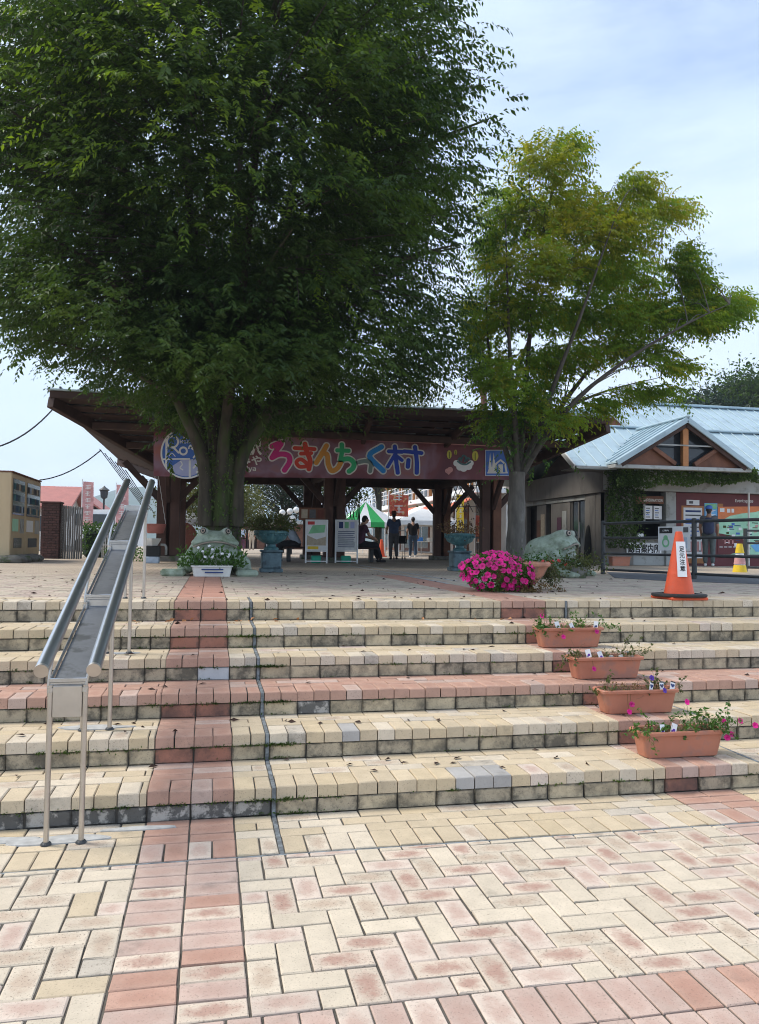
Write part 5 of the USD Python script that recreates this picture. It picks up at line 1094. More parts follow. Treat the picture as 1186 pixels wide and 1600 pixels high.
# front
obj('front_fascia', cbox(XW-0.06, 26, YW-0.20, YW-0.005, ZF0+0.06, ZF1, 0.01), 'fascia_grey', bld)
obj('gutter', MB().box(10.15, 26, YW-0.72, YW-0.62, 3.70, 3.78, 0.01), 'fascia_grey', bld)
def fx(x): return aty(x, 800, YW)[0]
def fz(x, y): return aty(x, y, YW)[2]
obj('corner_pier', cbox(XW, fx(990), YW-0.0, YW+0.24, ZP, ZF0+0.05, 0.01), 'panel_grey', bld)
obj('pillar', cbox(fx(1039), fx(1055), YW-0.06, YW+0.30, ZP, ZF0+0.05, 0.01), 'fascia_grey', bld)
x0, x1 = fx(990), fx(1039)
obj('counter_wall', cbox(x0, x1, YW+0.02, YW+0.24, ZP, fz(1015, 843), 0.01), 'fascia_grey', bld)
obj('counter', cbox(x0-0.05, x1+0.02, YW-0.22, YW+0.5, fz(1015, 843), fz(1015, 843)+0.05, 0.01), 'fascia_grey', bld)
sg = obj('counter_sign', cbox(x0+0.02, x1-0.05, YW-0.02, YW+0.03, fz(1015, 787), fz(1015, 775), 0.006), 'wood_beam', bld)
M = plane_M([x0+0.32, YW-0.0225, fz(1015, 784)], [1, 0, 0], [0, 0, 1]); obj('sign_lettering', extr(fit(glyphs('INFORMATION', 30, 1), 0.62, 0.09), 0.004, M), 'offwhite', sg)
pane = obj('window_frame', MB().box(fx(1007), fx(1010), YW+0.05, YW+0.09, fz(1015, 815), fz(1015, 787), 0.004).box(fx(1007), x1-0.03, YW+0.05, YW+0.09, fz(1015, 815)-0.03, fz(1015, 815), 0.004), 'fascia_grey', bld)
for a, b, c, d in ((1009, 790, 1021, 811), (1023, 790, 1036, 811)):
    n_ = obj('notice', cbox(fx(a), fx(b-0) if False else fx({1009: 1021, 1023: 1036}[a]), YW+0.055, YW+0.06, fz(1015, 811), fz(1015, 790), 0.001), 'paper', bld)
    for k in range(5): obj('notice_line', cbox(fx(a)+0.04, fx(a)+0.17-0.02*(k % 2), YW+0.050, YW+0.0545, fz(1015, 811)+0.05+0.065*k, fz(1015, 811)+0.075+0.065*k, 0.0005), 'ink_blue' if k % 2 else 'cloth_grey', n_)
obj('sign_box', cbox(x0+0.04, x0+0.24, YW-0.16, YW-0.05, fz(1015, 842), fz(1015, 834), 0.01), 'paper', bld)
bd = obj('desk_sign', cbox(fx(978)+0.0, fx(1032), YW-0.05, YW-0.02, fz(1000, 866), fz(1000, 848), 0.004), 'paper', bld)
M = plane_M([fx(980), YW-0.051, fz(1000, 864)], [1, 0, 0], [0, 0, 1]); obj('sign_lettering', extr(fit(glyphs('総合案内所', 30, 3), fx(1030)-fx(980), 0.27), 0.004, M), 'ink', bd)
wl = obj('notice_wall', cbox(fx(1056), 24.5, YW-0.02, YW+0.22, ZP+0.25, ZF0+0.05, 0.01), 'maroon', bld)
obj('plinth', cbox(fx(1056), 24.5, YW-0.005, YW+0.22, ZP, ZP+0.245, 0.005), 'maroon', bld)
def onwall(x0, y0, x1, y1, m, off, name='poster', parent=wl): return obj(name, cbox(aty(x0, y0, YW)[0], aty(x1, y0, YW)[0], YW-0.02-off, YW-0.02-off+0.005, aty(x0, y1, YW)[2], aty(x0, y0, YW)[2], 0.0008), m, parent)
p_ = onwall(1072, 781, 1092, 789, 'paper', 0.008); obj('poster_mark', cbox(fx(1076), fx(1082), YW-0.036, YW-0.029, fz(1080, 787), fz(1080, 783), 0.0005), 'cloth_grey', p_)
onwall(1064, 790, 1099, 880, 'timber_orange', 0.008, 'board_frame'); q_ = onwall(1067, 793, 1096, 872, 'paper', 0.016, 'board_sheet')
onwall(1070, 797, 1094, 800, 'ink_navy', 0.0185, 'sheet_heading', wl)
for k in range(10): onwall(1070, 804+k*6.2, 1094-(k % 3)*3, 806+k*6.2, 'ink_blue' if k % 3 else 'cloth_grey', 0.0185, 'sheet_line', wl)
onwall(1100, 786, 1120, 812, 'sky_blue', 0.008); onwall(1101, 787, 1119, 795, 'leaf_print', 0.012, 'poster_mark', wl)
onwall(1120, 787, 1129, 792, 'timber_orange', 0.008)
mp_ = onwall(1121, 792, 1300, 866, 'map_green', 0.008, 'map_board')
M = plane_M([0, YW-0.0285, 0], [1, 0, 0], [0, 0, 1])
def wallpoly(pts, m, d, name, par):
    g = Polygon([(aty(x, y, YW)[0], aty(x, y, YW)[2]) for x, y in pts]); return obj(name, extr(g, d, M), m, par)
wallpoly([(1121, 792), (1300, 790), (1300, 796), (1200, 793), (1180, 800), (1160, 802), (1140, 806), (1121, 816)], 'map_orange', 0.004, 'map_area', mp_)
wallpoly([(1121, 833), (1150, 838), (1165, 842), (1172, 858), (1140, 866), (1121, 866)], 'maroon', 0.004, 'map_area', mp_)
wallpoly([(1172, 852), (1188, 848), (1230, 850), (1230, 862), (1180, 862)], 'sky_blue', 0.004, 'map_area', mp_)
for x, y, w_ in ((1124, 794, 7), (1135, 795, 5), (1142, 795, 4)): onwall(x, y, x+w_, y+6, 'paper', 0.0135, 'map_letter', mp_)
rr_ = np.random.default_rng(8)
for k in range(16):
    x, y = 1128+rr_.random()*56, 815+rr_.random()*34; onwall(x, y, x+3+rr_.random()*4, y+2+rr_.random()*4, ['petal_white', 'flag_pink', 'leaf_olive', 'ink_blue'][k % 4], 0.0135, 'map_mark', mp_)
for k in range(6): onwall(1128+k*3, 838+(k % 2)*6, 1130+k*3, 843+(k % 2)*7, 'flag_pink', 0.0145, 'map_mark', mp_)
for k in range(3): onwall(1076+k*9, 846, 1082+k*9, 862, 'flag_pink', 0.0215, 'map_mark', wl)
rp = np.random.default_rng(18)
for k in range(26):
    x, y = 1128+rp.random()*54, 812+rp.random()*36; w_ = 3+rp.random()*7; onwall(x, y, x+w_, y+1.3, ['ink', 'paper', 'ink_navy', 'wood_beam'][k % 4], 0.0138, 'map_label', mp_)
for k in range(7): onwall(1102, 797+k*2, 1117-(k % 3)*3, 798+k*2, 'paper', 0.0125, 'poster_line', wl)
for x0_, y0_, n_ in ((1074, 846, 3), (1123, 836, 4)):
    for k in range(n_): onwall(x0_+k*7, y0_+18, x0_+5+k*7, y0_+19.2, 'paper', 0.0225, 'map_label', wl)
M2_ = plane_M([aty(1148, 785, YW)[0], YW-0.021, aty(1148, 786, YW)[2]], [1, 0, 0], [0, 0, 1]); obj('wall_lettering', extr(fit(glyphs('Event space', 30, 1), aty(1176, 785, YW)[0]-aty(1148, 785, YW)[0], 0.12), 0.006, M2_), 'offwhite', wl)
# roof: front slope, gable porch, valley
XE, YE, ZE, YR, ZR = 10.15, 20.95, 3.74, 23.35, 5.27
slope = (ZR-ZE)/(YR-YE)
gx0, gxa, gx1, gy = 11.15, 13.36, 15.45, 20.45; gz0 = 3.84; gza = 5.16
YRa = YE+(gza-ZE)/slope               # where the porch ridge dies into the main slope
def roof_face(name, pts, th=0.05, parent=bld, m='roof_blue'): return obj(name, quad_slab(pts, th, (0, 0, 1)) if len(pts) == 4 else tri_slab(pts, th), m, parent)
def tri_slab(p, th):
    p = [np.asarray(q, float) for q in p]; v = np.array(p+[q+[0, 0, th] for q in p]); F_ = [(0, 2, 1), (3, 4, 5)]
    for i in range(3): j = (i+1) % 3; F_ += [(i, j, 3+j), (i, 3+j, 3+i)]
    return v, np.array(F_)
mr = roof_face('roof', [(XE, YE, ZE), (26, YE, ZE), (26, YR, ZR), (XE, YR, ZR)])
roof_face('rear_roof', [(XE, YR, ZR), (26, YR, ZR), (26, 2*YR-YE+3, ZE), (XE, 2*YR-YE+3, ZE)])
obj('ridge_cap', bar((XE, YR, ZR+0.07), (26, YR, ZR+0.07), 0.20, 0.07, 0.02), 'roof_blue', bld)
obj('eave_trim', bar((XE, YE-0.03, ZE+0.0), (26, YE-0.03, ZE+0.0), 0.06, 0.10, 0.01), 'roof_blue', bld)
obj('verge_trim', bar((XE-0.03, YE, ZE+0.0), (XE-0.03, YR, ZR+0.0), 0.06, 0.16, 0.01), 'offwhite', bld)
obj('soffit', cbox(XE, 26, YE+0.02, YW+0.3, ZE-0.035, ZE-0.012, 0.004), 'panel_grey', bld)
obj('gable_wall', tri_slab([(XW+0.1, YE+0.7, 3.86), (XW+0.1, 29.4, 3.86), (XW+0.1, YR, ZR-0.05)], 0.02) if False else (np.array([(XW+0.1, YE+0.5, 3.86), (XW+0.1, 26.6, 3.86), (XW+0.1, YR, ZR-0.08), (XW+0.2, YE+0.5, 3.86), (XW+0.2, 26.6, 3.86), (XW+0.2, YR, ZR-0.08)]), np.array([(0, 2, 1), (3, 4, 5), (0, 1, 4), (0, 4, 3), (1, 2, 5), (1, 5, 4), (2, 0, 3), (2, 3, 5)])), 'wood_dark', bld)
k = 0
for x in np.arange(XE+0.35, 25.9, 0.42):
    if gx0-0.02 < x < gx1+0.02:            # the seam starts where the porch roof covers the slope
        zc = gza-abs(x-gxa)*(gza-gz0)/(gxa-gx0 if x < gxa else gx1-gxa); ys = YE+max(0, (zc-ZE)/slope)+0.02
    else: ys = YE
    if ys < YR-0.1: obj('roof_seam', bar((x, ys, ZE+(ys-YE)*slope+0.066), (x, YR-0.04, ZR+0.04), 0.035, 0.035, 0.006), 'roof_blue', mr)
for s, gx in ((-1, gx0), (1, gx1)):
    g = roof_face('porch_roof', [(gx, gy, gz0), (gxa, gy, gza), (gxa, YRa, gza), (gx, YE+(gz0-ZE)/slope, gz0)], 0.055)
    for k in range(1, 8):
        y = gy+k*0.36; zt = 1.0; yv0 = YE+(gz0-ZE)/slope
        # seams of the porch run down its slope, from ridge to valley or eave
        if y < yv0: t = 1.0
        else: t = max(0.0, min(1.0, (YRa-y)/(YRa-yv0)))
        if t > 0.12: obj('roof_seam', bar((gxa, y, gza+0.075), (gxa+(gx-gxa)*t, y, gza+(gz0-gza)*t+0.075), 0.035, 0.035, 0.006), 'roof_blue', g)
    obj('porch_verge', bar((gx, gy-0.03, gz0+0.0), (gxa, gy-0.03, gza+0.0), 0.06, 0.15, 0.01), 'roof_blue', bld)
    obj('bargeboard', bar((gx+s*-0.16, gy+0.04, gz0-0.03), (gxa, gy+0.04, gza-0.13), 0.06, 0.16, 0.01), 'wood_dark', bld)
    obj('porch_brace', bar((gxa+s*1.02, gy+0.12, gz0+0.50), (gxa+s*0.30, gy+0.12, gz0+0.04), 0.10, 0.12, 0.01), 'wood_beam', bld)
    obj('porch_board', (np.array([(gxa+s*1.95, gy+0.16, gz0-0.02), (gxa+s*0.25, gy+0.16, gz0-0.02), (gxa+s*1.05, gy+0.16, gz0+0.55), (gxa+s*1.95, gy+0.22, gz0-0.02), (gxa+s*0.25, gy+0.22, gz0-0.02), (gxa+s*1.05, gy+0.22, gz0+0.55)]), np.array([(0, 1, 2), (3, 5, 4), (0, 3, 4), (0, 4, 1), (1, 4, 5), (1, 5, 2), (2, 5, 3), (2, 3, 0)])), 'wood_beam', bld)
obj('porch_ridge', bar((gxa, gy-0.06, gza+0.09), (gxa, YRa, gza+0.09), 0.16, 0.06, 0.02), 'roof_blue', bld)
obj('porch_king_post', cbox(gxa-0.09, gxa+0.09, gy+0.06, gy+0.20, gz0-0.02, gza-0.1, 0.008), 'timber_orange', bld)
obj('porch_glazing', (np.array([(gx0+0.25, gy+0.30, gz0), (gx1-0.25, gy+0.30, gz0), (gxa, gy+0.30, gza-0.12), (gx0+0.25, gy+0.34, gz0), (gx1-0.25, gy+0.34, gz0), (gxa, gy+0.34, gza-0.12)]), np.array([(0, 1, 2), (3, 5, 4), (0, 3, 4), (0, 4, 1), (1, 4, 5), (1, 5, 2), (2, 5, 3), (2, 3, 0)])), 'glass_dark', bld)
obj('porch_tie', cbox(gxa-1.1, gxa+1.0, gy+0.05, gy+0.08, gz0+0.56, gz0+0.60, 0.004), 'fascia_grey', bld)
obj('porch_sill', cbox(gx0-0.02, gx1+0.02, gy+0.02, YW-0.205, gz0-0.13, gz0-0.025, 0.01), 'fascia_grey', bld)
obj('downpipe', tube([aty(1170, 770, YW-0.25), aty(1170, 884, YW-0.25)], 0.03, 8), 'offwhite', bld)
# ivy on the corner and fascia
r = np.random.default_rng(301); P = []
for _ in range(7500):
    if r.random() < 0.45: P.append((r.uniform(XW-0.15, fx(988)+0.12*r.normal()), YW-0.30-0.30*r.random(), ZF0+0.72-2.35*r.random()**1.35))
    else:
        x = XW-0.1+(fx(1160)-XW)*r.random()**0.9; P.append((x, YW-0.78-0.12*r.random(), ZF1+0.06-(0.72-0.30*(x-XW)/4.5)*(r.random()**0.8)+0.1*math.sin(x*5)*0.4))
P = np.array(P); iv = thing('ivy', 'green ivy hanging over the corner and fascia of the information building', 'ivy', (XW+0.5, YW-0.15, ZP))
obj('leaves', scatter_leaves(P, r, 0.085, 0.06, out=np.array([0, -0.4, -0.5])), 'leaf_ivy', iv, kind='stuff')
# the taller roof behind
hi = thing('hall', 'taller hall behind the information building with a long pale blue metal roof and brown gable', 'building', (20, 30, ZP))
HX, HY0, HZ0, HY1, HZ1 = 15.9, 26.6, 5.2, 30.4, 7.46
hr = obj('roof', quad_slab([(HX, HY0, HZ0), (34, HY0, HZ0), (34, HY1, HZ1), (HX, HY1, HZ1)], 0.06, (0, 0, 1)), 'roof_blue', hi)
obj('rear_roof', quad_slab([(HX, HY1, HZ1), (34, HY1, HZ1), (34, 2*HY1-HY0, HZ0), (HX, 2*HY1-HY0, HZ0)], 0.06, (0, 0, 1)), 'roof_blue', hi)
obj('ridge_cap', bar((HX-0.1, HY1, HZ1+0.09), (34, HY1, HZ1+0.09), 0.3, 0.1, 0.02), 'roof_blue', hi)
sl = (HZ1-HZ0)/(HY1-HY0)
for x in np.arange(HX+0.3, 33.8, 0.42): obj('roof_seam', bar((x, HY0, HZ0+0.08), (x, HY1-0.05, HZ1+0.05), 0.04, 0.04, 0.006), 'roof_blue', hr)
obj('verge_trim', bar((HX-0.03, HY0, HZ0), (HX-0.03, HY1, HZ1), 0.08, 0.2, 0.01), 'roof_blue', hi)
obj('gable', (np.array([(HX+0.5, HY0+0.4, 4.0), (HX+0.5, 33.8, 4.0), (HX+0.5, 33.8, HZ0), (HX+0.5, HY1, HZ1-0.1), (HX+0.5, HY0+0.4, HZ0), (HX+0.6, HY0+0.4, 4.0), (HX+0.6, 33.8, 4.0), (HX+0.6, 33.8, HZ0), (HX+0.6, HY1, HZ1-0.1), (HX+0.6, HY0+0.4, HZ0)]), np.array([(0, 1, 2), (0, 2, 3), (0, 3, 4), (5, 7, 6), (5, 8, 7), (5, 9, 8)])), 'wood_beam', hi)
obj('wall', cbox(HX+0.7, 34, HY0+0.5, 33.8, ZP, 5.1, 0.01), 'panel_grey', hi)

# ================================================================== FENCE, CONES, SIGNS
fp = [at(942, 897), at(1085, 905)]; d = fp[1]-fp[0]; nx = fp[1]+d*1.05; fp.append(nx)
fe = thing('railing_fence', 'dark brown metal railing with four bars in front of the information building', 'fence', fp[0])
FH = 0.98
for p in fp: obj('post', tube([p, p+[0, 0, FH+0.04]], 0.042, 12), 'metal_dark', fe, smooth=40); obj('post_cap', lathe([(0, 0.015), (0.03, 0.012), (0.044, 0)], p+[0, 0, FH+0.04], 12), 'metal_dark', fe)
for a, b in zip(fp[:-1], fp[1:]):
    for h in (FH, 0.70, 0.40, 0.09): obj('bar', tube([a+[0, 0, h], b+[0, 0, h]], 0.028 if h == FH else 0.024, 10), 'metal_dark', fe, smooth=40)
f2 = [at(1165, 893), at(1165, 893)+np.array([2.2, -0.6, 0])]
fe2 = thing('railing_fence', 'second dark railing at the right edge, behind the first', 'fence', f2[0])
for p in f2: obj('post', tube([p, p+[0, 0, 1.0]], 0.045, 12), 'metal_dark', fe2, smooth=40)
for h in (0.95, 0.66, 0.36, 0.09): obj('bar', tube([f2[0]+[0, 0, h], f2[1]+[0, 0, h]], 0.026, 10), 'metal_dark', fe2, smooth=40)
sb = thing('fence_sign', 'white notice with a green picture and dark heading hung on the railing behind the cone', 'sign', at(1055, 897))
tpos = (1055-942)/(1085-942); ba = fp[0]+d*0.58+[0, 0, 0]; X_ = unit(d*[1, 1, 0]); N_ = np.cross(X_, [0, 0, 1.0])
if N_ @ (EYE-ba) < 0: N_ = -N_
XX = X_ if (X_ @ RT) > 0 else -X_
def fence_pt(x, y): # meeting of the line of sight with the fence's plane
    dd = ray(x, y); tt = ((fp[0]+N_*0.04-EYE) @ N_)/(dd @ N_); return EYE+dd*tt
c0, c1, c2 = fence_pt(1029, 860), fence_pt(1079, 860), fence_pt(1029, 823); W_ = np.linalg.norm(c1-c0); H_ = c2[2]-c0[2]; Mx = plane_M(c0, XX, [0, 0, 1])
obj('board', extr(sbox(0, 0, W_, H_), 0.012, Mx), 'paper', sb)
M3 = Mx.copy(); M3[:3, 3] += Mx[:3, 2]*0.0135
obj('heading', extr(sbox(W_*0.05, H_*0.72, W_*0.46, H_*0.95), 0.002, M3), 'ink', sb); obj('heading_letters', extr(move(fit(glyphs('ご案内', 30, 2), W_*0.2, H_*0.07), W_*0.15, H_*0.80), 0.002, Mx @ np.block([[np.eye(3), np.array([[0], [0], [0.016]])], [np.zeros((1, 3)), np.ones((1, 1))]])), 'paper', sb)
obj('picture', extr(shapely.union_all([Point(W_*0.25, H_*0.33).buffer(H_*0.2), Point(W_*0.25, H_*0.52).buffer(H_*0.12)]).difference(shapely.union_all([Point(W_*0.25, H_*0.33).buffer(H_*0.12)])), 0.002, M3), 'leaf_print', sb)
obj('photo', extr(sbox(W_*0.80, H_*0.75, W_*0.95, H_*0.96), 0.002, M3), 'cloth_grey', sb); obj('photo', extr(sbox(W_*0.58, H_*0.1, W_*0.92, H_*0.55), 0.002, M3), 'cloth_pale', sb)
def cone_body(c, h, r0, r1): return lathe([(r0, 0.0), (r0*0.985, 0.012), (r0*0.9, 0.02), (r1+(r0*0.9-r1)*0.5, 0.02+(h-0.02)*0.5), (r1, h-0.006), (r1*0.8, h), (r1*0.5, h), (r1*0.45, h-0.02)], c, 36)
c = at(1061, 936)
cn = thing('traffic_cone', 'orange traffic cone with a white vertical notice and black rubber foot, at the step edge', 'cone', c)
obj('foot', MB().box(c[0]-0.205, c[0]+0.205, c[1]-0.20, c[1]+0.20, c[2], c[2]+0.030, 0.012), 'cone_orange', cn)
v, f = lathe([(0.175, 0.030), (0.265, 0.030), (0.272, 0.04), (0.268, 0.055), (0.20, 0.062), (0.165, 0.060)], c, 30); obj('weight', (v, f), 'rubber', cn, smooth=40)
obj('cone', cone_body(c+[0, 0, 0.03], 0.66, 0.165, 0.034), 'cone_orange', cn, smooth=40)
obj('collar', lathe([(0.106, 0.02+0.235), (0.112, 0.235), (0.1145, 0.225), (0.117, 0.20)], c+[0, 0, 0.03], 36), 'cone_orange', cn, smooth=40)
hd = unit(np.array([EYE[0]-c[0], EYE[1]-c[1], 0])); hd = np.array([hd[0]*math.cos(0.26)-hd[1]*math.sin(0.26), hd[0]*math.sin(0.26)+hd[1]*math.cos(0.26), 0]); sx = np.cross([0, 0, 1.0], hd)
lo = c+[0, 0, 0.03+0.20]+hd*0.128; up_ = c+[0, 0, 0.03+0.555]+hd*0.060; Yv = up_-lo
M = plane_M(lo, sx, Yv); Lh = np.linalg.norm(Yv); pn = obj('notice', extr(sbox(-0.046, 0, 0.046, Lh), 0.002, M), 'paper', cn)
Mt = M.copy(); Mt[:3, 3] += M[:3, 2]*0.0025
for i, ch in enumerate('足元注意'): obj('lettering', extr(move(fit(glyphs(ch, 30, 2), 0.050, 0.056), -0.018, Lh-0.105-0.066*i), 0.001, Mt), 'ink', pn)
c = at(1156, 894)
yc = thing('wet_floor_cone', 'small yellow and white cone-shaped warning stand by the right railing', 'cone', c)
obj('cone', cone_body(c, 0.62, 0.15, 0.06), 'paper', yc, smooth=40); obj('cap', lathe([(0.098, 0.43), (0.063, 0.62), (0.055, 0.64), (0, 0.64)], c, 24), 'ink_yellow', yc, smooth=40)
obj('base', lathe([(0.156, 0.0), (0.152, 0.02), (0.125, 0.16)], c, 24), 'ink_yellow', yc, smooth=40)
v, f = lathe([(0.128, 0.18), (0.108, 0.32)], c, 24); obj('print', (v, f), 'flag_pink', yc, smooth=40)
c = at(968, 884); t = thing('trough_planter', 'long terracotta trough standing on the ground under the counter', 'planter', c); v, f = trough(0.62, 0.26, 0.26); obj('pot', (v+c, f), 'terracotta', t, smooth=35)
# A-boards under the shelter
def aboard(px, py, pw, ph, label, base_m, seed):
    b = at(px, py); s = np.linalg.norm((b-EYE) @ FW)/F; w, h = pw*s, ph*s; r = np.random.default_rng(seed)
    t = thing('display_stand', label, 'sign', b); hd = RT*[1, 1, 0]; hd = unit(hd); nrm = np.cross(hd, [0, 0, 1.0])
    for sgn in (-1, 1): obj('leg', bar(b+hd*sgn*w/2, b+hd*sgn*w/2+[0, 0, h], 0.04, 0.04, 0.005), 'paper', t)
    obj('rail', bar(b-hd*w/2+[0, 0, h-0.02], b+hd*w/2+[0, 0, h-0.02], 0.04, 0.04, 0.005), 'paper', t); obj('rail', bar(b-hd*w/2+[0, 0, h*0.28], b+hd*w/2+[0, 0, h*0.28], 0.04, 0.04, 0.005), 'paper', t); obj('rail', bar(b-hd*w/2+[0, 0, 0.05], b+hd*w/2+[0, 0, 0.05], 0.03, 0.03, 0.005), 'paper', t)
    M = plane_M(b-hd*(w/2-0.02)+[0, 0, h*0.3]-nrm*0.0, hd, [0, 0, 1]); 
    if M[:3, 2] @ (EYE-b) < 0: M[:3, 2] *= -1
    W, H = w-0.04, h*0.68
    po = obj('poster', extr(sbox(0, 0, W, H), 0.012, M), base_m, t); M1 = M.copy(); M1[:3, 3] += M[:3, 2]*0.0135
    if seed == 1:
        for g, m in ((sbox(W*0.05, H*0.86, W*0.4, H*0.97), 'ink_red'), (Polygon([(W*0.08, H*0.55), (W*0.9, H*0.6), (W*0.95, H*0.86), (W*0.3, H*0.84)]), 'leaf_print'), (Polygon([(W*0.02, H*0.16), (W*0.98, H*0.16), (W*0.98, H*0.46), (W*0.5, H*0.36), (W*0.02, H*0.5)]), 'cloth_sand'), (sbox(W*0.05, H*0.03, W*0.6, H*0.13), 'ink_yellow')): obj('print', extr(g, 0.002, M1), m, po)
    else:
        for k in range(9): obj('text_line', extr(sbox(W*0.08, H*(0.62-0.065*k), W*(0.92-0.1*r.random()), H*(0.645-0.065*k)), 0.002, M1), 'ink_navy' if k % 2 else 'cloth_blue', po)
        for k, m in enumerate(('ink_navy', 'leaf_print', 'tent_blue')): obj('print', extr(sbox(W*(0.12+0.28*k), H*0.74, W*(0.32+0.28*k), H*0.95), 0.002, M1), m, po)
    cb = b+hd*0.0+nrm*0.0; obj('weight_box', cbox(cb[0]-0.12, cb[0]+0.14, cb[1]+0.05, cb[1]+0.25, cb[2], cb[2]+0.2, 0.02), 'crate_green', t)
aboard(494, 880, 33, 68, 'white framed stand with a colourful food poster, left one of the pair under the shelter', 'paper', 1)
aboard(541, 880, 34, 68, 'white framed stand with a pale blue printed text poster, right one of the pair', 'cloth_white', 2)

# ================================================================== LEFT SIDE: VENDING MACHINES, WALL, HEDGE
VX = -4.4
v0, vm, v1 = (atx(x, 868, VX)[1] for x in (15, 37, 61)); vz = atx(15, 736, VX)[2]; vb = ZP+0.14
for k, (ya, yb, lab) in enumerate(((v0, vm, 'nearer beige wood-patterned vending machine at the left edge'), (vm, v1, 'further beige vending machine, next to the dark brick pillar'))):
    t = thing('vending_machine', lab, 'vending machine', (VX-0.4, (ya+yb)/2, vb)); ya, yb = ya+0.015, yb-0.015; h = vz-vb; L = yb-ya
    obj('cabinet', cbox(VX-0.78, VX, ya, yb, vb, vz, 0.02), 'vending_beige', t); fx_ = VX
    w = obj('display_window', cbox(fx_-0.01, fx_+0.012, ya+0.08*L, yb-0.08*L, vb+h*0.50, vb+h*0.93, 0.004), 'glass_dark', t)
    rr_ = np.random.default_rng(20+k)
    for row in range(3):
        zc = vb+h*(0.52+0.135*row); obj('shelf', cbox(fx_+0.0125, fx_+0.016, ya+0.1*L, yb-0.1*L, zc, zc+0.02, 0.001), 'fascia_grey', w)
        for c in range(7):
            yc = ya+L*(0.13+0.108*c); obj('can', tube([(fx_+0.016, yc+0.035, zc+0.02), (fx_+0.016, yc+0.035, zc+0.17)], 0.03, 7), ['cloth_pale', 'cloth_denim', 'urn_base', 'urn_teal', 'cloth_sand', 'cloth_grey'][rr_.integers(0, 6)], w)
    obj('coin_panel', cbox(fx_-0.01, fx_+0.018, yb-0.35*L, yb-0.1*L, vb+h*0.28, vb+h*0.46, 0.004), 'fascia_grey', t)
    obj('poster', cbox(fx_-0.01, fx_+0.010, ya+0.1*L, ya+0.5*L, vb+h*0.30, vb+h*0.45, 0.002), 'map_green' if k == 0 else 'paper', t)
    obj('delivery_slot', cbox(fx_-0.01, fx_+0.014, ya+0.22*L, yb-0.22*L, vb+h*0.10, vb+h*0.22, 0.006), 'glass_dark', t)
    obj('top_strip', cbox(VX-0.76, VX+0.02, ya, yb, vz+0.001, vz+0.03, 0.006), 'wood_beam', t)
r = np.random.default_rng(401)
kb = thing('stone_kerb', 'low kerb of dark mossy stones under the vending machines', 'stones', (VX-0.2, (v0+v1)/2, ZP))
for k in range(13):
    m = trimesh.creation.icosphere(2, 1.0); m.vertices *= np.array([0.22, 0.2, 0.10])*(0.8+0.4*fbm(m.vertices*1.3+k, 3))[:, None]*1.2
    q = (VX+0.12+r.normal(0, 0.04), v0-0.1+k*0.21, ZP+0.06) if k < 10 else (VX-0.15-0.35*(k-10), v0-0.2, ZP+0.06); m.vertices += q; obj('stone', m, 'stone', kb, smooth=50)
obj('pad', cbox(VX-1.3, VX+0.05, v0-0.1, v1+0.1, ZP, vb, 0.02), 'stone', kb)
pY = 24.2; pl0, pl1, plz = aty(62, 876, pY), aty(91, 876, pY), aty(75, 786, pY)[2]
bp = thing('brick_pillar', 'dark brick pillar between the vending machines and the grey corrugated panels', 'wall', ((pl0+pl1)/2*[1, 1, 0]+[0, 0, ZP]))
obj('core', cbox(pl0[0]+0.01, pl1[0]-0.01, pY+0.01, pY+0.5, ZP, plz-0.01, 0.002), 'mortar_dark', bp)
bm = MB(); cz = ZP; k = 0
while cz < plz-0.04:
    xs = split(pl0[0], pl1[0], 0.21, 0.105 if k % 2 else 0)
    for a, b in xs: bm.box(a+0.005, b-0.005, pY-0.006+r.normal(0, 0.002), pY+0.09, cz+0.004, cz+0.066, 0.004)
    for a, b in split(pY+0.1, pY+0.5, 0.21, 0.105 if k % 2 else 0): bm.box(pl1[0]-0.09, pl1[0]+0.006+r.normal(0, 0.002), a+0.005, b-0.005, cz+0.004, cz+0.066, 0.004)
    cz += 0.072; k += 1
obj('joined_bricks', bm, 'pillar_brick', bp, kind='stuff'); obj('coping', cbox(pl0[0]-0.03, pl1[0]+0.03, pY-0.03, pY+0.53, plz, plz+0.05, 0.008), 'pillar_brick', bp)
cp = thing('panel_screen', 'row of grey vertical corrugated panels right of the brick pillar', 'screen', aty(108, 876, pY+0.2)*[1, 1, 0]+[0, 0, ZP])
for k in range(10):
    a, b = aty(92+k*3.6, 876, pY+0.2)[0], aty(92+k*3.6+2.6, 876, pY+0.2)[0]; obj('panel', cbox(a, b, pY+0.2+0.04*(k % 2), pY+0.3, ZP, aty(100, 789+k*0.3, pY+0.2)[2], 0.012), 'corrugated', cp)
hp = aty(165, 872, 26.5); P = np.column_stack([r.uniform(aty(128, 870, 26.5)[0], aty(212, 870, 26.5)[0], 3000), 26.5+r.normal(0, 0.25, 3000), ZP+1.05*r.random(3000)**0.7+r.normal(0, 0.05, 3000)])
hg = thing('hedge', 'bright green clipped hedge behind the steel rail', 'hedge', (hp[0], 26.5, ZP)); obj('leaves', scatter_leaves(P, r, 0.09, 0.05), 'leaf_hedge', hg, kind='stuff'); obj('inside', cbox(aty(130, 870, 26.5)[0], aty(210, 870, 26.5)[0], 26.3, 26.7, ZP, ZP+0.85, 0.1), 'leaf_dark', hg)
P = np.column_stack([r.uniform(-2.6, -1.5, 500), 21.6+r.normal(0, 0.15, 500), ZP+0.35*r.random(500)]); gp = thing('low_shrub', 'low green shrub at the foot of the left shelter post', 'shrub', (-2.0, 21.6, ZP)); obj('leaves', scatter_leaves(P, r, 0.07, 0.04), 'leaf_fresh', gp, kind='stuff')
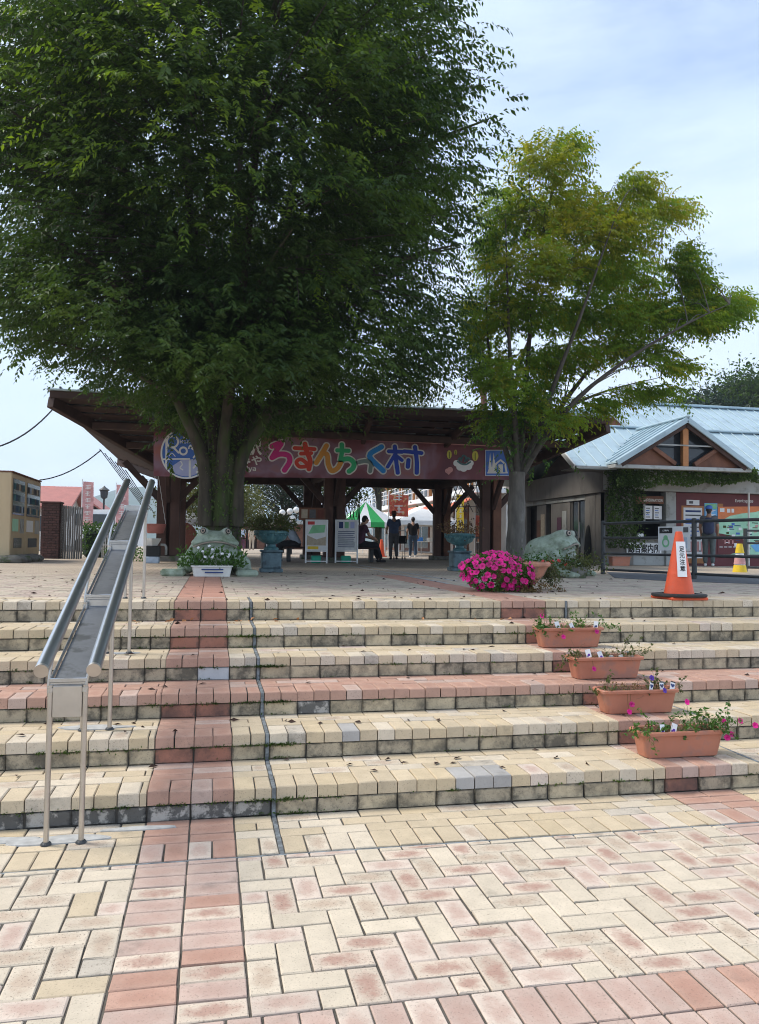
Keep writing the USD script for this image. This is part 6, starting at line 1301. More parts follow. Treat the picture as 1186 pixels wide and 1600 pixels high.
# white folding rack and grey pedestal by the left post
rk = at(164, 872); t = thing('folding_rack', 'white metal folding rack behind the steel rail', 'rack', rk)
for k in range(5): obj('bar', tube([rk+[0.05*k-0.1, 0.12, 0], rk+[0.05*k-0.1, 0, 0.75], rk+[0.05*k-0.06, -0.05, 0.82]], 0.012, 6), 'white', t)
obj('bar', tube([rk+[-0.13, 0, 0.4], rk+[0.13, 0, 0.4]], 0.012, 6), 'white', t)
pd = at(245, 880)-[0.12, 0, 0]; t = thing('pedestal_bin', 'small grey stand with a tray on top at the foot of the left shelter post', 'stand', pd)
obj('base', cbox(pd[0]-0.18, pd[0]+0.18, pd[1]-0.18, pd[1]+0.18, pd[2], pd[2]+0.16, 0.02), 'cloth_pale', t); obj('body', cbox(pd[0]-0.14, pd[0]+0.2, pd[1]-0.14, pd[1]+0.14, pd[2]+0.16, pd[2]+0.42, 0.02), 'rubber', t)
obj('tray', lathe([(0, 0.42), (0.12, 0.42), (0.2, 0.55), (0.21, 0.6), (0.19, 0.6), (0.1, 0.5), (0, 0.5)], pd, 4), 'offwhite', t); obj('hose', tube(smoothpath([pd+[0.2, 0, 0.45], pd+[0.32, 0, 0.42], pd+[0.33, 0, 0.2]]), 0.03, 8), 'fascia_grey', t, smooth=40)
bx = aty(243, 826, 21.2); t = thing('hanging_basket', 'rust red basket hung on the left shelter post', 'basket', bx); obj('basket', lathe([(0, -0.12), (0.2, -0.12), (0.27, 0.12), (0.25, 0.12), (0.18, -0.09)], bx, 20), 'roof_red', t, smooth=40)
for s in (-1, 1): obj('hanger', tube([bx+[s*0.25, 0, 0.12], bx+[0, 0, 1.6]], 0.006, 4), 'offwhite', t)

# ================================================================== BACKGROUND
def gable_house(name, label, x0, x1, y0, y1, zw, zr, roof_m, wall_m, along='x', win=True, over=0.5):
    t = thing(name, label, 'house', ((x0+x1)/2, (y0+y1)/2, ZP))
    obj('wall', cbox(x0, x1, y0, y1, ZP, zw, 0.02), wall_m, t)
    if along == 'x':
        ym = (y0+y1)/2
        for s, ye in ((0, y0-over), (1, y1+over)): obj('roof', quad_slab([(x0-over, ye, zw-0.1), (x1+over, ye, zw-0.1), (x1+over, ym, zr), (x0-over, ym, zr)], 0.12, (0, 0, 1)), roof_m, t)
        [obj('gable', (np.array([(x, y, z) for y, z in ((y0, zw), (y1, zw), (ym, zr-0.1))]), np.array([(0, 1, 2)])), wall_m, t) for x in (x0+0.05, x1-0.05)]
    else:
        xm = (x0+x1)/2
        for s, xe in ((0, x0-over), (1, x1+over)): obj('roof', quad_slab([(xe, y0-over, zw-0.1), (xe, y1+over, zw-0.1), (xm, y1+over, zr), (xm, y0-over, zr)], 0.12, (0, 0, 1)), roof_m, t)
        [obj('gable', (np.array([(x, y, z) for x, z in ((x0, zw), (x1, zw), (xm, zr-0.1))]), np.array([(0, 1, 2)])), wall_m, t) for y in (y0+0.02, y1-0.02)]
    if win:
        n = max(2, int((x1-x0)/2.2))
        for k in range(n):
            a = x0+(x1-x0)*(k+0.25)/n; b = x0+(x1-x0)*(k+0.75)/n; w = obj('window', cbox(a, b, y0-0.03, y0+0.05, ZP+0.9, min(zw-0.4, ZP+2.2), 0.01), 'offwhite', t); obj('pane', cbox(a+0.06, b-0.06, y0-0.04, y0-0.031, ZP+0.96, min(zw-0.46, ZP+2.14), 0.002), 'glass_dark', w)
    return t
a, b = aty(58, 785, 42), aty(104, 785, 42); gable_house('red_roof_house', 'house with a salmon red roof behind the brick pillar at the left', a[0]-3, aty(98, 785, 42)[0], 42, 48, a[2]-0.2, aty(80, 763, 45)[2], 'roof_red', 'house_wall')
a, b = aty(82, 797, 52), aty(150, 797, 52); gable_house('red_roof_house', 'house with a red gable roof sloping down to the right, left of the steel rail', a[0], b[0], 52, 60, aty(140, 798, 52)[2], aty(110, 768, 52)[2], 'roof_red', 'house_wall', 'y')
vp = aty(164, 832, 40); W = 3.0
van = thing('white_van', 'white van parked behind the hedge, seen through the steel rail', 'van', (vp[0], 40, ZP))
obj('body', extr(Polygon([(-1.7, 0.35), (-1.7, 1.35), (-1.25, 1.95), (1.7, 2.0), (1.75, 0.35)]).buffer(0.06), 1.7, plane_M([vp[0], 41.7, ZP], [1, 0, 0], [0, 0, 1])), 'white', van)
for x0, x1 in ((-1.35, -0.75), (-0.65, 0.3), (0.4, 1.45)): obj('window', cbox(vp[0]+x0, vp[0]+x1, 39.93, 39.97, ZP+1.25, ZP+1.8, 0.01), 'glass_dark', van)
for x in (-1.1, 1.1):
    wv, wf = lathe([(0, -0.1), (0.3, -0.1), (0.32, 0), (0.3, 0.1), (0, 0.1)], n=18); wv = wv[:, [0, 2, 1]]; obj('wheel', (wv+[vp[0]+x, 40.05, ZP+0.32], wf[:, ::-1]), 'rubber', van)
def nobori(x, y0, y1, Y, w, m, label, pole='white', cat='flag'):
    b = aty(x, y1, Y); h = aty(x, y0, Y)[2]; t = thing('banner_flag', label, cat, (b[0], Y, ZP)); obj('pole', tube([(b[0], Y, ZP), (b[0], Y, h+0.1)], 0.02, 6), pole, t)
    n = 14; z = np.linspace(b[2], h, n); u = np.linspace(0, 1, 5); V = np.array([(b[0]+0.02+w*uu, Y-0.05*math.sin(3*zz+uu*2), zz-0.03*uu) for zz in z for uu in u]); i, j = np.meshgrid(np.arange(n-1), np.arange(4), indexing='ij'); q = np.stack([i*5+j, i*5+j+1, (i+1)*5+j+1, (i+1)*5+j], -1).reshape(-1, 4)
    cl = obj('cloth', (V, np.vstack([q[:, [0, 1, 2]], q[:, [0, 2, 3]]])), m, t, smooth=60)
    rr = np.random.default_rng(int(x)); k = 0
    for zz in np.arange(b[2]+0.15, h-0.2, w*0.62):
        for q in range(3):
            a_, c_ = rr.uniform(0.2, 0.4), rr.uniform(0.6, 0.8); zq = zz+w*0.15*q
            obj('character_stroke', cbox(b[0]+0.02+w*a_, b[0]+0.02+w*c_, Y-0.078, Y-0.068, zq, zq+w*0.05, 0.001), 'offwhite', cl)
        obj('character_stroke', cbox(b[0]+0.02+w*0.46, b[0]+0.02+w*0.52, Y-0.084, Y-0.079, zz-w*0.04, zz+w*rr.uniform(0.3, 0.42), 0.001), 'offwhite', cl)
nobori(127, 752, 820, 34, 0.42, 'flag_pink', 'faded pink upright banner flag beside the red-roofed houses'); nobori(180, 757, 822, 36, 0.50, 'flag_pink', 'pink and white upright banner flag behind the steel rail')
lp_ = aty(162, 800, 46); t = thing('street_lamp', 'dark street lamp in front of the red roofs, between the two pink flags', 'street lamp', (lp_[0], 46, ZP)); obj('pole', tube([(lp_[0], 46, ZP), (lp_[0], 46, aty(162, 780, 46)[2])], 0.05, 8), 'metal_dark', t)
zt = aty(162, 780, 46)[2]; obj('lantern', lathe([(0.05, 0), (0.18, 0.1), (0.22, 0.45), (0.3, 0.5), (0.1, 0.65), (0, 0.75)], (lp_[0], 46, zt), 10), 'metal_dark', t)
# hill far off
gx_ = np.linspace(-900, 500, 60); gy_ = np.linspace(900, 1800, 16); GX, GY = np.meshgrid(gx_, gy_, indexing='ij'); 
hz_ = 0.9+np.maximum(0, (75*np.exp(-((GX+95)/140)**2)+45*np.exp(-((GX+420)/200)**2)+30*np.exp(-((GX-200)/200)**2))*np.sin(np.clip((GY-900)/900*np.pi, 0, np.pi))**0.7*(0.8+0.4*fbm(np.stack([GX/90, GY/90, GX*0], -1), 4)))
i, j = np.meshgrid(np.arange(59), np.arange(15), indexing='ij'); q = np.stack([i*16+j, (i+1)*16+j, (i+1)*16+j+1, i*16+j+1], -1).reshape(-1, 4)
obj('hills', (np.stack([GX, GY, hz_], -1).reshape(-1, 3), np.vstack([q[:, [0, 1, 2]], q[:, [0, 2, 3]]])), 'hill', '/World', kind='structure', smooth=True)
# trees behind
def btree(x, ytop, Y, rad, n, leaf, m, label, name='background_tree', seed=1, tr=0.15, base=None, bark='branch'):
    b = aty(x, 850, Y); h = aty(x, ytop, Y)[2]-ZP; blob_tree(name, label, (b[0], Y, ZP), rad, h, n, leaf, m, tr, None, None, seed, bark)
btree(325, 742, 33, 1.75, 7000, 0.13, 'leaf_olive', 'olive green tree seen under the shelter, behind the big tree trunk', seed=11)
btree(372, 765, 40, 1.5, 3600, 0.14, 'leaf_olive', 'small yellowish tree right of the big trunk, under the shelter', seed=12)
btree(440, 715, 44, 2.6, 11000, 0.15, 'leaf_dark', 'dark broad tree under the shelter between the trunk and the middle posts', seed=13)
btree(590, 575, 37, 3.2, 11000, 0.16, 'leaf_olive', 'olive tree whose top shows above the shelter roof', seed=14, tr=0.2)
btree(532, 735, 30.5, 0.9, 2200, 0.11, 'leaf_ivy', 'slender leaning tree wrapped in ivy beside the middle post', seed=15, tr=0.16, bark='bark_mossy')
for k, (x, yt, Y, rad) in enumerate(((1075, 618, 62, 3.2), (1112, 603, 66, 3.6), (1150, 592, 60, 3.4), (1186, 572, 58, 4.0), (1225, 580, 60, 4.0), (1040, 632, 68, 3.0), (1130, 622, 56, 3.0))):
    btree(x, yt, Y, rad, 13000, 0.36, 'leaf_dark' if k % 2 == 0 else 'leaf_zelkova', ['feathery dark tree left in the row behind the hall roof', 'rounded tree second in the row behind the hall roof', 'tall dark tree in the row behind the hall roof, near the right', 'tallest dark tree at the right edge behind the hall roof', 'dark tree beyond the right edge', 'low tree at the left end of the row behind the hall roof', 'lower tree in front of the tall ones behind the hall roof'][k], 'hill_tree', 30+k, 0.25)
# hall with a row of pointed glass gables, stalls and tents
hx0, hx1 = aty(335, 815, 72)[0], aty(478, 815, 72)[0]
gh = thing('glass_hall', 'distant low hall with a row of pointed pale gables seen through the shelter', 'building', ((hx0+hx1)/2, 74, ZP))
ze, zr_ = aty(400, 812, 72)[2], aty(400, 789, 72)[2]
obj('eave', cbox(hx0, hx1, 71.8, 73, ze-0.35, ze, 0.03), 'fascia_grey', gh); obj('roof', quad_slab([(hx0, 72.6, ze), (hx1, 72.6, ze), (hx1, 77, zr_+0.3), (hx0, 77, zr_+0.3)], 0.1, (0, 0, 1)), 'roof_blue', gh)
n = 7
for k in range(n):
    a = hx0+(hx1-hx0)*k/n; b = hx0+(hx1-hx0)*(k+1)/n; obj('gable', (np.array([(a+0.1, 72, ze), (b-0.1, 72, ze), ((a+b)/2, 72, zr_), ((a+b)/2, 75, zr_), (a+0.1, 75, ze), (b-0.1, 75, ze)]), np.array([(0, 1, 2), (0, 2, 3), (0, 3, 4), (1, 5, 3), (1, 3, 2)])), 'paper' if k % 2 else 'roof_blue', gh)
    obj('gable_frame', MB().bar((a+0.1, 71.95, ze), ((a+b)/2, 71.95, zr_), 0.16, 0.16, 0.02).bar((b-0.1, 71.95, ze), ((a+b)/2, 71.95, zr_), 0.16, 0.16, 0.02), 'fascia_grey', gh)
obj('wall', cbox(hx0, hx1, 73, 73.4, ZP, ze-0.3, 0.02), 'timber_orange', gh)
for k in range(9): a = hx0+0.3+(hx1-hx0-0.6)*k/9; obj('stall_front', cbox(a, a+1.0, 72.7, 72.95, ZP, ZP+1.9+0.3*(k % 3), 0.02), ['wood_beam', 'offwhite', 'maroon', 'wood_dark'][k % 4], gh)
def tent(name, label, cx, Y, w, ze, zt, mats, cat='tent', legs=True, ns=8):
    t = thing(name, label, cat, (cx, Y, ZP)); h = w/2; per = 4*ns
    sq = [(-h+2*h*i/ns, -h) for i in range(ns)]+[(h, -h+2*h*i/ns) for i in range(ns)]+[(h-2*h*i/ns, h) for i in range(ns)]+[(-h, h-2*h*i/ns) for i in range(ns)]
    for i in range(per):
        a, b = sq[i], sq[(i+1) % per]; A, B = (cx+a[0], Y+a[1]), (cx+b[0], Y+b[1])
        obj('roof_panel', (np.array([(*A, ze), (*B, ze), (cx, Y, zt), (*A, ze-0.22), (*B, ze-0.22)]), np.array([(0, 1, 2), (3, 4, 1), (3, 1, 0)])), mats[(i//2) % len(mats)], t)
    if legs:
        for sx in (-1, 1):
            for sy in (-1, 1): obj('leg', tube([(cx+sx*h*0.96, Y+sy*h*0.96, ZP), (cx+sx*h*0.96, Y+sy*h*0.96, ze)], 0.025, 6), 'white', t)
    return t
c = aty(568, 815, 36); tent('striped_tent', 'tent with green and white striped roof right of the white stands', c[0]+0.1, 36, 2.5, c[2]-0.05, aty(566, 784, 36)[2], ['tent_green', 'tent_white'])
c = aty(292, 812, 34); tent('pale_tent', 'pale blue tent left of the big tree trunk', c[0], 34, 2.2, c[2], aty(290, 795, 34)[2], ['tent_blue', 'tent_white'], ns=4)
c = aty(660, 812, 40); tent('white_tent', 'white stall tent behind the standing couple', c[0], 40, 3.4, c[2]-0.1, aty(655, 794, 40)[2], ['tent_white'], ns=3)
c = aty(612, 815, 46); tent('white_tent', 'white tent further back behind the man with the trolley', c[0], 46, 3.0, c[2], aty(610, 798, 46)[2], ['tent_white'], ns=3)
c = at(290, 869); ov = thing('barrel_oven', 'dark red rounded oven on legs left of the big trunk, under the pale tent', 'oven', (c[0], 32.5, ZP)); oz = aty(288, 838, 32.5)[2]; ox = aty(286, 838, 32.5)[0]
obj('barrel', tube([(ox, 32.2, oz), (ox, 33.0, oz)], 0.52, 20), 'roof_red', ov, smooth=40); obj('rim', tube([(ox, 32.14, oz), (ox, 32.2, oz)], 0.55, 20), 'hat_brown', ov, smooth=40); obj('stand', cbox(ox-0.4, ox+0.4, 32.3, 32.9, ZP, oz-0.35, 0.02), 'wood_dark', ov)
# market building on the right beyond the shelter: balcony along its side
MX = 13.0
mk = thing('market_building', 'two-storey market building with white balcony rails and orange timber, beyond the shelter', 'building', (MX+4, 52, ZP))
ya_, yb_ = 38.0, 72.0; zf = atx(690, 772, MX)[2]
obj('wall', cbox(MX+1.6, MX+12, ya_, yb_, ZP, zf+3.3, 0.02), 'house_wall', mk); obj('balcony_floor', cbox(MX, MX+1.6, ya_, yb_, zf-0.28, zf, 0.02), 'white', mk)
for h in (0.45, 0.75, 1.05): obj('balcony_rail', cbox(MX-0.02, MX+0.03, ya_, yb_, zf+h, zf+h+0.05, 0.006), 'white', mk)
for y in np.arange(ya_, yb_, 1.0): obj('baluster', cbox(MX-0.02, MX+0.03, y, y+0.05, zf, zf+1.05, 0.006), 'white', mk)
for y in np.arange(ya_+1, yb_, 4.2):
    obj('timber_post', cbox(MX+1.3, MX+1.6, y, y+0.35, zf, zf+3.25, 0.02), 'timber_orange', mk); obj('timber_brace', bar((MX+1.4, y+0.2, zf+1.6), (MX+0.1, y+0.2, zf+3.1), 0.25, 0.3, 0.02), 'timber_orange', mk)
    w = obj('window', cbox(MX+1.54, MX+1.62, y+0.7, y+3.6, zf+0.3, zf+3.0, 0.01), 'white', mk)
    for q_ in range(4): obj('pane', cbox(MX+1.52, MX+1.54, y+0.78+q_*0.7, y+1.42+q_*0.7, zf+0.4, zf+2.9, 0.004), 'glass_dark', w)
    w = obj('window', cbox(MX+1.54, MX+1.62, y+0.7, y+3.6, ZP+0.1, zf-0.6, 0.01), 'wood_beam', mk); obj('pane', cbox(MX+1.52, MX+1.54, y+0.85, y+3.45, ZP+0.3, zf-0.8, 0.004), 'glass_dark', w)
obj('roof', quad_slab([(MX-0.3, ya_-1, zf+3.3), (MX-0.3, yb_, zf+3.3), (MX+7, yb_, zf+4.0), (MX+7, ya_-1, zf+4.0)], 0.2, (0, 0, 1)), 'roof_blue', mk)
for k in range(8): y = ya_+k*3.0; obj('awning', quad_slab([(MX-1.3, y, zf-1.15), (MX-1.3, y+2.9, zf-1.15), (MX+0.1, y+2.9, zf-0.5), (MX+0.1, y, zf-0.5)], 0.04, (0, 0, 1)), 'tent_white' if k % 2 else 'flag_red', mk)
obj('end_wall', cbox(MX+1.6, MX+12, ya_-0.03, ya_-0.001, ZP, zf+3.3, 0.01), 'offwhite', mk)
nobori(607, 772, 806, 33, 0.85, 'flag_red', 'red hanging banner with white characters above the man with the trolley'); nobori(712, 772, 830, 33.5, 0.36, 'ink_yellow', 'tall yellow upright banner flag between the right shelter posts'); nobori(742, 805, 838, 30, 0.40, 'flag_red', 'small red banner flag beside the right shelter post')
# climbing-frame lattice of thin rods between posts
for (x0, x1, y0, y1, Y, lab) in ((538, 562, 745, 826, 31.5, 'dark wire trellis leaning beside the middle shelter post'), (700, 752, 745, 800, 29.5, 'dark wire trellis hanging between the right shelter posts')):
    t = thing('wire_trellis', lab, 'trellis', aty((x0+x1)/2, y1, Y)); n = 5
    for k in range(n+1):
        f_ = k/n
        for s in (0, 1):
            a = aty(x0+(x1-x0)*f_, y0, Y); b = aty(x0+(x1-x0)*min(max(f_+(0.55 if s else -0.55), 0), 1), y1, Y); obj('rod', tube([a, b], 0.016, 5), 'cable', t)
    for k in range(3): yv = y0+(y1-y0)*(0.25+0.3*k); obj('rod', tube([aty(x0, yv, Y), aty(x1, yv, Y)], 0.014, 5), 'cable', t)
# globe lamps
b = aty(455, 840, 38); t = thing('globe_lamp', 'street lamp with white globes left of the middle shelter posts', 'street lamp', (b[0], 38, ZP)); zt = aty(455, 815, 38)[2]
obj('pole', tube([(b[0], 38, ZP), (b[0], 38, zt)], 0.05, 8), 'metal_dark', t)
for x, y in ((441, 801), (453, 799), (463, 797), (474, 796), (457, 810)):
    p = aty(x, y, 38); obj('globe', trimesh.creation.icosphere(2, 0.15).apply_translation(p), 'white', t, smooth=True); obj('arm', tube([(b[0], 38, zt-0.1), (p[0], 38, p[2]-0.13)], 0.025, 5), 'metal_dark', t)
# stall goods
def table(x, y, w, label, tops, Y=None):
    c = at(x, y); t = thing('stall_table', label, 'table', c); obj('table_top', cbox(c[0]-w/2, c[0]+w/2, c[1]-0.4, c[1]+0.4, c[2]+0.70, c[2]+0.74, 0.01), 'offwhite', t)
    for sx in (-1, 1):
        for sy in (-1, 1): obj('leg', tube([c+[sx*w*0.46, sy*0.35, 0], c+[sx*w*0.46, sy*0.35, 0.7]], 0.02, 6), 'metal_dark', t)
    for k, (m, ww, hh) in enumerate(tops):
        q = c+[-w*0.4+k*w*0.8/max(1, len(tops)-1), -0.1, 0.742]; cr = thing('crate', f'{ {"blue_plastic":"blue","ink_yellow":"yellow","offwhite":"white","leaf_print":"green","flag_red":"red","timber_orange":"orange"}[m]} crate of goods, {(["leftmost", "middle", "rightmost"] if len(tops) == 3 else ["left", "right"])[k]} on the {label.split(" table")[0]} table', 'crate', q)
        s = MB(); 
        for nm, bx_ in (('side', (-ww/2, -ww/2+0.03, -0.2, 0.2)), ('side', (ww/2-0.03, ww/2, -0.2, 0.2)), ('end', (-ww/2+0.031, ww/2-0.031, -0.2, -0.17)), ('end', (-ww/2+0.031, ww/2-0.031, 0.17, 0.2)), ('bottom', (-ww/2+0.031, ww/2-0.031, -0.169, 0.169))):
            obj(nm, cbox(q[0]+bx_[0], q[0]+bx_[1], q[1]+bx_[2], q[1]+bx_[3], q[2], q[2]+(0.02 if nm == 'bottom' else hh), 0.004), m, cr)
table(672, 866, 1.9, 'nearer stall table right of the standing woman', [('blue_plastic', 0.5, 0.22), ('offwhite', 0.4, 0.2), ('blue_plastic', 0.45, 0.16)]); table(772, 868, 1.8, 'right-hand stall table beside the right shelter post', [('timber_orange', 0.4, 0.16), ('blue_plastic', 0.6, 0.28)])
c = at(596, 870); cn2 = thing('traffic_cone', 'small faded orange cone left of the man with the trolley', 'cone', c); obj('cone', cone_body(c, 0.75, 0.17, 0.05), 'cone_orange', cn2, smooth=40); obj('foot', cbox(c[0]-0.2, c[0]+0.2, c[1]-0.2, c[1]+0.2, c[2], c[2]+0.03, 0.01), 'cone_orange', cn2)
# notice panel on the middle posts, bench round them
p = aty(488, 803, 21.6); t = thing('notice_board', 'brown wooden notice board fixed beside the middle shelter posts', 'sign', p); obj('board', cbox(p[0]-0.36, p[0]+0.36, 21.58, 21.63, p[2]-0.17, p[2]+0.17, 0.006), 'wood_beam', t)
for k in range(3): obj('sheet', cbox(p[0]-0.30+0.22*k, p[0]-0.13+0.22*k, 21.57, 21.579, p[2]-0.12, p[2]+0.12, 0.001), ['cloth_sand', 'cloth_grey', 'hat_brown'][k], t)
bn = thing('bench', 'long dark bench by the middle shelter posts', 'bench', (3.4, 22.9, ZP)); obj('seat', cbox(2.1, 4.8, 22.62, 23.1, ZP+0.38, ZP+0.43, 0.01), 'wood_dark', bn)
for x in (2.2, 3.4, 4.6): obj('leg', cbox(x, x+0.1, 22.7, 23.0, ZP, ZP+0.38, 0.01), 'metal_dark', bn)
p = at(826, 868); t = thing('text_board', 'white board with blue print beside the second tree trunk', 'sign', p); zb, zt = aty(826, 858, p[1])[2], aty(826, 822, p[1])[2]; xa, xb = aty(814, 840, p[1])[0], aty(836, 840, p[1])[0]
obj('board', cbox(xa, xb, p[1], p[1]+0.03, zb, zt, 0.004), 'paper', t)
for k in range(5): obj('text_line', cbox(xa+0.04, xb-0.04-0.05*(k % 2), p[1]-0.006, p[1]-0.001, zb+0.06+k*(zt-zb-0.1)/5, zb+0.06+k*(zt-zb-0.1)/5+(zt-zb)*0.08, 0.001), 'ink_blue', t)
for x in (xa+0.03, xb-0.03): obj('leg', tube([(x, p[1]+0.015, ZP), (x, p[1]+0.015, zb)], 0.015, 6), 'white', t)

# ================================================================== PEOPLE
def chain(parts, cell, it): return blobs(parts, cell, it)
def person(loc, face, label, J, sc=1.0, shirt='cloth_blue', legs='cloth_grey', hair='hair_black', skin='skin', shoes='ink', sleeve='short', hat=None, bag=None, skirt=None, longhair=False):
    """J: joints in a frame where the person looks along +y; face: degrees turned about z"""
    t = thing('person', label, 'person', loc); Z = lambda m: turn(m, face, loc, sc); hd = np.array(J['head'], float); nk = np.array(J['neck'], float); dirv = np.array(J.get('look', (0, 1, 0)), float)
    P = lambda k, r: (*J[k], r)
    body = [[(*hd, 0.085, (0.88, 1.0, 1.18)), (*(hd+[0, 0.03, -0.05]), 0.065)], [(*(hd+[0, 0, -0.06]), 0.055), (*nk, 0.055)], [(*(hd+dirv*0.088), 0.016), (*(hd+dirv*0.1+[0, 0, -0.025]), 0.015)], [(*nk, 0.06), (*J['chest'], 0.12)], [(*J['chest'], 0.13, (1.2, 0.8, 1)), (*J['pelvis'], 0.13, (1.1, 0.85, 0.8))]]
    for s in 'lr':
        body += [[(*J['sh'+s], 0.062), (*J['chest'], 0.09)], [(*J['sh'+s], 0.058), (*J['el'+s], 0.044)], [(*J['el'+s], 0.043), (*J['wr'+s], 0.028)], [(*J['hip'+s], 0.095), (*J['pelvis'], 0.11)], [(*J['hip'+s], 0.09), (*J['kn'+s], 0.06)], [(*J['kn'+s], 0.058), (*J['an'+s], 0.038)]]
        w = np.array(J['wr'+s], float); e = np.array(J['el'+s], float); fd = unit(w-e); sd = unit(np.cross(fd, [0.3, 1, 0.2])); body += [[(*w, 0.026), (*(w+fd*0.07), 0.028, (1.2, 0.8, 1.2))]]
        for q, (o, L_) in enumerate(((-0.03, 0.05), (-0.01, 0.062), (0.01, 0.058), (0.028, 0.045))): b_ = w+fd*0.08+sd*o; body += [[(*b_, 0.0095), (*(b_+fd*L_*0.6+[0, 0, -0.006]), 0.009), (*(b_+fd*L_-[0, 0, 0.012]), 0.008)]]
        th = np.cross(fd, sd); body += [[(*(w+fd*0.03+sd*0.03), 0.012), (*(w+fd*0.075+sd*0.05+th*0.02), 0.009)]]
    obj('body', Z(chain(body, 0.03, 4)), skin, t, smooth=60)
    top = [[(*J['chest'], 0.150, (1.22, 0.82, 1)), (*J['pelvis'], 0.150, (1.12, 0.88, 0.7))], [(*(np.array(J['chest'])+[0, 0, 0.10]), 0.085, (1.5, 0.9, 0.8)), (*J['chest'], 0.14, (1.2, 0.85, 0.8))]]
    for s in 'lr':
        sh, el, wr = (np.array(J[k+s], float) for k in ('sh', 'el', 'wr')); top += [[(*sh, 0.068), (*J['chest'], 0.11)], [(*sh, 0.066), (*(sh+(el-sh)*(0.70 if sleeve == 'short' else 1.0)), 0.053)]]
        if sleeve == 'long': top += [[(*el, 0.06), (*(el+(wr-el)*0.92), 0.042)]]
    obj('shirt', Z(chain(top, 0.035, 5)), shirt, t, smooth=60)
    tr = [[(*J['pelvis'], 0.146, (1.1, 0.86, 0.8)), (*(np.array(J['pelvis'])+[0, 0, -0.06]), 0.14, (1.1, 0.86, 0.8))]]
    for s in 'lr':
        kn, an = np.array(J['kn'+s], float), np.array(J['an'+s], float); tr += [[(*J['hip'+s], 0.108), (*kn, 0.075)], [(*kn, 0.073), (*(an+(kn-an)*0.08), 0.06)], [(*J['hip'+s], 0.105), (*J['pelvis'], 0.12)]]
    obj('trousers', Z(chain(tr, 0.035, 5)), legs, t, smooth=60)
    for s in 'lr':
        an = np.array(J['an'+s], float); fdir = np.array(J.get('foot', (0, 1, 0)), float); obj('shoe', Z(chain([[(*(an+[0, 0, -0.04]), 0.046), (*(an+fdir*0.13+[0, 0, -0.055]), 0.034)], [(*(an-fdir*0.03+[0, 0, -0.05]), 0.04), (*(an+fdir*0.05+[0, 0, -0.05]), 0.042)]], 0.03, 3)), shoes, t, smooth=60)
    hr = [[(*(hd+[0, 0, 0.03]-dirv*0.018), 0.092, (0.9, 1.0, 1.05))], [(*(hd-dirv*0.05), 0.07), (*(hd-dirv*0.045+[0, 0, -0.06]), 0.055)]]
    if longhair: hr += [[(*(hd-dirv*0.07+[0, 0, 0.03]), 0.06), (*(hd-dirv*0.1+[0, 0, 0.04]), 0.045)]]
    obj('hair', Z(chain(hr, 0.025, 3)), hair, t, smooth=60)
    for s in (-1, 1):
        sd = unit(np.cross(dirv, [0, 0, 1.0])); obj('eye', Z(trimesh.creation.icosphere(1, 0.010).apply_translation(hd+dirv*0.082+sd*s*0.032+[0, 0, 0.005])), 'ink', t); obj('ear', Z(trimesh.creation.icosphere(1, 0.02).apply_scale([0.6, 1, 1.4]).apply_translation(hd+sd*s*0.078)), skin, t)
    sd = unit(np.cross(dirv, [0, 0, 1.0])); obj('mouth', Z(tube([hd+dirv*0.088+sd*0.022+[0, 0, -0.05], hd+dirv*0.094+[0, 0, -0.05], hd+dirv*0.088-sd*0.022+[0, 0, -0.05]], 0.004, 5)), 'flag_pink', t)
    if hat:
        c = hd+[0, 0, 0.075]-dirv*0.01; hm = MB(); hm.add(lathe([(0.098, -0.03), (0.102, 0.0), (0.085, 0.05), (0.045, 0.075), (0, 0.08)], c, 18)); 
        if hat[1] == 'cap': hm.add(chain([[(*(c+dirv*0.06-[0, 0, 0.025]), 0.012, (4, 1, 1)), (*(c+dirv*0.16-[0, 0, 0.035]), 0.01, (4, 1, 1))]], 0.03, 0))
        else: hm.add(lathe([(0.098, -0.03), (0.17, -0.045), (0.172, -0.037), (0.1, -0.02)], c, 20))
        obj('hat', Z(hm), hat[0], t, smooth=40)
    if bag == 'backpack': obj('backpack', Z(chain([[(0, J['chest'][1]-0.2, J['chest'][2]+0.02, 0.11, (1.3, 0.8, 1)), (0, J['chest'][1]-0.2, J['chest'][2]-0.26, 0.12, (1.3, 0.85, 1))]], 0.04, 3)), 'cloth_navy', t, smooth=60)
    return t
mat('cloth_navy', (0.03, 0.04, 0.085), 0.85, 0.2, 12)
def stand(step=0.0, arm=0.0, lean=0.0):
    return dict(head=(0, 0.03+lean*1.2, 1.60), neck=(0, 0.0+lean, 1.47), chest=(0, lean*0.8, 1.27), pelvis=(0, 0, 0.95), shl=(-0.175, lean, 1.40), shr=(0.175, lean, 1.40), ell=(-0.235, lean-0.02+arm*0.4, 1.12), elr=(0.235, lean-0.02+arm*0.4, 1.12),
                wrl=(-0.22, lean+0.06+arm, 0.90+arm*0.45), wrr=(0.22, lean+0.06+arm, 0.90+arm*0.45), hipl=(-0.095, 0, 0.90), hipr=(0.095, 0, 0.90), knl=(-0.10, 0.03+step*0.5, 0.50), knr=(0.10, 0.03-step*0.3, 0.50), anl=(-0.10, step, 0.09), anr=(0.10, -step, 0.09+abs(step)*0.15))
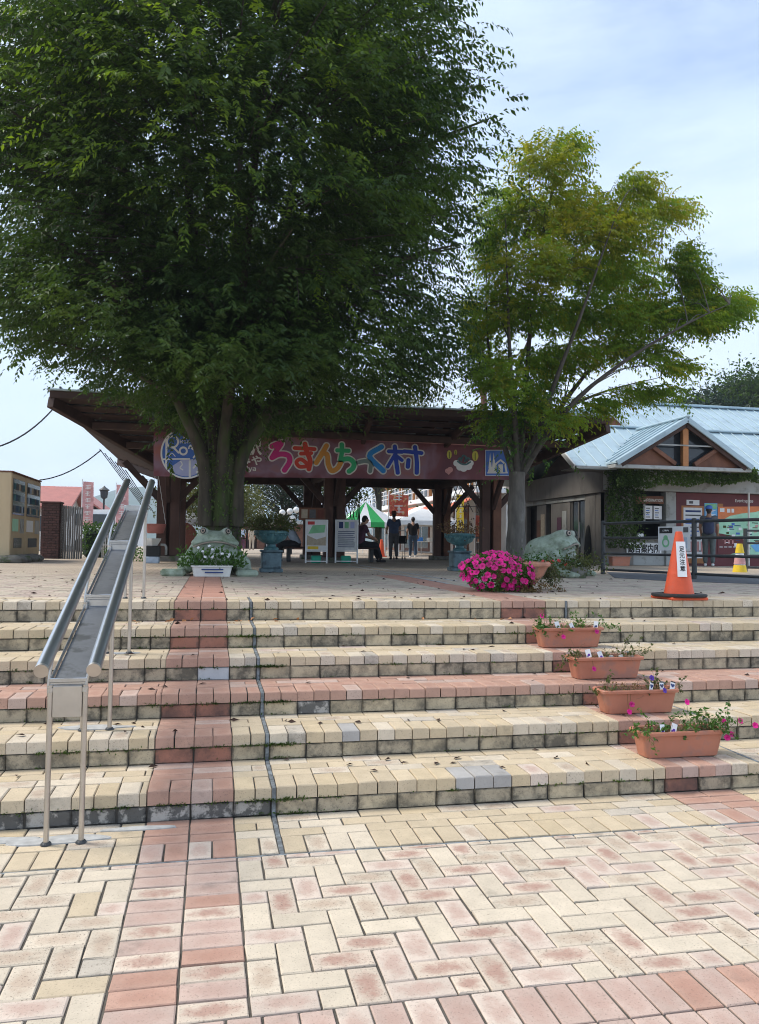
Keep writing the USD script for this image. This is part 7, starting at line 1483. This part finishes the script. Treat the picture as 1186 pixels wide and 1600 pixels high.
def sit(reach=0.1, leanv=0.12):
    return dict(head=(0, 0.10+leanv*1.3, 1.20), neck=(0, 0.02+leanv, 1.08), chest=(0, -0.02+leanv*0.7, 0.88), pelvis=(0, -0.05, 0.53), shl=(-0.17, 0.0+leanv, 1.01), shr=(0.17, 0.0+leanv, 1.01), ell=(-0.21, 0.12+leanv, 0.75), elr=(0.21, 0.12+leanv, 0.75), wrl=(-0.12, 0.34+leanv, 0.68), wrr=(0.12, 0.34+leanv, 0.68),
                hipl=(-0.1, 0, 0.50), hipr=(0.1, 0, 0.50), knl=(-0.12, 0.42, 0.50), knr=(0.12, 0.42, 0.50), anl=(-0.12, 0.40+reach, 0.09), anr=(0.12, 0.36+reach, 0.09))
pm = aty(615, 873, 27.3)*[1, 1, 0]+[0, 0, ZP]
person(pm, -4, 'person seen from behind in blue shirt and brown hat, pushing a trolley', stand(0.06, 0.22), 0.98, 'cloth_blue', 'cloth_grey', 'hair_black', hat=('hat_brown', 'cap'))
pw = aty(645, 868, 31.5)*[1, 1, 0]+[0, 0, ZP]
person(pw, -10, 'person seen from behind in black top and jeans with hair in a bun', stand(0.10, 0.02), 0.97, 'cloth_black', 'cloth_denim', 'hair_black', shoes='white', longhair=True)
person(np.array([2.42, 22.80, ZP]), 78, 'person with grey hair sitting bent over on the bench, in pale shirt and black trousers', sit(0.05, 0.24), 1.03, 'cloth_pale', 'cloth_black', 'hair_grey', sleeve='long')
person(np.array([4.35, 22.80, ZP]), -72, 'person sitting on the bench half hidden by the right display stand, in plum top', sit(0.22, 0.02), 1.03, 'cloth_plum', 'cloth_black', 'hair_black')
pc = aty(1108, 884, 21.0)*[1, 1, 0]+[0, 0, ZP]; person(pc, -38, 'person in dark shirt and blue cap with a backpack, reading the map board', stand(0.03, 0.10), 1.03, 'cloth_grey', 'cloth_trouser', 'hair_black', 'skin_tan', shoes='paper', hat=('ink_blue', 'cap'), bag='backpack')
for x, y, Y, lab, sh, lg, st_ in ((378, 858, 56, 'distant person in pale blue top and dark trousers walking away', 'cloth_pale', 'cloth_plum', 0.1), (393, 858, 58, 'distant person in light sand clothes right of the one in pale blue', 'cloth_sand', 'cloth_sand', 0.12), (357, 856, 57, 'distant person in dark top left of the one in pale blue', 'cloth_black', 'cloth_sand', 0.05)):
    q = aty(x, y, Y)*[1, 1, 0]+[0, 0, ZP]; person(q, 5, lab, stand(st_, 0.02), 1.0, sh, lg, 'hair_black')
# the trolley the man pushes
q = pm+np.array([0.26, 0.42, 0]); t = thing('shopping_trolley', 'dark shopping trolley with a basket, pushed by the person in the brown hat', 'trolley', q)
for sx in (-0.2, 0.2):
    for sy in (-0.2, 0.2): obj('leg', tube([q+[sx, sy, 0.08], q+[sx*0.9, sy*0.9, 0.6]], 0.012, 6), 'steel_post', t); obj('caster', tube([q+[sx-0.015, sy, 0.045], q+[sx+0.015, sy, 0.045]], 0.045, 12), 'rubber', t)
for a, b, c_, d_, nm in ((-0.26, 0.26, -0.24, -0.22, 'basket_side'), (-0.26, 0.26, 0.22, 0.24, 'basket_side'), (-0.26, -0.24, -0.22, 0.22, 'basket_end'), (0.24, 0.26, -0.22, 0.22, 'basket_end'), (-0.24, 0.24, -0.22, 0.22, 'basket_floor')): obj(nm, cbox(q[0]+a, q[0]+b, q[1]+c_, q[1]+d_, q[2]+0.56, q[2]+(0.58 if nm == 'basket_floor' else 0.84), 0.006), 'cloth_black', t)
obj('handle', tube(smoothpath([q+[-0.2, -0.22, 0.6], q+[-0.2, -0.36, 0.98], q+[0.2, -0.36, 0.98], q+[0.2, -0.22, 0.6]]), 0.014, 8), 'steel_post', t, smooth=40)

# ================================================================== THE AIR
usdkit.material(stage, '/World/Looks/haze_air', {'v': ('principled_volume', {'color': (0.82, 0.90, 1.0), 'density': 0.00042, 'anisotropy': 0.2})}, [], volume='v.volume')
obj('haze', trimesh.creation.box(bounds=[(-1600, -640, -1.8), (1600, 3100, 140)]), 'haze_air', '/World', kind='stuff', label='thin pale haze in the air that turns the far hill blue', cat='haze')
